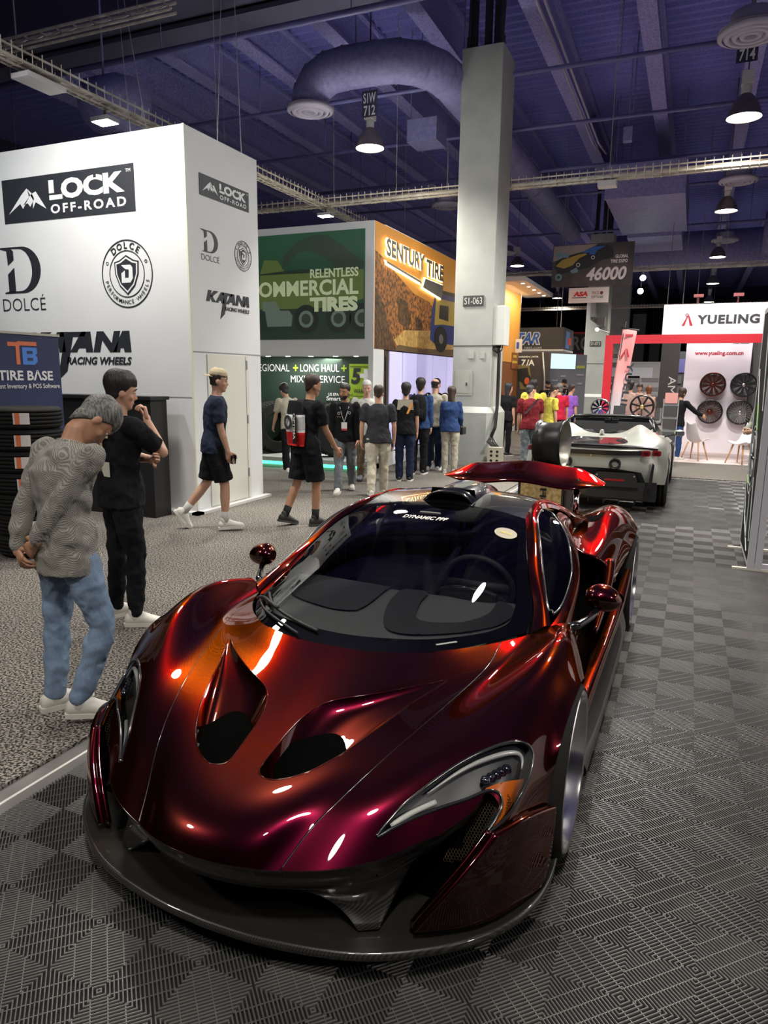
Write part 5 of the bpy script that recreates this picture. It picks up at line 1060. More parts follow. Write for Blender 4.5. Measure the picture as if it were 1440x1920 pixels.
for s in (1,-1):
    sel=[j for j in range(k) if 0.17<s*path[j,0]<0.66 and path[j,2]<.41]; tp=bot[sel]; tp=tp[np.argsort(s*tp[:,0])]
    n=len(tp); b0,b1=np.array((s*.45,-.83,.125)),np.array((s*.505,-.80,.125)); rr=[]
    for t in np.linspace(0,1,12):
        w=t**.75
        base=np.array([b0+(b1-b0)*i/(n-1) for i in range(n)]); r=tp*(1-w)+base*w; r[:,2]=tp[:,2]*(1-t)+.122*t; r[:,1]+=.05*math.sin(PI*t); rr.append(r)
    vv=np.concatenate(rr); ff=[(i*n+j,(i+1)*n+j,(i+1)*n+j+1,i*n+j+1) for i in range(11) for j in range(n-1)]
    o=mesh('bumper_strut',vv,ff if s>0 else [q[::-1] for q in ff],CARBON,CAR,True); sm=o.modifiers.new('thick','SOLIDIFY'); sm.thickness=.03; sm.offset=-1
SP=[(0,-.990),(.12,-.985),(.221,-.974),(.383,-.942),(.53,-.892),(.666,-.812),(.797,-.70),(.893,-.555),(.938,-.40),(.945,-.25),(.925,-.15)]
sp=opencurve(SP,60); sp=np.concatenate([sp[:0:-1]*[-1,1],sp]); k=len(sp)
tang=np.gradient(sp,axis=0); nn=np.stack([tang[:,1],-tang[:,0]],1); nn/=np.linalg.norm(nn,axis=1)[:,None]
if nn[k//2,1]>0: nn=-nn
prof=[(0.0,.096),(.001,.108),(-.004,.122),(-.012,.120),(-.04,.113),(-.10,.110),(-.2,.112),(-.34,.116),(-.34,.085),(-.1,.082),(-.02,.086)]
rr=[]
for d,z in prof:
    q=sp+nn*d; q[:,1]=np.minimum(q[:,1],-.12); q[:,0]=np.clip(q[:,0],-.945,.945); rr.append(np.concatenate([q,np.full((k,1),z)],1))
vv=np.concatenate(rr); L=len(rr); ff=[(i*k+j,((i+1)%L)*k+j,((i+1)%L)*k+j+1,i*k+j+1) for i in range(L) for j in range(k-1)]
spl=mesh('splitter',vv,ff,CARBON,CAR,True)
for s in (1,-1):
    w=MB().prism([(0,0),(.13,.0),(.15,.075),(.12,.055),(.03,.012)],(s*.915,-.40,.118),(0,1,0),(0,0,1),.006*s); w.build('splitter_fence',CARBON,spl)
duct=MB().box(-.70,.70,-.60,-.55,.085,.40).box(-.50,.50,-.80,-.57,.30,.315); duct.build('radiator_duct',M('void_black'),CAR)
MB().box(-.80,.80,-.58,3.30,.10,.13).box(-.70,.70,-.55,.40,.13,.42).box(-.80,.80,.40,2.25,.13,.36).box(-.62,.62,2.25,3.3,.13,.60).build('underbody_blocker',M('void_black'),CAR)  # dark boxes added under the body to block light
# roof, rails, side glass, doors, haunches
rf=Patch(ROOF)
patch_obj('roof',rf,np.linspace(0,4,60),np.linspace(0,3.05,70),GLOSSB,CAR)
patch_obj('engine_cover',rf,np.linspace(0,4,50),np.linspace(3.06,6,70),PAINT,CAR)
gl=Patch(GLASS)
wsf=patch_obj('windshield',gl,np.linspace(0,6,60),np.linspace(0,5,60),WSGLASS,CAR,flip=False)
fr_out=closed([(0,0),(.75,0),(1.5,0),(3,0),(4.5,0),(5.25,0),(6,0),(6,1),(6,2.5),(6,4),(6,5),(5,5),(3,5),(1,5),(0,5),(0,4),(0,2.5),(0,1)],40)
inn=closed([(.42,.42),(1.2,.34),(3,.30),(4.8,.34),(5.58,.42),(5.72,1),(5.74,2.5),(5.72,4),(5.45,4.62),(3,4.68),(.55,4.62),(.28,4),(.26,2.5),(.28,1)],240)
patch_obj('windshield_border',gl,np.linspace(0,6,90),np.linspace(0,5,90),GLOSSB,wsf,holes=[inn],off=-.0015*(1 if gl.normal([3.],[2.])[0][2]>0 else -1))
for s in (1,-1):
    mk=lambda P:Patch(P if s>0 else mirror_cols(P))
    rp=mk(RAIL); rail=patch_obj('roof_rail',rp,np.linspace(0,2,24),np.linspace(0,9,110),PAINT,CAR)
    sg=mk(SIDEGLASS); so=patch_obj('side_window',sg,np.linspace(0,2,20),np.linspace(0,5,50),WSGLASS,CAR)
    edge=np.concatenate([sg.at(np.zeros(40),np.linspace(0,5,40)),sg.at(np.linspace(0,2,8),np.full(8,5.))[1:],sg.at(np.full(40,2.),np.linspace(5,0,40))[1:],sg.at(np.linspace(2,0,8),np.zeros(8))[1:-1]])
    MB().tube(edge,.006,8,closed=True).build('window_seal',GLOSSB,so,True)
    dp=mk(DOOR); door=patch_obj('door',dp,np.linspace(0,4,50),np.linspace(0,6,80),PAINT,CAR)
    hp=mk(HAUNCH); hau=patch_obj('rear_fender',hp,np.linspace(0,4,60),np.linspace(0,5,90),PAINT,CAR)
    q=hp.at(np.linspace(0,4,50),np.zeros(50)); MB().tube(q,.012,8).build('intake_lip',PAINT,hau,True)
    MB().prism([(1.42,.62),(1.95,.62),(1.95,.80),(1.62,.80)],(s*.70,0,-.24),(0,1,0),(0,0,1),.10*s).build('side_intake',M('void_black'),CAR)
    sg_=1 if hp.normal([2.],[2.])[0][2]>0 else -1
    v,f=cut_patch(hp,np.linspace(.7,2.1,40),np.linspace(1.4,3.0,40),keep=closed([(1.0,2.5),(1.05,2.0),(1.3,1.75),(1.65,1.75),(1.85,2.0),(1.9,2.3),(1.7,2.15),(1.4,2.15),(1.15,2.3)],80),off=.003*sg_)
    mesh('fender_scoop',v,f,M('void_black'),hau,True)
    # floating side blade and sill
    SILL=[[(.90,.36,.44),(.90,.9,.43),(.905,1.5,.42),(.91,1.95,.44),(.93,2.30,.53)],[(.945,.35,.43),(.95,.9,.425),(.955,1.5,.41),(.96,1.95,.425),(.968,2.30,.52)],
          [(.94,.36,.36),(.94,.9,.35),(.945,1.5,.345),(.95,1.95,.35),(.96,2.27,.42)],[(.88,.37,.27),(.875,.9,.25),(.875,1.5,.25),(.89,1.95,.25),(.93,2.27,.30)],
          [(.955,.36,.15),(.962,.9,.145),(.965,1.5,.145),(.968,1.95,.145),(.965,2.27,.16)],[(.95,.36,.09),(.95,.9,.085),(.95,1.5,.085),(.95,1.95,.085),(.95,2.27,.09)]]
    sp_=mk(SILL); patch_obj('side_blade',sp_,np.linspace(0,2,24),np.linspace(0,4,60),PAINT,CAR); patch_obj('side_sill',sp_,np.linspace(2,5,30),np.linspace(0,4,60),CARBON,CAR)
    BL=[(.885,1.66,.72),(.90,1.45,.66),(.905,1.2,.60),(.90,.95,.54)]
    MB().tube([(s*a,b,c_) for a,b,c_ in opencurve(BL,24)],[.012+.022*(1-i/23) for i in range(24)],10).build('door_blade',PAINT,door,True)
    # mirror
    mir=MB(); 
    for pr_,nm in (((0,),'x'),): pass
    vs_=[]; fs_=[]; nseg=20; rings=[(0,.030),(.02,.055),(.06,.066),(.10,.062),(.14,.042),(.16,.008)]
    base=np.array((s*.865,.80,.765))
    for t_,r_ in rings:
        for j in range(nseg):
            an=2*PI*j/nseg; vs_.append(base+np.array((s*t_, r_*1.15*math.cos(an)+.015*math.sin(PI*t_/.19), r_*1.02*math.sin(an)-.1*t_*t_*4)))
    fs_=[(i*nseg+j,i*nseg+(j+1)%nseg,(i+1)*nseg+(j+1)%nseg,(i+1)*nseg+j) for i in range(len(rings)-1) for j in range(nseg)]+[tuple(range(nseg)),tuple(range((len(rings)-1)*nseg,len(rings)*nseg))]
    mo=mesh('wing_mirror',vs_,fs_,GLOSSB if False else PAINT,CAR,True); sb=mo.modifiers.new('round','SUBSURF'); sb.levels=1; sb.render_levels=2
    MB().tube([(s*.80,.60,.66),(s*.86,.64,.675),(s*.90,.72,.69),(s*.925,.79,.725)],[.03,.018,.015,.02],10).build('mirror_arm',GLOSSB,mo,True)
    ml=MB().lathe([(0,0),(.045,0),(.047,-.006)],(0,0,0),'y',20); v2=[(base[0]+s*(.095+x*1.5),base[1]+.072+y,base[2]-.015+z*.85) for x,y,z in ml.v]
    mesh('mirror_glass',v2,ml.f,M('mirror_glass',(0.35,0.40,0.45),0.02,1.0),mo,True)
# roof scoop
sc_=MB(); SCP=[(1.2,.12,.010),(1.25,.150,.045),(1.31,.152,.066),(1.45,.158,.068),(1.75,.15,.064),(2.05,.12,.055),(2.35,.07,.035),(2.6,.02,.008)]
rows=[]
for y,w,h in SCP:
    z0=rf.at([2.0],[np.interp(y,[1.27,1.5,1.8,2.15,2.6,3.1],[0,1,2,3,4,5])])[0][2]
    rows.append([(x*w,y,z0-.01+h*(1-abs(x)**3.2)) for x in np.linspace(-1.12,1.12,25)])
vv=[p for r in rows[2:] for p in r]; ff=[(i*25+j,i*25+j+1,(i+1)*25+j+1,(i+1)*25+j) for i in range(len(rows)-3) for j in range(24)]
scp=mesh('roof_scoop',vv,ff,GLOSSB,CAR,True); sm=scp.modifiers.new('thick','SOLIDIFY'); sm.thickness=.008; sm.offset=-1
MB().tube(rows[2],.007,8).build('scoop_lip',GLOSSB,scp,True)
z0=1.06
MB().add([(-.15,1.40,z0-.02),(.15,1.40,z0-.02),(.13,1.40,z0+.072),(-.13,1.40,z0+.072)],[(0,1,2,3)]).build('scoop_throat',M('void_black'),scp)
# wing
wg=[[(-.672,3.27,.958),(-.672,3.275,.962),(-.672,3.285,.958)]]
xs=np.concatenate([np.linspace(-.67,-.55,8),np.linspace(-.53,.53,31),np.linspace(.55,.67,8)]); prof2=[(0,0),(.02,.028),(.08,.05),(.2,.06),(.32,.055),(.34,.045),(.32,.03),(.2,.012),(.08,-.012),(.02,-.012)]
vv=[]; np_=len(prof2)
for x in xs:
    t=min(1,max(0,(abs(x)-.42)/.25)); c_=.34*(1-.72*t**1.6)/.34; y0=3.12+.12*t**1.5; z0=.955+.018*math.cos(x/.672*PI*1.6)*(1-t)+.0*t; th=1-.75*t**2
    for a,b in prof2: vv.append((x,y0+a*c_,z0-.030*(1-.5*t)+(b*th+.24*a*(1-.55*t))*c_ + (.015*(1-t) if a>.25 else 0)))
n=len(xs); ff=[(i*np_+j,i*np_+(j+1)%np_,(i+1)*np_+(j+1)%np_,(i+1)*np_+j) for i in range(n-1) for j in range(np_)]+[tuple(range(np_)),tuple(range((n-1)*np_,n*np_))]
wing=mesh('rear_wing',vv,ff,PAINT,CAR,True); sb=wing.modifiers.new('round','SUBSURF'); sb.levels=1; sb.render_levels=2
for s in (1,-1):
    MB().tube([(s*.455,3.24,.66),(s*.455,3.25,.90)],.024,16).build('wing_ram',CHROME,wing,True)
    MB().tube([(s*.455,3.25,.86),(s*.455,3.25,.985)],.031,16).build('ram_collar',GLOSSB,wing,True)
# tail
tl=MB(); tl.add([(-.86,3.36,.69),(.86,3.36,.69),(.90,3.42,.35),(-.90,3.42,.35)],[(0,1,2,3)]); tl.build('tail_panel',M('void_black'),CAR)
# wheels
def wheel(x,y,r,w,s,rim_r):
    t=MB().lathe([(rim_r-.004,-w/2+.012),(rim_r+.012,-w/2),(r-.02,-w/2+.004),(r-.004,-w/2+.02),(r,-w/2+.05),(r,w/2-.05),(r-.004,w/2-.02),(r-.02,w/2-.004),(rim_r+.012,w/2),(rim_r-.004,w/2-.012)],(0,0,0),'x',64)
    ty=t.build('tyre',RUBBER,CAR,True); ty.location=(x,y,r); ty.rotation_euler=(0,0,0 if s>0 else PI)
    rim=MB().lathe([(rim_r+.006,w/2-.004),(rim_r,w/2+.002),(rim_r-.012,w/2-.002),(rim_r-.02,w/2-.02),(rim_r-.03,w/2-.075),(rim_r-.045,w/2-.085),(rim_r-.04,w/2-.10),(rim_r-.015,w/2-.15),(rim_r-.01,-w/2+.02)],(0,0,0),'x',72)
    for k in range(10):
        an=2*PI*k/10; c_,s_=math.cos(an),math.sin(an); x0=w/2-.115
        p=lambda rr,tw,dx:(x0+dx,rr*math.cos(an+tw),rr*math.sin(an+tw))
        rim.add([p(.05,.35,.01),p(.05,-.35,.01),p(rim_r-.04,-.07,.03),p(rim_r-.04,.07,.03),p(.05,.35,-.02),p(.05,-.35,-.02),p(rim_r-.04,-.09,-.005),p(rim_r-.04,.09,-.005)],[(0,1,2,3),(0,4,5,1),(1,5,6,2),(3,2,6,7),(0,3,7,4)])
    rim.lathe([(0,w/2-.085),(.03,w/2-.087),(.038,w/2-.10),(.07,w/2-.105),(.075,w/2-.13)],(0,0,0),'x',32)
    autosmooth(rim.build('rim',M('machined_alloy',(0.80,0.80,0.80),0.20,1.0),ty),40)
    MB().lathe([(.06,w/2-.17),(.19,w/2-.17),(.19,w/2-.20),(.06,w/2-.20)],(0,0,0),'x',40).build('brake_disc',M('brake_iron',(0.25,0.25,0.26),0.35,0.9),ty)
    cl=MB().box(w/2-.19,w/2-.13,-.06,.06,.12,.20); cl.build('brake_caliper',M('caliper',(0.5,0.5,0.5),0.4,0.5),ty)
for s in (1,-1):
    wheel(s*.838,0,.327,.245,s,.290); wheel(s*.822,2.67,.348,.31,s,.310)
    ln=MB().lathe([(.338,.62),(.338,.90)],(0,0,.325),'x',40,a0=-.15*PI,a1=1.15*PI); v=[(s*a,b,c_) for a,b,c_ in ln.v]; mesh('wheel_liner',v,ln.f,M('void_black'),CAR,True)
    ln=MB().lathe([(.365,.60),(.365,.90)],(0,2.67,.345),'x',40,a0=-.15*PI,a1=1.15*PI); v=[(s*a,b,c_) for a,b,c_ in ln.v]; mesh('wheel_liner',v,ln.f,M('void_black'),CAR,True)
# cabin
DASHM=fabric('dash_suede',(0.07,0.07,0.07),folds=0.05); DASHC=carbon_mat(); DASHC.name='dash_carbon'
dash=Patch([[(x*.99,.02+.36*abs(x/.68)**2,.655),(x,.20+.25*abs(x/.68)**2,.69),(x,.45+.15*abs(x/.68)**2,.715+.015*math.cos(x*6)),(x*.98,.66+.06*abs(x/.68),.705),(x*.96,.70,.55)] for x in np.linspace(-.64,.64,7)])
d_=patch_obj('dashboard',dash,np.linspace(0,6,50),np.linspace(0,4,50),M('dash_grey',(0.15,0.155,0.145),0.55),CAR)
pp=closed([(.45,1.5),(1.4,1.25),(2.55,1.35),(2.75,2.2),(2.55,2.85),(1.4,2.9),(.5,2.75)],80); patch_obj('dash_pad',dash,np.linspace(0,6,70),np.linspace(0,4,70),DASHM,d_,keep=pp,off=.012*(1 if dash.normal([3.],[2.])[0][2]>0 else -1))
SG2=1 if dash.normal([3.],[2.])[0][2]>0 else -1
pp=closed([(3.1,2.6),(3.15,1.6),(3.6,.75),(4.6,.7),(5.5,1.1),(5.7,2.1),(5.3,2.6),(5.2,1.9),(4.8,1.35),(4.0,1.3),(3.75,1.9),(3.7,2.5),(3.4,2.8)],120); patch_obj('dash_pad',dash,np.linspace(0,6,90),np.linspace(0,4,90),DASHM,d_,keep=pp,off=.014*SG2)
bn=[(.33+.17*math.cos(a),.66+.10*math.sin(a)-.02,.70) for a in np.linspace(PI*1.02,-.02*PI,22)]
bv=[];bf=[]
for k,(h,g_) in enumerate(((0,1.12),(.06,1.06),(.085,.98),(.09,.86),(.07,.80))):
    for a in np.linspace(PI,0,24): bv.append((.33+.17*g_*math.cos(a),.54+.14*g_*(1-math.sin(a))*.6+.09, .70+h*math.sin(a)**.6 if math.sin(a)>0 else .70))
bf=[(i*24+j,i*24+j+1,(i+1)*24+j+1,(i+1)*24+j) for i in range(4) for j in range(23)]
mesh('binnacle',bv,bf,DASHC,d_,True).modifiers.new('thick','SOLIDIFY').thickness=.008
stw=MB(); 
ring=[(.33+.175*math.cos(a),.83-.06*math.sin(a),.735+.165*math.sin(a)) for a in np.linspace(0,2*PI,48,endpoint=False)]
stw.tube(ring,.015,10,closed=True); stw.bar((.17,.83,.735),(.49,.83,.735),.03,.05); stw.bar((.33,.83,.735),(.33,.85,.58),.03,.03); stw.build('steering_wheel',M('wheel_leather',(0.025,0.025,0.026),0.6),CAR,True)
for s in (1,-1):
    sv=Patch([[(s*.33+x*.25*(1-.25*max(0,(k-3))/2), 1.12+.42*min(1,k/3.)+.06*k-.10*abs(x)**2, .42+ (0 if k<1 else .125*(k-1)) +.05*abs(x)**2) for k in range(6)] for x in np.linspace(-1,1,5)])
    st=patch_obj('seat',sv,np.linspace(0,4,20),np.linspace(0,5,30),fabric('seat_suede',(0.02,0.02,0.022),folds=0.1) if s>0 else bpy.data.materials['seat_suede'],CAR); st.modifiers.new('thick','SOLIDIFY').thickness=.06
MB().box(-.42,.42,1.72,1.76,.35,.98).box(-.70,.70,.40,1.75,.30,.36).build('cabin_bulkhead',DARKIN,CAR)
# wiper, stickers
def on_glass(u,v,d=.004):
    n=gl.normal([u],[v])[0]; n=n if n[2]>0 else -n; return gl.at([u],[v])[0]+n*d
wb=[on_glass(a,b,.012) for a,b in opencurve([(.75,.55),(1.6,.38),(2.6,.20)],12)]
MB().tube(wb,.007,8).tube([on_glass(a,b,.02) for a,b in opencurve([(.55,.15),(.9,.4),(1.5,.40)],10)],.009,8).tube([on_glass(a,b,.016) for a,b in opencurve([(.7,.25),(1.5,.2),(2.3,.03)],10)],.006,8).build('wiper',BLACK,CAR,True)
def glass_text(txt,u0,v0,u1,v1,h,m,name,off=0.02,shear=0.15):
    a=on_glass(u0,v0,.003); b=on_glass(u1,v1,.003); R=b-a; w=np.linalg.norm(R); R/=w
    n=gl.normal([(u0+u1)/2],[(v0+v1)/2])[0]; n=n if n[2]>0 else -n; U=np.cross(n,R); U/=np.linalg.norm(U)
    return text(txt,a,R,U,w,h,m,wsf,name,off=off,shear=shear,lift=.001),(a,R,U)
STK=M('white_sticker',(0.75,0.75,0.72),0.5)
glass_text('DYNAMIC PPF',2.30,3.86,3.52,3.86,.048,STK,'windshield_lettering',off=.03)
MB().tube([on_glass(a,4.24,.002) for a in np.linspace(2.62,3.18,6)],.005,6).build('windshield_strip',M('dull_sticker',(0.30,0.30,0.29),0.5),wsf)
c=on_glass(5.35,3.756,.004); n=gl.normal([5.35],[3.756])[0]; n=n if n[2]>0 else -n; R=np.cross((0,1.,0),n); R/=np.linalg.norm(R); U=np.cross(n,R)
sk=MB().prism([(.058*math.cos(a),.058*math.sin(a)) for a in np.linspace(0,2*PI,40,endpoint=False)],c,R,U,.001).build('round_sticker',M('sticker_gold',(0.42,0.36,0.24),0.5),wsf)
text('2025',c-R*.030-U*.008,R,U,.060,.022,M('sticker_yellow',(0.75,0.65,0.08),0.5),sk,'sticker_year',off=.04,lift=.002)

a=on_glass(4.70,.16,.003); MB().bar(a,on_glass(5.0,.19,.003),.012,.002).build('windshield_plate',M('dull_sticker'),wsf)
# ================================================================ white wheel booth (right, far)
YB=thing('trade_booth','white and red wheel booth with a big header sign and four wheels on its wall','booth',(0.35,14.2,0))
YW=noise_col(mat('booth_panel_white',(0.78,0.74,0.78),0.5),(0.76,0.72,0.76),(0.80,0.76,0.80),1.0,2); YR=M('booth_red',(0.55,0.02,0.035),0.4); DGR=M('letter_dark',(0.03,0.035,0.045),0.5); YRED=M('letter_red',(0.40,0.02,0.04),0.5)
MB().box(-1.25,3.4,-.02,.12,2.80,3.46).build('header',YW,YB)
MB().box(-2.45,3.4,-.02,.14,2.61,2.80).box(-2.48,-2.30,-.03,.14,0,2.80).box(3.2,3.4,0,.14,0,2.7).build('red_frame',YR,YB)
wl=MB().box(-.72,.70,1.70,1.80,0,2.78).box(.70,.74,1.68,1.82,0,2.78).build('wheel_wall',YW,YB)
text('YUELING',(-.54,-.022,3.02),X_,Z_,1.25,.20,DGR,YB,off=.045,space=1.12); g=MB(); q=lambda c:[(-.85+x*.27,2.99+y*.27) for x,y in c]
g.prism(q([(.0,0),(.22,0),(.44,.72),(.40,.85),(.34,.70)]),(0,-.022,0),X_,Z_,.004); g.prism(q([(.45,.75),(.52,.85),(.86,0),(.62,0),(.56,.30)]),(0,-.022,0),X_,Z_,.004); g.ring((0,-.022,0),X_,Z_,-.85+.36*.27,2.99+.86*.27,.02,.035,.004,n=20); g.build('brand_mark',YRED,YB)
text('www.yueling.com.cn',(-.52,1.697,2.37),X_,Z_,1.08,.13,YRED,YB,off=.035); text('NO.46067',(.30,1.697,2.66),X_,Z_,.38,.07,DGR,YB,off=.03)
for k,x in enumerate((-.55,.25,1.05)):
    m=MB().tube([(x,.05,3.46),(x,-.05,3.60)],.015,6).box(x-.10,x+.10,-.12,0,3.60,3.66); m.build('sign_spotlight',M('spot_red',(0.25,0.06,0.06),0.5),YB)
for sx,z in ((-.05,1.69),(.62,1.69),(-.06,1.03),(.60,1.03)): lamp('SPOT',(sx+.35,13.6,4.2),28,(1,.96,.96),(.35+sx,15.9,z-.2),.05,spot=rad(40),blend=.4,name='wall_spot') if False else None
def alloy(loc,r,n,spoke_m,rim_m,label,group=None,w=.18,rz=0,twin=False,hubm=None,name='alloy_wheel'):
    """a bare alloy wheel, face towards -y before turning"""
    t=thing(name,label,'wheel',loc,rz,group)
    MB().lathe([(r-.02,-w*.5),(r,-w*.5-.004),(r,-w*.42),(r-.022,-w*.36),(r-.03,w*.35),(r,w*.46),(r-.004,w*.5),(r-.03,w*.42),(r-.04,-.3*w),(r-.03,-w*.44)],(0,0,0),'y',48).build('barrel',rim_m,t,True)
    m=MB()
    for k in range(n):
        a=2*PI*k/n+.2
        for da in ((-.09,.09) if twin else (0,)):
            m.bar((.045*math.cos(a),-w*.42,.045*math.sin(a)),((r-.015)*math.cos(a+da),-w*.36,(r-.015)*math.sin(a+da)),.5*r*2.2/n if n<12 else .012,.03,up=(0,1,0))
    m.build('spokes',spoke_m,t); MB().lathe([(0,-w*.5),(.035,-w*.5),(.05,-w*.42),(.06,-w*.30),(0,-w*.30)],(0,0,0),'y',24).build('hub_cap',hubm or spoke_m,t,True); return t
WG='display wheels hung on the white booth wall'
BRZ=M('wheel_bronze',(0.16,0.05,0.035),0.25,.9); BKW=M('wheel_black',(0.015,0.015,0.017),0.25,coat=.6); SLV=M('wheel_silver',(0.6,0.6,0.6),0.22,1.0)
for (sx,z,n,a,b,tw,lab) in ((-.05,1.69,10,BRZ,BRZ,True,'bronze twin spoke wheel, upper left on the white booth wall'),(.63,1.69,10,BKW,BKW,True,'black wheel with silver centre, upper right on the white booth wall'),(-.06,1.03,28,BRZ,BKW,False,'dark bronze many spoked wheel, lower left on the white booth wall'),(.61,1.03,26,SLV,BKW,False,'silver and black fan spoked wheel, lower right on the white booth wall')):
    alloy((.35+sx,15.78,z),.295,n,a,b,lab,WG,twin=tw,hubm=SLV if a is BKW else None)
ct=MB().box(-2.19,-.86,11.95,12.65,0,.95); ctr=ct.build('display_counter',M('counter_white',(0.66,0.64,0.70),0.5)); tag(ctr,'white display counter with wheels on top behind the silver convertible','counter')
text('YUELING',(-1.55,11.948,.58),X_,Z_,.62,.12,DGR,ctr,off=.0)
q=lambda c:[(-1.72+x*.14,.57+y*.14) for x,y in c]; MB().prism(q([(.0,0),(.22,0),(.44,.72),(.40,.85),(.34,.70)]),(0,11.948,0),X_,Z_,.004).prism(q([(.45,.75),(.52,.85),(.86,0),(.62,0),(.56,.30)]),(0,11.948,0),X_,Z_,.004).build('brand_mark',DGR,ctr)
bw=alloy((-1.93,12.3,1.182),.20,10,M('wheel_chrome_blue',(0.05,0.10,0.38),0.15,1.0),SLV,'polished wheel with blue face on a stand at the left end of the counter','wheels standing on the counter',w=.16,twin=True,hubm=SLV)
kw=alloy((-1.09,12.35,1.227),.245,7,BKW,BKW,'large black seven spoke wheel with gold centre standing on the counter','wheels standing on the counter',w=.2,hubm=M('hub_gold',(0.65,0.5,0.2),0.3,.8))
for x,lab in ((-1.93,'low black stand under the blue wheel'),(-1.09,'low black stand under the large black wheel')):
    o=MB().box(-.17,.17,-.10,.10,0,.03).box(-.17,-.12,-.1,.1,.03,.045).box(.12,.17,-.1,.1,.03,.045).build('wheel_stand',BLACK); o.location=(x,12.32,.95); tag(o,lab,'stand')
cf=thing('framed_certificate','framed certificate standing on the counter between the two wheels','frame',(-1.53,12.2,.95)); MB().prism([(-.12,0),(.12,0),(.12,.29),(-.12,.29)],(0,0,0),X_,(0,.25,.97),.02).build('frame',BLACK,cf); MB().prism([(-.105,.015),(.105,.015),(.105,.275),(-.105,.275)],(0,-.002,0),X_,(0,.25,.97),.004).build('sheet',M('paper_pink',(0.68,0.48,0.46),0.6),cf)
fl=thing('feather_flag','tall pink brand flag with YUELING lettering standing behind the counter','flag',(-1.85,12.95,0)); fu=unit((.095,0,1.0))
A0=np.array((-.02,0,.55)); W0,W1=.24,.30; Hh=2.33
fm=mat('flag_pink',(0.72,0.36,0.36),.7,emit=None); tc=nd(fm,'ShaderNodeTexCoord'); sx=nd(fm,'ShaderNodeSeparateXYZ'); lk(fm,tc.outputs['Generated'],sx.inputs[0]); cr=nd(fm,'ShaderNodeValToRGB'); cr.color_ramp.elements[0].position=.30; cr.color_ramp.elements[1].position=.62; cr.color_ramp.elements[0].color=(.66,.62,.66,1); cr.color_ramp.elements[1].color=(.74,.30,.30,1); lk(fm,sx.outputs['Z'],cr.inputs['Fac']); lk(fm,cr.outputs['Color'],bsdf(fm).inputs['Base Color'])
v=[];f=[]
for i in range(21):
    t=i/20
    for j in range(7):
        u=j/6; p=A0+fu*(Hh*t)+np.array((1,0,-.22*u*0))*((W0+(W1-W0)*t)*u)+np.array((0,.02*math.sin(9*t+3*u),-.06*u)); v.append(p)
f=[(i*7+j,i*7+j+1,(i+1)*7+j+1,(i+1)*7+j) for i in range(20) for j in range(6)]
fo=mesh('flag_cloth',v,f,fm,fl,True); fo.modifiers.new('t','SOLIDIFY').thickness=.004
MB().tube([(-.05,.02,.02),(-.05+.3,.02,3.02)],.012,8).tube([A0+fu*Hh+np.array((-.04,0,.02)),A0+fu*Hh+np.array((.34,0,-.05))],.018,8).tube([(-.28,0,.015),(.22,0,.015)],.015,6).tube([(-.05,-.2,.015),(-.05,.25,.015)],.015,6).build('flag_pole',BLACK,fl,True)
text('YUELING',A0+fu*1.62+np.array((.22,-.03,0)),-fu,(.995,0,-.1),1.35,.14,DGR,fl,off=.03,space=1.15); q=lambda c:[(x*.22,y*.22) for x,y in c]; O_=A0+fu*1.72+np.array((.05,-.03,0)); MB().prism(q([(.0,0),(.22,0),(.44,.72),(.40,.85),(.34,.70)]),O_,X_,fu,.003).prism(q([(.45,.75),(.52,.85),(.86,0),(.62,0),(.56,.30)]),O_,X_,fu,.003).build('brand_mark',YRED,fl); MB().prism([(.06,2.16),(.22,2.16),(.22,2.20),(.06,2.20)],A0+np.array((.02,-.03,0)),X_,fu,.003).build('small_mark',YRED,fl)
rk=thing('magazine_rack','slim metal magazine rack with leaflets beside the counter','rack',(-.525,12.0,0)); m=MB()
for x in (-.14,.14): m.bar((x,-.1,0),(x,.10,1.40),.02,.02)
for k in range(5): m.bar((-.14,-.1+.03*k,.25+.26*k),(.14,-.1+.03*k,.25+.26*k),.015,.05)
m.box(-.15,.15,-.15,.15,0,.02); m.build('rack_frame',GREY,rk)
for k,c in enumerate(((0.03,0.03,0.035),(0.05,0.05,0.05),(0.04,0.035,0.03),(0.03,0.03,0.03),(0.50,0.22,0.20))): MB().prism([(-.12,0),(.12,0),(.12,.21),(-.12,.21)],(0,-.125+.03*k,.28+.26*k),X_,(0,.18,.98),.012).build('leaflet',M('leaflet%d'%k,c,.4),rk)
br=MB().box(-.82,-.70,11.9,12.1,0,.62).box(-.85,-.68,11.88,12.12,.62,.64); tag(br.build('side_table',M('counter_white')),'small white side table between counter and magazine rack','table')
tag(MB().box(-.84,-.70,11.9,12.05,.64,.74).build('leaflet_box',M('box_red',(0.6,0.06,0.06),0.5)),'red leaflet box on the small white side table','box')
def chair(loc,rz,label):
    t=thing('side_chair',label,'chair',loc,rad(rz),'white shell chairs with wooden legs'); P=Patch([[(x*(.20-.02*k),(-.20+.13*k if k<3 else .16+.05*(k-3)),(.45-.015*math.cos(x)*k*(1 if k<3 else 0)+(0 if k<3 else .13*(k-2)))+.05*x*x) for k in range(6)] for x in np.linspace(-1,1,5)])
    o=patch_obj('shell',P,np.linspace(0,4,14),np.linspace(0,5,24),M('shell_white',(0.72,0.68,0.68),0.4),t); o.modifiers.new('t','SOLIDIFY').thickness=.018
    for a in (-1,1):
        for b in (-1,1): MB().tube([(a*.12,b*.10,.42),(a*.21,b*.20,0)],[.02,.012],8).build('leg',M('beech_wood',(0.50,0.27,0.13),0.5),t,True)
    return t

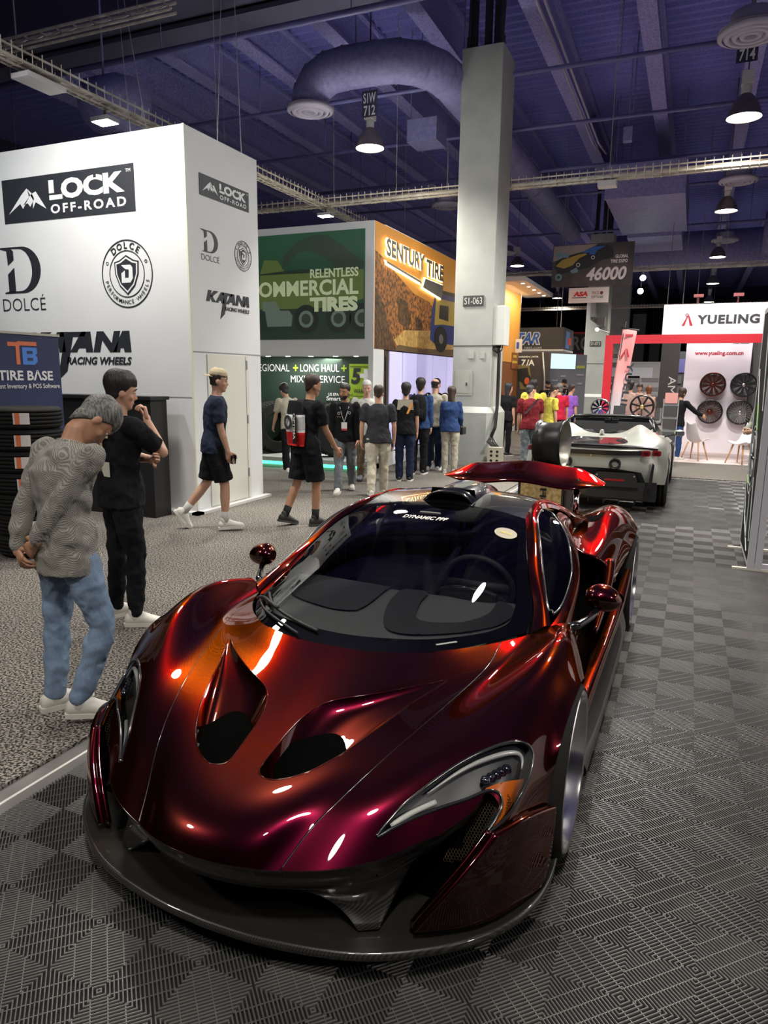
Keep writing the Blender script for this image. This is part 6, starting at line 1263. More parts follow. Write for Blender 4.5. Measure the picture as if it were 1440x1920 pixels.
MB().tube([(-2.40,.05,2.80),(-2.42,-.05,2.86),(-2.62,-.22,2.92)],.012,6).lathe([(.03,-.26),(.045,-.20),(.02,-.16)],(-2.66,0,2.92),'y',12).build('arm_lamp',GREY,YB)
MB().lathe([(0,-.262),(.04,-.258)],(-2.66,0,2.92),'y',12).build('arm_lamp_lens',M('cool_lens',(1,1,1),emit=(.75,1.0,.95),es=14),YB)
ell=lambda cx,cz,rx,rz,n=22:[(cx+rx*math.cos(a),cz+rz*math.sin(a)) for a in np.linspace(0,2*PI,n,endpoint=False)]
chair((.02,13.9,0),150,'white shell chair with wooden legs beside the person in the black jacket'); chair((.93,13.6,0),-40,'white shell chair with wooden legs at the right, in front of the wheel wall')
# ---------------- silver convertible seen from behind
SIL=noise_col(mat('silver_satin',(0.50,0.52,0.47),0.34,.45,coat=.25),(0.42,0.44,0.39),(0.48,0.50,0.45),2,2); FB=M('car_black',(0.012,0.012,0.013),0.35,coat=.3)
F2=thing('sports_car','silver convertible supercar seen from behind, parked beyond the copper car','car',(-1.345,6.38,0))
BODY=mirr([[(0,.05,.40),(0,.0,.58),(0,.02,.74),(0,.05,.86),(0,.42,.905),(0,.95,.945),(0,1.42,.96)],
 [(.35,.05,.40),(.35,.0,.58),(.35,.02,.74),(.35,.05,.865),(.35,.42,.915),(.34,.95,.975),(.30,1.42,1.0)],
 [(.60,.08,.40),(.60,.03,.58),(.60,.05,.75),(.60,.09,.87),(.58,.42,.955),(.53,.95,1.07),(.50,1.42,1.11)],
 [(.78,.13,.40),(.80,.10,.58),(.79,.13,.75),(.77,.17,.865),(.75,.45,.955),(.70,.95,1.0),(.67,1.42,1.03)],
 [(.90,.26,.38),(.93,.28,.56),(.92,.32,.72),(.89,.36,.84),(.885,.52,.91),(.875,.95,.93),(.84,1.42,.91)],
 [(.955,.44,.36),(.975,.48,.55),(.97,.55,.68),(.96,.62,.74),(.965,.85,.77),(.965,1.10,.74),(.95,1.42,.66)]])
bp_=Patch(BODY); patch_obj('body',bp_,np.linspace(0,10,90),np.linspace(0,6,90),SIL,F2)
fs=mirr([[(0,3.3,.78),(0,4.0,.66),(0,4.5,.50),(0,4.68,.38)],[(.45,3.2,.80),(.45,4.0,.68),(.42,4.5,.50),(.4,4.66,.38)],[(.75,2.9,.84),(.78,3.9,.76),(.75,4.4,.52),(.7,4.6,.38)],[(.93,2.8,.75),(.95,3.8,.68),(.92,4.3,.45),(.85,4.5,.33)]]); patch_obj('front_body',Patch(fs),np.linspace(0,6,40),np.linspace(0,3,30),SIL,F2)
for s in (1,-1):
    D_=[[(s*.70,1.42,1.01),(s*.74,2.0,.93),(s*.77,2.9,.86)],[(s*.84,1.42,.91),(s*.86,2.0,.86),(s*.86,2.9,.82)],[(s*.95,1.42,.66),(s*.93,2.0,.6),(s*.95,2.9,.66)],[(s*.96,1.42,.2),(s*.95,2.0,.2),(s*.96,2.9,.25)]]; patch_obj('door',Patch(D_),np.linspace(0,3,24),np.linspace(0,2,24),SIL,F2)
    MB().tube([(s*.72,1.75,1.0),(s*.66,2.15,1.13),(s*.60,2.32,1.165)],.02,8).tube([(s*.62,2.3,1.165),(s*.72,2.9,.95),(s*.76,3.2,.86)],.028,8).build('windscreen_pillar',FB,F2,True)
    MB().add([(s*.70,1.55,1.0),(s*.75,2.9,.87),(s*.71,2.85,.98),(s*.63,2.3,1.15),(s*.67,1.8,1.08)],[(0,1,2,3,4)]).build('side_glass',WSGLASS,F2)
    o=MB(); ball_=[(0,.01),(.03,.05),(.08,.06),(.13,.05),(.16,.01)]; o.tube([(s*(.98+a),2.55,.93) for a,b in ball_],[b for a,b in ball_],14); mo=o.build('wing_mirror',SIL,F2,True); MB().tube([(s*.84,2.6,.86),(s*.99,2.56,.91)],.014,6).build('mirror_arm',FB,mo); MB().box(min(s*1.0,s*1.13),max(s*1.0,s*1.13),2.48,2.50,.90,.965).build('mirror_glass',M('mirror_glass'),mo)
    m=MB(); 
    for cx in (.70,.83): 
        rr=[(cx*s+.055*math.copysign(abs(math.cos(a))**.5,math.cos(a)),.815+.036*math.copysign(abs(math.sin(a))**.5,math.sin(a))) for a in np.linspace(0,2*PI,28,endpoint=False)]
        m.prism(rr,(0,.06+(.09 if cx>.75 else 0.0),0),X_,Z_,.06 if cx<.75 else .06)
    tl_=m.build('tail_light',M('tail_red',(0.22,0.012,0.018),0.15,coat=.8),F2)
    m=MB()
    for cx in (.70,.83):
        rr=[(cx*s+.028*math.copysign(abs(math.cos(a))**.5,math.cos(a)),.815+.014*math.copysign(abs(math.sin(a))**.5,math.sin(a))) for a in np.linspace(0,2*PI,20,endpoint=False)]; m.prism(rr,(0,-.002+(.09 if cx>.75 else 0),0),X_,Z_,.002)
    m.build('tail_light_core',M('tail_dark',(0.03,0.005,0.008),0.3),tl_)
    m=MB().lathe([(.075,.10),(.078,-.055),(.070,-.062),(.056,-.06),(.056,.06)],(s*.32,.02,.66),'y',28); m.build('exhaust_ring',FB,F2,True); MB().lathe([(.048,.1),(.050,-.050),(.044,-.054),(.040,.06)],(s*.32,.02,.66),'y',24).lathe([(.0,.05),(.044,.05)],(s*.32,.02,.66),'y',24).build('exhaust_pipe',M('pipe_grey',(0.1,0.1,0.1),0.3,.8),F2,True)
    MB().prism([(-.045*1,-.16),(.0,-.18),(.015,.14),(-.01,.17)],(s*.80,.085,.52),X_,Z_,.05).build('bumper_slot',FB,F2)
    for (y,r,w_) in ((.82,.352,.315),(3.47,.34,.255)):
        ty=tyre_mesh(MB(),r,w_,.26,axis='x',n=52).build('tyre',RUBBER,F2,True); ty.location=(s*(.965-w_/2+.02),y,r); MB().lathe([(.262,.03),(.255,w_/2),(.235,w_/2-.01),(.22,0)],(0,0,0),'x',40).build('rim',BKW,ty,True).scale=(s,1,1)
m=MB().box(-.78,.78,.055,.07,.790,.845); 
bnd=[bp_.at([5+u],[2.45])[0] for u in np.linspace(-2.6,2.6,40)]; m=MB()
for a,b in zip(bnd[:-1],bnd[1:]): m.bar(np.array(a)+np.array((0,-.004,.0)),np.array(b)+np.array((0,-.004,.0)),.02,.062)
m.build('tail_band',FB,F2)
MB().box(-.20,.20,.045,.055,.885,.903).build('brake_light',M('brake_red',(0.25,0.02,0.02),0.3),F2)
sp=MB(); rr=[]
for i,x in enumerate(np.linspace(-.84,.84,41)):
    t=abs(x)/.84; y0=.03+.16*t**2.5; rr.append([(x,y0-.02,.885-.03*t**2),(x,y0-.03,.905-.03*t**2),(x,y0+.06,.915-.03*t**2),(x,y0+.10,.90-.03*t**2)])
sp.v=[p for r in rr for p in r]; sp.f=[(i*4+j,i*4+(j+1)%4,(i+1)*4+(j+1)%4,(i+1)*4+j) for i in range(40) for j in range(4)]; sp.build('spoiler_lip',FB,F2)
v,f=cut_patch(bp_,np.linspace(3.2,6.8,40),np.linspace(3.5,5.3,40),keep=closed([(3.7,4.0),(4.2,4.7),(5,4.85),(5.8,4.7),(6.3,4.0),(6.0,3.75),(5,3.7),(4.0,3.75)],60),off=.006*(1 if bp_.normal([5.],[4.])[0][2]>0 else -1)); mesh('engine_glass',v,f,GLOSSB,F2,True)
m=MB(); m.add([(-.72,.04,.42),(.72,.04,.42),(.66,-.01,.56),(.30,-.03,.60),(-.30,-.03,.60),(-.66,-.01,.56),(-.70,.0,.22),(.70,.0,.22)],[(0,1,2,3,4,5),(0,6,7,1)]); m.box(-.86,.86,.10,1.0,.16,.42); m.build('rear_valance',FB,F2)
m=MB().prism([(-.30,.36),(.30,.36),(.26,.53),(.22,.55),(-.22,.55),(-.26,.53)],(.34,-.04,0),X_,Z_,.03).prism([(-.40,.20),(.36,.20),(.30,.36),(-.34,.36)],(.34,-.01,0),X_,Z_,.03); m.build('diffuser_panel',M('panel_black',(0.02,0.02,0.021),0.5),F2)
MB().box(.20,.46,-.075,-.068,.44,.465).build('fog_light',M('fog_red',(0.35,0.02,0.015),0.25),F2); m=MB()
for x in (-.6,-.4,-.2,0,.2,.4,.6): m.box(x-.006,x+.006,-.02,.5,.12,.30)
m.build('diffuser_fin',FB,F2)
for x in (.10,.58): MB().lathe([(0,-.076),(.012,-.074),(.014,-.06)],(x,0,.51),'y',14).build('parking_sensor',GREY,F2)
MB().prism([(-.012,.0),(.004,.012),(.0,.03),(.014,.04),(-.004,.044),(-.016,.03),(-.004,.016)],(0,.014,.745),X_,Z_,.006).build('badge',CHROME,F2)
MB().box(-.66,.66,1.45,1.50,.30,.98).box(-.85,.85,1.5,3.2,.2,.45).box(-.70,.70,2.9,3.2,.45,.80).build('cabin_tub',DARKIN,F2)
MB().tube([(-.60,2.32,1.165),(-.3,2.36,1.185),(.3,2.36,1.185),(.60,2.32,1.165)],.03,8).build('windscreen_header',FB,F2,True); MB().add([(-.58,2.36,1.15),(.58,2.36,1.15),(.70,3.25,.82),(-.70,3.25,.82)],[(0,1,2,3)]).build('windscreen',CLEAR,F2); m=MB().box(-.11,.11,2.42,2.46,1.06,1.12).bar((0,2.42,1.12),(0,2.38,1.18),.02); m.build('rear_view_mirror',FB,F2)
for s in (1,-1): b=MB().box(s*.36-.20,s*.36+.20,1.55,1.72,.40,1.0).build('seat_back',DARKIN,F2); bevel(b,.06,3)
m=MB().tube([(0,1.15,.96),(0,1.12,1.02),(0,1.08,1.03)],[.04,.03,.012],8); m.build('roof_fin',SIL,F2,True)
# ---------------- OSB crate with a bare wheel on top, behind the copper car
OSB=noise_col(mat('osb_board',(0.55,0.38,0.15),.8),(0.40,0.25,0.08),(0.66,0.48,0.21),26,2,lo=.35,hi=.62)
cr_=thing('plywood_crate','chipboard crate with black lettering standing between the two supercars','crate',(-1.60,4.62,0))
MB().box(-.26,.20,-.22,.22,0,.78).build('board',OSB,cr_); m=MB()
for x in (.20,.235,-.29): MB().box(x,x+.024,-.22,.22,0,.78).build('edge_batten',M('batten_dark',(0.03,0.022,0.018),.7),cr_)
text('Heritage',(-.06,-.222,.56),(0,0,-1),X_,.55,.095,INK,cr_,off=.02); MB().box(.02,.024,-.224,-.22,0,.78).build('board_joint',M('batten_dark'),cr_); 
bwh=thing('bare_wheel','bare black concave wheel standing on edge on the chipboard crate','wheel',(-1.56,4.55,1.056),rad(-6)); R_=.262
MB().lathe([(R_-.02,-.15),(R_,-.155),(R_,-.135),(R_-.028,-.12),(R_-.03,-.02),(R_-.012,.09),(R_,.13),(R_,.15),(R_-.012,.152),(R_-.022,.10),(R_-.04,-.06),(R_-.03,-.14)],(0,0,0),'x',64).build('barrel',M('wheel_matt_black',(0.022,0.022,0.022),0.38,.3),bwh,True); MB().lathe([(R_-.010,.154),(R_-.026,.13),(R_-.05,.0),(R_-.06,-.08)],(0,0,0),'x',64).build('inner_barrel',M('barrel_satin',(0.42,0.41,0.36),0.4,.5),bwh,True)
m=MB()
for k in range(10): a=2*PI*k/10; m.bar((-.10,.05*math.cos(a),.05*math.sin(a)),(-.13,(R_-.02)*math.cos(a),(R_-.02)*math.sin(a)),.03,.03)
m.lathe([(0,-.15),(.06,-.15),(.07,-.09),(0,-.08)],(0,0,0),'x',24); m.build('spokes',BKW,bwh)
o=MB().box(-.10,.10,-.15,-.10,0,.03).box(-.10,.10,.10,.15,0,.03).box(-.1,.1,-.15,.15,0,.012).build('wheel_cradle',BLACK); o.location=(-1.56,4.55,.78); tag(o,'small black cradle holding the bare wheel on the crate','stand')
# ---------------- black display panel at the right edge
DP=thing('display_stand','tall black printed display panel on a silver frame at the right edge','display',(.47,3.86,0)); BP=M('panel_print',(0.012,0.015,0.013),0.9,spec=.1)
MB().box(.0,.02,.03,1.10,.06,2.45).build('print',BP,DP); fr=M('frame_silver',(0.60,0.61,0.66),0.45); MB().box(-.005,.055,-.02,.03,.02,2.5).box(.06,.12,-.02,.03,.02,2.5).box(-.005,.05,1.10,1.14,.02,2.5).box(-.005,.05,-.02,1.14,2.45,2.5).box(.0,.05,0,1.1,.02,.06).box(.055,.50,-.015,.025,.02,.07).build('frame',fr,DP)
for y in (.0,.92): MB().box(-.13,.3,y-.02,y+.02,0,.02).build('foot',M('foot_cream',(0.70,0.68,0.58),0.5),DP)
PW=M('print_white',(0.62,0.65,0.65),0.5); m=MB()
for k in range(3): m.ring((-.002,0,0),(0,-1,0),Z_,-.72,1.02-.02*k,.20+.07*k,.212+.07*k,.003,n=40)
for k in range(10): a=2*PI*k/10; m.bar((-.003,.72+.06*math.cos(a),1.02+.06*math.sin(a)),(-.003,.72+.20*math.cos(a),1.02+.20*math.sin(a)),.012,.003)
for (a,b,c,d) in ((.15,.25,.35,.85),(.30,.12,.95,.42),(.2,1.5,.5,2.3),(.8,.3,1.05,.62),(.5,.2,.62,.75),(.7,1.5,1.0,1.9)): m.bar((-.003,a,b),(-.003,c,d),.010,.003)
m.build('print_line_art',PW,DP); m=MB(); m.bar((-.003,.55,1.3),(-.003,.7,1.55),.02,.003).bar((-.003,.9,.72),(-.003,1.0,.8),.02,.003); m.build('print_green',M('print_lime',(0.35,0.6,0.2),0.5),DP)
sh_=thing('shoe','red and tan shoe tip of someone just outside the right edge','shoe',(.78,3.62,0),rad(60)); m=MB(); loft(m,[((0,-.14,.05),.02,.035,X_,Z_),((0,-.08,.055),.042,.05,X_,Z_),((0,.02,.05),.046,.045,X_,Z_),((0,.10,.035),.045,.03,X_,Z_),((0,.15,.025),.02,.012,X_,Z_)],16); m.build('upper',M('shoe_red',(0.35,0.06,0.04),0.5),sh_,True); MB().box(-.042,.042,-.14,.13,0,.02).build('sole',M('shoe_tan'),sh_)
# ---------------- far booths behind and right of the big column
DK=M('booth_dark',(0.030,0.027,0.027),0.6)
ST=thing('trade_booth','dark booth with a hanging blue and white STAR sign right of the big column','booth',(-5.0,22.0,0))
MB().box(-2.6,.58,0,2.2,2.80,3.55).build('hanging_header',M('header_dark',(0.045,0.04,0.042),0.6),ST); MB().box(-2.6,.60,-.02,2.2,2.74,2.80).build('header_edge',M('edge_white',(0.62,0.60,0.62),0.5),ST)
STB=M('star_blue',(0.03,0.10,0.42),0.5); text('STAR',(-1.36,-.004,2.95),X_,Z_,1.15,.46,M('edge_white'),ST,off=.10,shear=.3); text('STAR',(-1.33,-.012,2.985),X_,Z_,1.08,.40,STB,ST,off=.03,shear=.3); text('TIRES.COM',(-.78,-.004,2.815),X_,Z_,.62,.07,M('edge_white'),ST,off=.0)
lg=MB().prism([(.1,2.86),(.9,2.86),(.9,3.45),(.1,3.45)],(.584,.4,0),Y_,Z_,.004).build('side_logo_plate',M('logo_blue2',(0.10,0.22,0.50),0.5),ST); MB().prism([(.5,3.0),(1.3,3.0),(1.3,3.25),(.5,3.25)],(.59,.4,0),Y_,Z_,.004).build('side_logo_bar',M('logo_red2',(0.55,0.05,0.05),0.5),lg)
MB().tube([(-2,1,3.5),(-2,1,9.3)],.015,5).tube([(.3,1,3.5),(.3,1,9.3)],.015,5).build('hanging_cable',GREY,ST)
MB().box(-2.6,.36,-1.0,-.9,0,2.66).build('front_wall',M('wall_char',(0.050,0.042,0.042),0.6),ST); text('GARDEN | MTR',(-.76,-1.004,2.47),X_,Z_,.72,.07,WT,ST,off=.03); text('7',(-.62,-1.004,2.22),X_,Z_,.15,.2,WT,ST,off=.03); text('/A',(-.45,-1.004,2.22),X_,Z_,.28,.2,WT,ST,off=.03)
pp_=MB().prism([(-.75,2.25),(-.35,2.25),(-.18,1.42),(-.62,1.42)],(0,-1.004,0),X_,Z_,.003).build('mower_picture',M('pic_grass',(0.22,0.17,0.06),0.6),ST); MB().prism([(-.74,2.1),(-.4,2.15),(-.3,1.75),(-.5,1.6),(-.68,1.7)],(0,-1.008,0),X_,Z_,.003).prism(ell(-.40,1.70,.16,.22),(0,-1.010,0),X_,Z_,.003).build('picture_tyre',M('pic_dark',(0.02,0.02,0.02),0.6),pp_); MB().prism(ell(-.40,1.70,.085,.12),(0,-1.014,0),X_,Z_,.003).build('picture_rim',M('pic_orange',(0.65,0.12,0.04),0.5),pp_)
MB().tube([(.10,-1.03,2.66),(.20,-1.03,1.8),(.24,-1.03,.6),(.24,-1.03,0)],.035,8).build('chrome_post',GREY,ST,True)
GLP=M('glow_panel',(0.5,0.62,0.68),0.3,emit=(0.42,0.60,0.66),es=.7); GPL=M('glass_grey',(0.16,0.17,0.20),0.2)
v=[(.26,-.5,2.66),(1.35,.5,2.62),(1.35,.5,0),(.26,-.5,0)]; gq=MB(); gq.add(v+[(x,y+.06,z) for x,y,z in v],[(0,1,2,3),(7,6,5,4),(0,4,5,1)]); gw=gq.build('grey_panel',GPL,ST); gq=MB(); d_=unit((1.09,1.0,0)); gq.prism([(.02,2.13),(1.03,2.13),(1.03,2.63),(.02,2.64)],(.26,-.51,0),d_,Z_,.01); gq.build('lit_panel',GLP,gw); gq=MB(); 
gq.prism([(1.08,2.15),(1.42,2.15),(1.42,2.25),(1.08,2.25)],(.26,-.51,0),d_,Z_,.01); gq.build('panel_lime',M('lime_dim',(0.35,0.38,0.08),0.5),gw); gq=MB()
for (a,b,c) in ((.1,1.7,.25),(.45,1.85,.2),(.7,1.5,.35),(1.1,1.9,.3),(1.15,1.6,.2),(.1,1.3,.3),(.6,1.2,.25)): gq.prism([(a,b),(a+c,b),(a+c,b+.06),(a,b+.06)],(.26,-.512,0),d_,Z_,.01)
gq.build('panel_stripe',M('stripe_grey',(0.30,0.28,0.30),0.5),gw)
yt=MB().box(-5.62,-5.40,19.98,20.0,2.62,3.05); yo=yt.build('price_placard',M('edge_white')); tag(yo,'small white placard hung at the orange wall end right of the column','sign'); MB().box(-5.58,-5.50,19.97,19.98,2.75,2.95).build('placard_print',STB,yo); MB().tube([(-5.5,19.99,3.05),(-5.5,19.99,4.5)],.005,4).build('placard_wire',GREY,yo)
FG=thing('trade_booth','far dark booth header with big grey letters left of the second column','booth',(-6.0,35,0)); MB().box(-2,1.6,0,.3,3.1,4.1).build('header',DK,FG); MB().box(-2,1.6,-.02,.3,3.0,3.1).box(-2,1.6,-.02,.3,4.1,4.2).build('red_edge',YR,FG); text('FORGED',(-1.05,-.004,3.27),X_,Z_,2.75,.72,M('letter_grey',(0.28,0.28,0.29),0.5),FG,off=.02); MB().tube([(-1,.15,4.1),(-1,.15,9.3)],.02,5).tube([(1,.15,4.1),(1,.15,9.3)],.02,5).build('hanging_cable',GREY,FG); MB().box(-2,1.6,.5,.6,0,2.9).build('wall',M('wall_far',(0.09,0.08,0.09),0.7),FG)
# rows of distant stands closing the view
rs=random.Random(5)
BKL=['far dark grey stand block at the left of the aisle end','far pale stand block behind the spoked wheel','far dark stand block with lit top behind the booth frame','far grey stand block behind the pink flag','far tall dark stand right behind the white wheel wall','far dark stand beyond the right edge of the wheel wall']
for i,(x0,x1,y,h,c) in enumerate(((-13,-8.6,32,3.0,(0.06,0.05,0.055)),(-3.2,-1.4,31,2.6,(0.30,0.29,0.30)),(-1.2,.2,27,2.9,(0.05,0.05,0.06)),(-5.2,-3.4,37,2.7,(0.14,0.13,0.14)),(-.1,1.4,22,3.0,(0.045,0.04,0.045)),(1.5,5.5,20,3.1,(0.05,0.05,0.055)))):
    t=thing('far_stand',BKL[i],'booth',((x0+x1)/2,y,0)); w=(x1-x0)/2; MB().box(-w,w,0,2.0,0,h).build('block',M('far%d'%i,c,.6),t); m=MB(); m.box(-w*.8,w*.5,-.02,0,h*.72,h*.9); m.build('sign_strip',M('farsign%d'%i,(0.45,0.45,0.5) if i%2 else (0.10,0.10,0.28),.5),t); m=MB()
    for k in range(4): z=.4+.42*k; m.box(-w*.8,-w*.1,-.02,0,z,z+.3); m.box(.0,w*.8,-.02,0,z+.05,z+.22)
    m.build('wall_print',M('farprint%d'%(i%2),(0.16,0.15,0.16) if i%2 else (0.09,0.09,0.10),.6),t)
AMS=thing('hanging_banner','tall dark banner with pale vertical letters seen between counter and wheel wall','banner',(-1.15,21.0,0)); MB().box(0,.55,0,.03,.9,3.1).build('cloth',DK,AMS); text('AM',(.28,-.004,1.9),(0,0,-1),X_,.55,.22,M('letter_pale',(0.5,0.5,0.5),0.5),AMS); MB().tube([(.05,.015,3.1),(.05,.015,6.55)],.01,4).tube([(.5,.015,3.1),(.5,.015,6.55)],.01,4).build('wire',GREY,AMS)
HSB=MB().box(-.42,-.1,21.4,21.45,1.6,3.1); ho=HSB.build('blue_sign',M('sign_navy',(0.03,0.035,0.20),0.5)); tag(ho,'narrow dark sign with blue outline letters left of the wheel wall','sign'); text('HRE',(-.30,21.396,2.9),(0,0,-1),X_,1.0,.2,M('letter_blue',(0.08,0.10,0.5),0.5),ho); MB().tube([(-.25,21.42,3.1),(-.25,21.42,9.4)],.01,4).build('wire',GREY,ho)
for (x,y,z,lab) in ((-2.1,24.05,5.35,'cool white spot lamp on the tray left of the white booth header'),(-2.15,24.05,4.9,'lower cool white spot lamp left of the white booth header')):
    t=thing('spot_lamp',lab,'lamp',(x,y,z)); k_=1 if y>20 else .45; MB().lathe([(.06*k_,0),(.10*k_,.02),(.10*k_,.10),(.04*k_,.16)],(0,0,0),'y',16).build('housing',BLACK,t); MB().lathe([(0,0),(.10*k_,.012)],(0,0,0),'y',16).build('lens',M('cool_glow',(1,1,1),emit=(.75,1.0,.95),es=16),t); MB().tube([(0,.1,0),(0,.14,(5.62 if y>20 else 2.72)-z)],.008,5).build('drop_rod',GREY,t)

# the neighbouring stand across the tiles, outside the frame: it is what the copper car's flank mirrors
RBW=thing('trade_booth','plain white and pink booth wall across the tiles, right of the copper car','booth',(4.6,2.5,0)); MB().box(0,.3,-3.2,5.0,.0,3.4).build('wall',BW,RBW); m=MB()
for y in (-2.2,.4,3.0): m.box(-.01,0,y,y+1.4,.9,2.6)
m.build('wall_print',M('wall_pink',(0.62,0.40,0.44),.6),RBW)
DENIM=fabric('denim_light',(0.23,0.32,0.46),var=.7,folds=.7); BLK=fabric('cloth_black',(0.012,0.012,0.014),folds=.7); NAV=fabric('cloth_navy',(0.022,0.030,0.055),folds=.6); CHAR=fabric('cloth_charcoal',(0.040,0.040,0.046),folds=.6)
CREAM=fabric('cloth_cream',(0.52,0.48,0.38),folds=.6); KHAKI=fabric('cloth_khaki',(0.24,0.18,0.12),folds=.6); WHT=fabric('cloth_white',(0.62,0.62,0.58),folds=.5); GREYJ=fabric('denim_grey',(0.17,0.19,0.21),folds=.6); MAROON=fabric('cloth_maroon',(0.16,0.015,0.02),folds=.6)
YEL=fabric('cloth_yellow',(0.72,0.62,0.10),folds=.5); RED=fabric('cloth_red',(0.50,0.02,0.05),folds=.5); PURP=fabric('cloth_purple',(0.30,0.12,0.55),folds=.5); BLUED=fabric('denim_blue',(0.035,0.07,0.19),folds=.6); DNAVY=fabric('trousers_navy',(0.018,0.026,0.06),folds=.5); PINKT=fabric('cloth_blush',(0.55,0.38,0.32),folds=.4); OLIVE=fabric('cloth_olive',(0.10,0.10,0.06),folds=.5)
# fine black and white check for the shirt
CHECK=mat('check_shirt',(0.3,0.29,0.27),.9,spec=.1); tc=nd(CHECK,'ShaderNodeTexCoord'); ck=nd(CHECK,'ShaderNodeTexChecker'); ck.inputs['Scale'].default_value=210; ck.inputs['Color1'].default_value=(.40,.39,.35,1); ck.inputs['Color2'].default_value=(.085,.083,.078,1)
lk(CHECK,tc.outputs['Object'],ck.inputs['Vector']); lk(CHECK,ck.outputs['Color'],bsdf(CHECK).inputs['Base Color']); nz=nd(CHECK,'ShaderNodeTexNoise'); nz.inputs['Scale'].default_value=8; nz.inputs['Distortion'].default_value=1.4; mp=nd(CHECK,'ShaderNodeMapping'); mp.inputs['Scale'].default_value=(1,1,.5); lk(CHECK,tc.outputs['Object'],mp.inputs['Vector']); lk(CHECK,mp.outputs['Vector'],nz.inputs['Vector'])
bp=nd(CHECK,'ShaderNodeBump'); bp.inputs['Strength'].default_value=.9; bp.inputs['Distance'].default_value=.03; lk(CHECK,nz.outputs['Fac'],bp.inputs['Height']); lk(CHECK,bp.outputs['Normal'],bsdf(CHECK).inputs['Normal'])
WSH=M('shoe_white',(0.66,0.64,0.58),0.6); TANSH=M('shoe_tan',(0.40,0.33,0.22),0.6); BSH=M('shoe_black',(0.02,0.02,0.02),0.6); GSH=M('shoe_grey',(0.2,0.2,0.22),0.6); BRSH=M('shoe_brown',(0.08,0.045,0.03),0.5); DSOLE=M('sole_dark',(0.05,0.05,0.05),0.7); SOCKW=fabric('sock_white',(0.6,0.59,0.55),folds=.3); SOCKB=fabric('sock_black',(0.02,0.02,0.02),folds=.3)
def walk(a=22,b=-20,ka=4,kb=34):
    """right leg swings by a degrees, left by b; knees bend ka, kb"""
    d=lambda t:(0,math.sin(rad(t)),-math.cos(rad(t)))
    return {'r':(d(a),d(a-ka)),'l':(d(b),d(b-kb))}
# the two men at the left of the car
o,J=person('person bent forward in a fine checked shirt and blue jeans, hands clasped behind his back',(-3.02,-.93),-16,H=1.72,lean=(0,20,34),head=(-30,14),twist=10,hem=.15,hair='grey',hairstyle='full',shirt=CHECK,sleeve='long',pants=DENIM,ptype='slim',shoe=WSH,sole=WSH,vox=.008,
  legs={'l':((-.10,-.04,-1),(.02,-.12,-1)),'r':((.18,.20,-1),(-.08,-.34,-1))},foot=((-10,0),(-42,0)),arms={'l':('ik',(-.20,-.165,-.055),(-1,-.5,.1),'pel'),'r':('ik',(-.04,-.185,-.06),(.8,-.9,.1),'pel')},hands={'l':(.7,(.75,-.12,-.6),(-.2,.5,.2)),'r':(.6,(-.75,-.12,-.5),(.1,.8,.2))},skin='tan')
o,J=person('person in black T-shirt and black trousers with a hand raised to the chin',(-3.80,.27),-34,H=1.77,lean=(0,4,4),head=(-8,4),twist=12,hair='black',hairstyle='full',shirt=BLK,pants=BLK,ptype='slim',shoe=WSH,sole=WSH,vox=.009,width=1.06,belly=.02,legs={'l':((-.05,-.06,-1),(-.02,-.08,-1)),'r':((.10,.10,-1),(.04,-.06,-1))},foot=((20,0),(-24,0)),
  arms={'r':('ik',(.06,.15,-.20),(.5,.25,-1),'hed'),'l':('ik',(.10,.20,.22),(-.7,.1,-.6),'pel')},hands={'r':(1.2,(-.25,-.05,.9),(-.3,-.9,.2)),'l':(.6,(.9,.2,.3),(0,-1,0))},skin='light')
pb=MB(); q=J['che']; bk=-J['ay1'] if J['ay1'][1]>0 else J['ay1']
def onback(J,polys,off): 
    bk=-J['ay1'] if J['ay1'][1]>0 else J['ay1']; m=MB()
    for p in polys:
        n=len(p); 
        vv=[J['che']+J['ax']*x+J['d1']*z+bk*(off-.35*x*x*2.6) for x,z in p]; m.add(vv,[tuple(range(n))]); 
    return m
ell_=lambda cx,cz,rx,rz,n=22:[(cx+rx*math.cos(a),cz+rz*math.sin(a)) for a in np.linspace(0,2*PI,n,endpoint=False)]
for polys,off,nm,m_ in (([[(-.14,.13),(-.03,.16),(-.03,.20),(-.14,.19)],[(.03,.06),(.13,.06),(.13,.16),(.03,.16)],[(.02,-.20),(.13,-.20),(.13,-.10),(.02,-.10)]],.1315,'back_print_block',M('print_offwhite',(0.6,0.58,0.50),0.7)),([ell_(-.03,-.01,.10,.14)],.133,'back_print_disc',M('print_skin',(0.62,0.40,0.20),0.7)),([ell_(-.03,.03,.05,.06),ell_(.01,-.03,.035,.08)],.1345,'back_print_figure',M('print_figure',(0.10,0.06,0.08),0.7)),([[(-.14,-.20),(.04,-.20),(.04,-.12),(-.14,-.12)]],.134,'back_print_bar',M('print_black3',(0.015,0.015,0.015),0.7))):
    for P_ in polys: m=onback(J,[P_],off+.012); mesh(nm,J['fin'](m.v),m.f,m_,o)
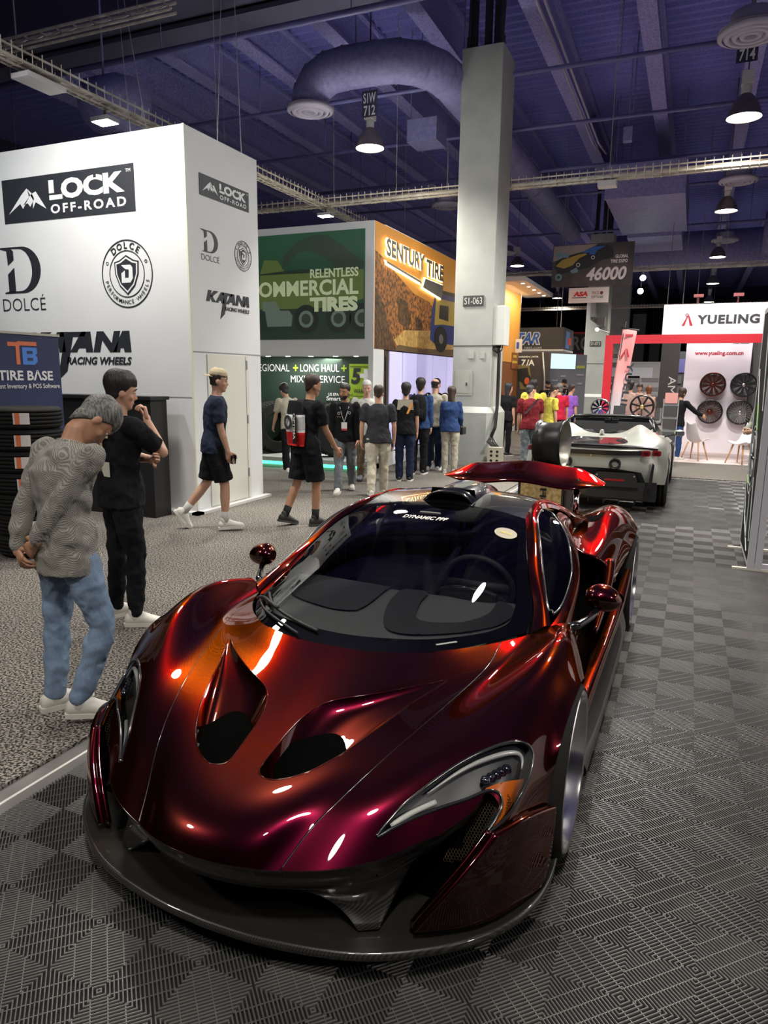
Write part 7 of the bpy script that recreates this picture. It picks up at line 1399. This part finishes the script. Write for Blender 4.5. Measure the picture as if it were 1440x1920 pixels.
# walkers along the aisle
CAPM=fabric('cap_beige',(0.50,0.42,0.28),folds=.3)
o,J=person('person walking past the white booth in a backwards beige cap, dark T-shirt and black shorts',(-5.12,3.10),-52,H=1.82,lean=(4,6,2),hair=CAPM,hairstyle='cap_back',shirt=NAV,pants=BLK,ptype='shorts',shoe=WSH,sole=WSH,sock=SOCKW,vox=.011,width=1.05,legs={'r':((.02,.24,-1),(0,-.02,-1)),'l':((-.02,-.22,-1),(0,-.80,-1))},foot=((0,52),(0,-4)),arms={'r':((.10,.12,-1),(.02,.28,-1)),'l':((-.1,-.2,-1),(0,.1,-1))},skin='light')
ct=thing('plastic_cup','clear plastic cup held by the man in the beige cap','cup',(0,0,0))
p=np.array(J['S'](J['wr']['r']+np.array((.01,.055,-.085)))); Rm=Matrix.Rotation(rad(-52),3,'Z'); ct.location=tuple(Rm@Vector(p)+Vector((-5.12,3.10,0))); MB().lathe([(.0,-.05),(.028,-.05),(.036,.05),(.034,.05),(.026,-.046)],n=18).build('cup_wall',CLEAR,ct,True)
o,J=person('person in black polo and shorts carrying a white, black and red drawstring bag',(-4.30,3.78),-30,H=1.78,lean=(5,8,3),hair='brown',shirt=BLK,pants=BLK,ptype='shorts',shoe=BSH,sole=DSOLE,sock=SOCKB,vox=.011,width=1.12,legs={'r':((.02,.16,-1),(0,-.04,-1)),'l':((-.02,-.16,-1),(0,-.45,-1))},foot=((4,14),(-4,0)),arms={'r':((.12,.28,-1),(.0,.62,-1)),'l':((-.1,-.1,-1),(0,.2,-1))},skin='tan')
bg=thing('drawstring_bag','white, black and red drawstring bag worn on the back of the man in black shorts','bag',(-4.30,3.78,0),rad(-30))
bk=np.array((0,-1,0.)); c=np.array(J['S'](J['che']+np.array((0,-.13,-.02)))); U=np.array((0,.08,1.)); U/=np.linalg.norm(U)
def pillow(m,z0,z1,w0,w1,d,y):
    rows=[]
    for t in np.linspace(0,1,7):
        w=w0+(w1-w0)*t; z=z0+(z1-z0)*t; dd=d*(.55+.45*math.sin(PI*min(1,max(0,(z+.3)/.55))))
        for a in np.linspace(0,2*PI,20,endpoint=False): rows.append((c[0]+w*math.cos(a)*(abs(math.cos(a))**-.3 if abs(math.cos(a))>.2 else 1),c[1]+y-dd*math.sin(a)*1.0-.04,c[2]+z))
    b=len(m.v); m.v+=rows; m.f+=[(b+i*20+j,b+i*20+(j+1)%20,b+(i+1)*20+(j+1)%20,b+(i+1)*20+j) for i in range(6) for j in range(20)]+[tuple(b+j for j in range(20)),tuple(b+120+j for j in range(20))]; return m
pillow(MB(),-.30,-.14,.175,.175,.075,0).build('bag_bottom',fabric('bag_red',(0.55,0.02,0.02),folds=.6),bg,True); pillow(MB(),-.14,.06,.175,.165,.075,0).build('bag_middle',fabric('bag_white',(0.62,0.62,0.62),folds=.6),bg,True); pillow(MB(),.06,.22,.165,.12,.07,0).build('bag_top',BLK,bg,True)
O=np.array((c[0]+.176,c[1]-.03,c[2]-.20)); pt=MB().box(c[0]+.075,c[0]+.150,c[1]-.122,c[1]-.118,c[2]-.27,c[2]+.12).build('bag_side',BLK,bg)
text('OPTIMA',(c[0]+.090,c[1]-.124,c[2]+.08),(0,0,-1),(1,0,0),.30,.048,M('print_offwhite'),bg,off=.02,lift=.002); ring_=MB().ring((c[0]-.0,c[1]-.125,c[2]-.03),(1,0,0),(0,0,1),-.03,0,.045,.085,.004,n=30); ring_.build('bag_swirl',M('print_black3'),bg)
# middle group
o,J=person('person in dark team jacket and grey jeans with a lanyard, walking towards the camera',(-5.02,6.25),200,H=1.68,head=(-24,0),hair='black',shirt=BLK,sleeve='long',pants=GREYJ,shoe=WSH,sole=WSH,legs=walk(16,-10,4,14),foot=((4,0),(-6,0)),skin='tan'); lanyard(J,o,M('strap_grey',(0.45,0.45,0.47),0.6)); beard(J,o,HAIR['black'])
mk=MB(); f1=J['ay1'] if J['ay1'][1]>0 else -J['ay1']
for sx,z in ((-.085,.045),(.085,.035)): mk.ring(J['che']+J['ax']*sx+J['d1']*z+f1*.140,J['ax'],J['d1'],0,0,.016,.022,.002,n=20)
mk.bar(J['che']+J['ax']*.055+J['d1']*-.02+f1*.139,J['che']+J['ax']*.115+J['d1']*-.02+f1*.136,.012,.003); mesh('jacket_badge',J['fin'](mk.v),mk.f,M('print_offwhite'),o)
o,J=person('white haired person in white polo and khaki trousers behind the man in the dark jacket',(-5.12,7.25),205,H=1.72,hair='white',shirt=WHT,pants=KHAKI,shoe=GSH,sole=DSOLE,legs=walk(-12,14,10,4),width=1.08,belly=.03,skin='fair'); lanyard(J,o,M('strap_grey'))
o,J=person('person seen from behind in dark grey polo and pale trousers holding a water bottle',(-4.42,6.15),24,H=1.645,hair='brown',shirt=CHAR,pants=CREAM,shoe=WSH,legs=walk(8,-10,2,14),width=1.12,skin='light',arms={'r':((.20,-.05,-1),(.0,.22,-1)),'l':((-.22,-.12,-1),(-.02,.08,-1))})
bt=thing('water_bottle','small water bottle in the hand of the man in the dark grey polo','bottle',(0,0,0)); p=Vector(J['S'](J['wr']['r']+np.array((-.03,.06,-.08)))); bt.location=tuple(Matrix.Rotation(rad(24),3,'Z')@p+Vector((-4.42,6.15,0)))
MB().lathe([(0,-.09),(.03,-.09),(.032,-.07),(.030,.05),(.012,.08),(.012,.10),(0,.10)],n=16).build('bottle_body',M('bottle_plastic',(0.45,0.5,0.55),0.1,coat=.5),bt,True); MB().lathe([(.0315,-.03),(.0325,-.02),(.0325,.03),(.0315,.035)],n=16).build('bottle_label',M('label_blue',(0.05,0.2,0.6),0.5),bt,True)
o,J=person('person in black and beige jersey with black hair, back turned, behind the grey polo man',(-4.62,7.75),18,H=1.66,hair='black',hairstyle='full',shirt=BLK,pants=DNAVY,shoe=BSH,sole=WSH,skin='light'); m=onback(J,[[(-.15,.02),(.15,.02),(.13,.20),(-.13,.20)]],.137); mesh('shirt_yoke',J['fin'](m.v),m.f,M('yoke_beige',(0.42,0.38,0.30),0.8),o); m=onback(J,[[(.02,-.05),(.06,-.05),(.14,.12),(.10,.14)]],.142); mesh('shirt_stripe',J['fin'](m.v),m.f,M('stripe_orange',(0.7,0.30,0.06),0.7),o)
o,J=person('person in blue shirt wearing a black backpack near the lit lavender wall',(-4.72,8.7),10,H=1.74,hair='black',hairstyle='full',shirt=BLUED,sleeve='long',pants=BLK,shoe=BSH,skin='light')
def backpack(J,loc,rz,label):
    b=thing('backpack',label,'backpack',(loc[0],loc[1],0),rad(rz)); c=np.array(J['S'](J['che']+np.array((0,-.21,-.03)))); m=MB()
    loft(m,[((c[0],c[1],c[2]+z),rx,ry,X_,Y_) for z,rx,ry in ((-.25,.11,.06),(-.23,.15,.09),(-.08,.165,.10),(.08,.16,.095),(.19,.14,.08),(.23,.08,.05))],20); m.build('pack_body',BLK,b,True); m=MB(); loft(m,[((c[0],c[1]-.10,c[2]+z),rx,.03,X_,Y_) for z,rx in ((-.19,.09),(-.17,.12),(-.04,.12),(-.02,.08))],16); m.build('front_pocket',BLK,b,True)
    m=MB()
    for s in (-1,1): m.tube([(c[0]+s*.09,c[1]+.04,c[2]+.2),tuple(np.array(J['S'](J['shl']+J['ax']*s*.11+J['d2']*.045))),(c[0]+s*.12,c[1]+.33,c[2]+.02),(c[0]+s*.13,c[1]+.06,c[2]-.18)],.018,8)
    m.build('strap',BLK,b,True); return b
backpack(J,(-4.72,8.7),10,'black backpack on the man in the blue shirt near the lavender wall')
o,J=person('bald person in cream shirt and navy trousers standing left of the big column',(-4.66,9.35),14,H=1.74,hair='black',hairstyle='bald',shirt=CREAM,pants=DNAVY,shoe=TANSH,head=(-20,0),skin='light',width=1.05)
o,J=person('person with short dark hair half hidden behind the bald man by the lavender wall',(-5.05,10.6),190,H=1.74,hair='black',shirt=BLK,pants=BLK,skin='light')
o,J=person('woman in denim blue shirt and cream trousers with a small black bag beside the column',(-4.26,9.15),10,H=1.60,hair='brown',hairstyle='long',shirt=BLUED,sleeve='long',pants=CREAM,shoe=WSH,female=True,arms={'r':((.12,.10,-1),(-.05,.75,-.55))},skin='light',head=(-30,6))
hb_=thing('handbag','small black handbag held by the woman in the denim shirt','bag',(0,0,0)); p=Vector(J['S'](J['wr']['r']+np.array((0,.10,-.12)))); hb_.location=tuple(Matrix.Rotation(rad(10),3,'Z')@p+Vector((-4.26,9.15,0))); q=MB().box(-.07,.07,-.11,.11,-.08,.07).build('bag_body',M('bag_black',(0.02,0.02,0.02),0.45),hb_); bevel(q,.025,3); MB().tube([(0,-.09,.06),(0,-.05,.12),(0,.05,.12),(0,.09,.06)],.008,6).build('bag_strap',M('bag_black'),hb_,True)
o,J=person('person in cream vest with black hair bending beside the left truck tyre',(-7.0,7.9),60,H=1.64,lean=(10,20,10),hair='black',hairstyle='full',shirt=CREAM,sleeve='short',pants=BLK,shoe=WSH,arms={'r':((.1,.3,-1),(0,.5,-1)),'l':((-.1,.3,-1),(0,.5,-1))},skin='light')
# group right of the column
o,J=person('woman with long black hair and black clothes leaning beside the column cable',(-4.05,12.6),-20,H=1.66,hair='black',hairstyle='long',shirt=BLK,pants=BLK,ptype='slim',female=True,head=(-30,0),skin='light',shoe=BSH); lanyard(J,o,M('strap_gold',(0.6,0.45,0.15),0.6))
o,J=person('person bending forward in dark red T-shirt, seen from behind beside the white supercar',(-2.98,10.2),24,H=1.66,lean=(6,14,10),head=(-48,8),hair='black',shirt=MAROON,pants=GREYJ,width=1.1,skin='tan'); m=onback(J,[[(-.16,-.10),(-.12,-.12),(.14,.18),(.10,.20)]],.145); mesh('sling_strap',J['fin'](m.v),m.f,M('strap_dark',(0.03,0.01,0.012),0.7),o)
o,J=person('person in yellow T-shirt with black hair behind the dark red shirt',(-3.42,12.6),26,H=1.74,hair='black',hairstyle='full',shirt=YEL,pants=GREYJ,width=1.2,belly=.03,skin='light',lean=(4,10,8))
o,J=person('younger person in yellow T-shirt with face in profile beside the dark red shirt',(-2.95,12.0),-50,H=1.64,hair='brown',shirt=YEL,pants=GREYJ,head=(-10,8),skin='light',lean=(3,8,8))
o,J=person('grey haired person in red T-shirt with a dark strap, back turned',(-3.05,13.7),10,H=1.66,hair='grey',hairstyle='bob',shirt=RED,pants=OLIVE,skin='light',lean=(4,10,6)); m=onback(J,[[(-.10,-.16),(-.02,-.16),(-.06,.20),(-.12,.20)]],.145); mesh('bag_strap',J['fin'](m.v),m.f,M('strap_black',(0.01,0.01,0.01),0.7),o)
o,J=person('person in purple T-shirt beside the red shirt, mostly hidden',(-2.95,14.6),-30,H=1.64,hair='brown',shirt=PURP,pants=GREYJ,skin='light')
CAPB=fabric('cap_black',(0.02,0.018,0.018),folds=.3)
for (x,y,rz,H_,lab) in ((-4.05,20.5,195,1.76,'person in black cap and black T-shirt with lanyard, hands down, left of the second column'),(-4.35,19.2,190,1.72,'bearded person in dark cap behind the red and purple shirts')):
    o,J=person(lab,(x,y),rz,H=H_,hair=CAPB,hairstyle='cap',shirt=BLK,pants=BLK,ptype='shorts',shoe=BSH,skin='light',head=(20,0)); lanyard(J,o,M('strap_pink',(0.75,0.55,0.5),0.6)); beard(J,o,HAIR['brown']); f1=J['ay1'] if J['ay1'][1]>0 else -J['ay1']; m=MB(); m.bar(J['che']+J['ax']*-.09+J['d1']*.03+f1*.140,J['che']+J['ax']*.09+J['d1']*.03+f1*.140,.03,.003); mesh('shirt_print',J['fin'](m.v),m.f,M('print_offwhite'),o)
o,J=person('woman with long dark hair between the two men in black caps',(-4.7,21.6),190,H=1.62,hair='black',hairstyle='long',shirt=fabric('cloth_mauve',(0.2,0.15,0.16),folds=.4),sleeve='long',pants=BLK,female=True,skin='brown')
# people in and behind the white wheel booth
o,J=person('person in black jacket and jeans reaching towards the wheels on the white wall',(-.40,13.7),-40,H=1.60,hair='brown',hairstyle='bob',shirt=BLK,sleeve='long',pants=BLUED,ptype='slim',shoe=WSH,arms={'r':((.35,.75,-.75),(.30,.8,-.45)),'l':((-.1,.1,-1),(0,.2,-1))},skin='light',lean=(4,8,4),head=(0,10))
for (x,y,rz,H_,hr,hst,sh_,sl,pn_,fem,lab) in ((-2.25,17.2,40,1.68,'brown','short',CHAR,'long',BLK,False,'person in dark jacket behind the counter, left of the black spoked wheel'),(-1.65,16.4,10,1.72,'black','full',PINKT,'short',GREYJ,False,'person in pale shirt seen through the black spoked wheel'),(-1.55,18.6,170,1.66,'brown','bob',PINKT,'short',BLK,False,'person in a light cap behind the woman in the pale top'),(-1.22,17.2,20,1.60,'red','bob',PINKT,'none',OLIVE,True,'woman in sleeveless pale top seen from behind near the magazine rack')):
    person(lab,(x,y),rz,H=H_,hair=hr,hairstyle=hst,shirt=sh_,sleeve=sl,pants=pn_,female=fem,skin='light')
o,J=person('person in grey green jacket partly hidden by the black display panel at right',(.99,9.6),120,H=1.66,hair='black',shirt=fabric('cloth_sage',(0.20,0.21,0.18),folds=.4),sleeve='long',pants=BLK,skin='light',arms={'l':((-.2,.2,-1),(.4,.6,-.3)),'r':((.2,.2,-1),(-.4,.6,-.3))})
o,J=person('person with red hair far behind the black display panel at right',(1.55,15.0),200,H=1.66,hair='red',hairstyle='long',shirt=fabric('cloth_rust',(0.4,0.12,0.05),folds=.4),pants=BLK,female=True,skin='fair')
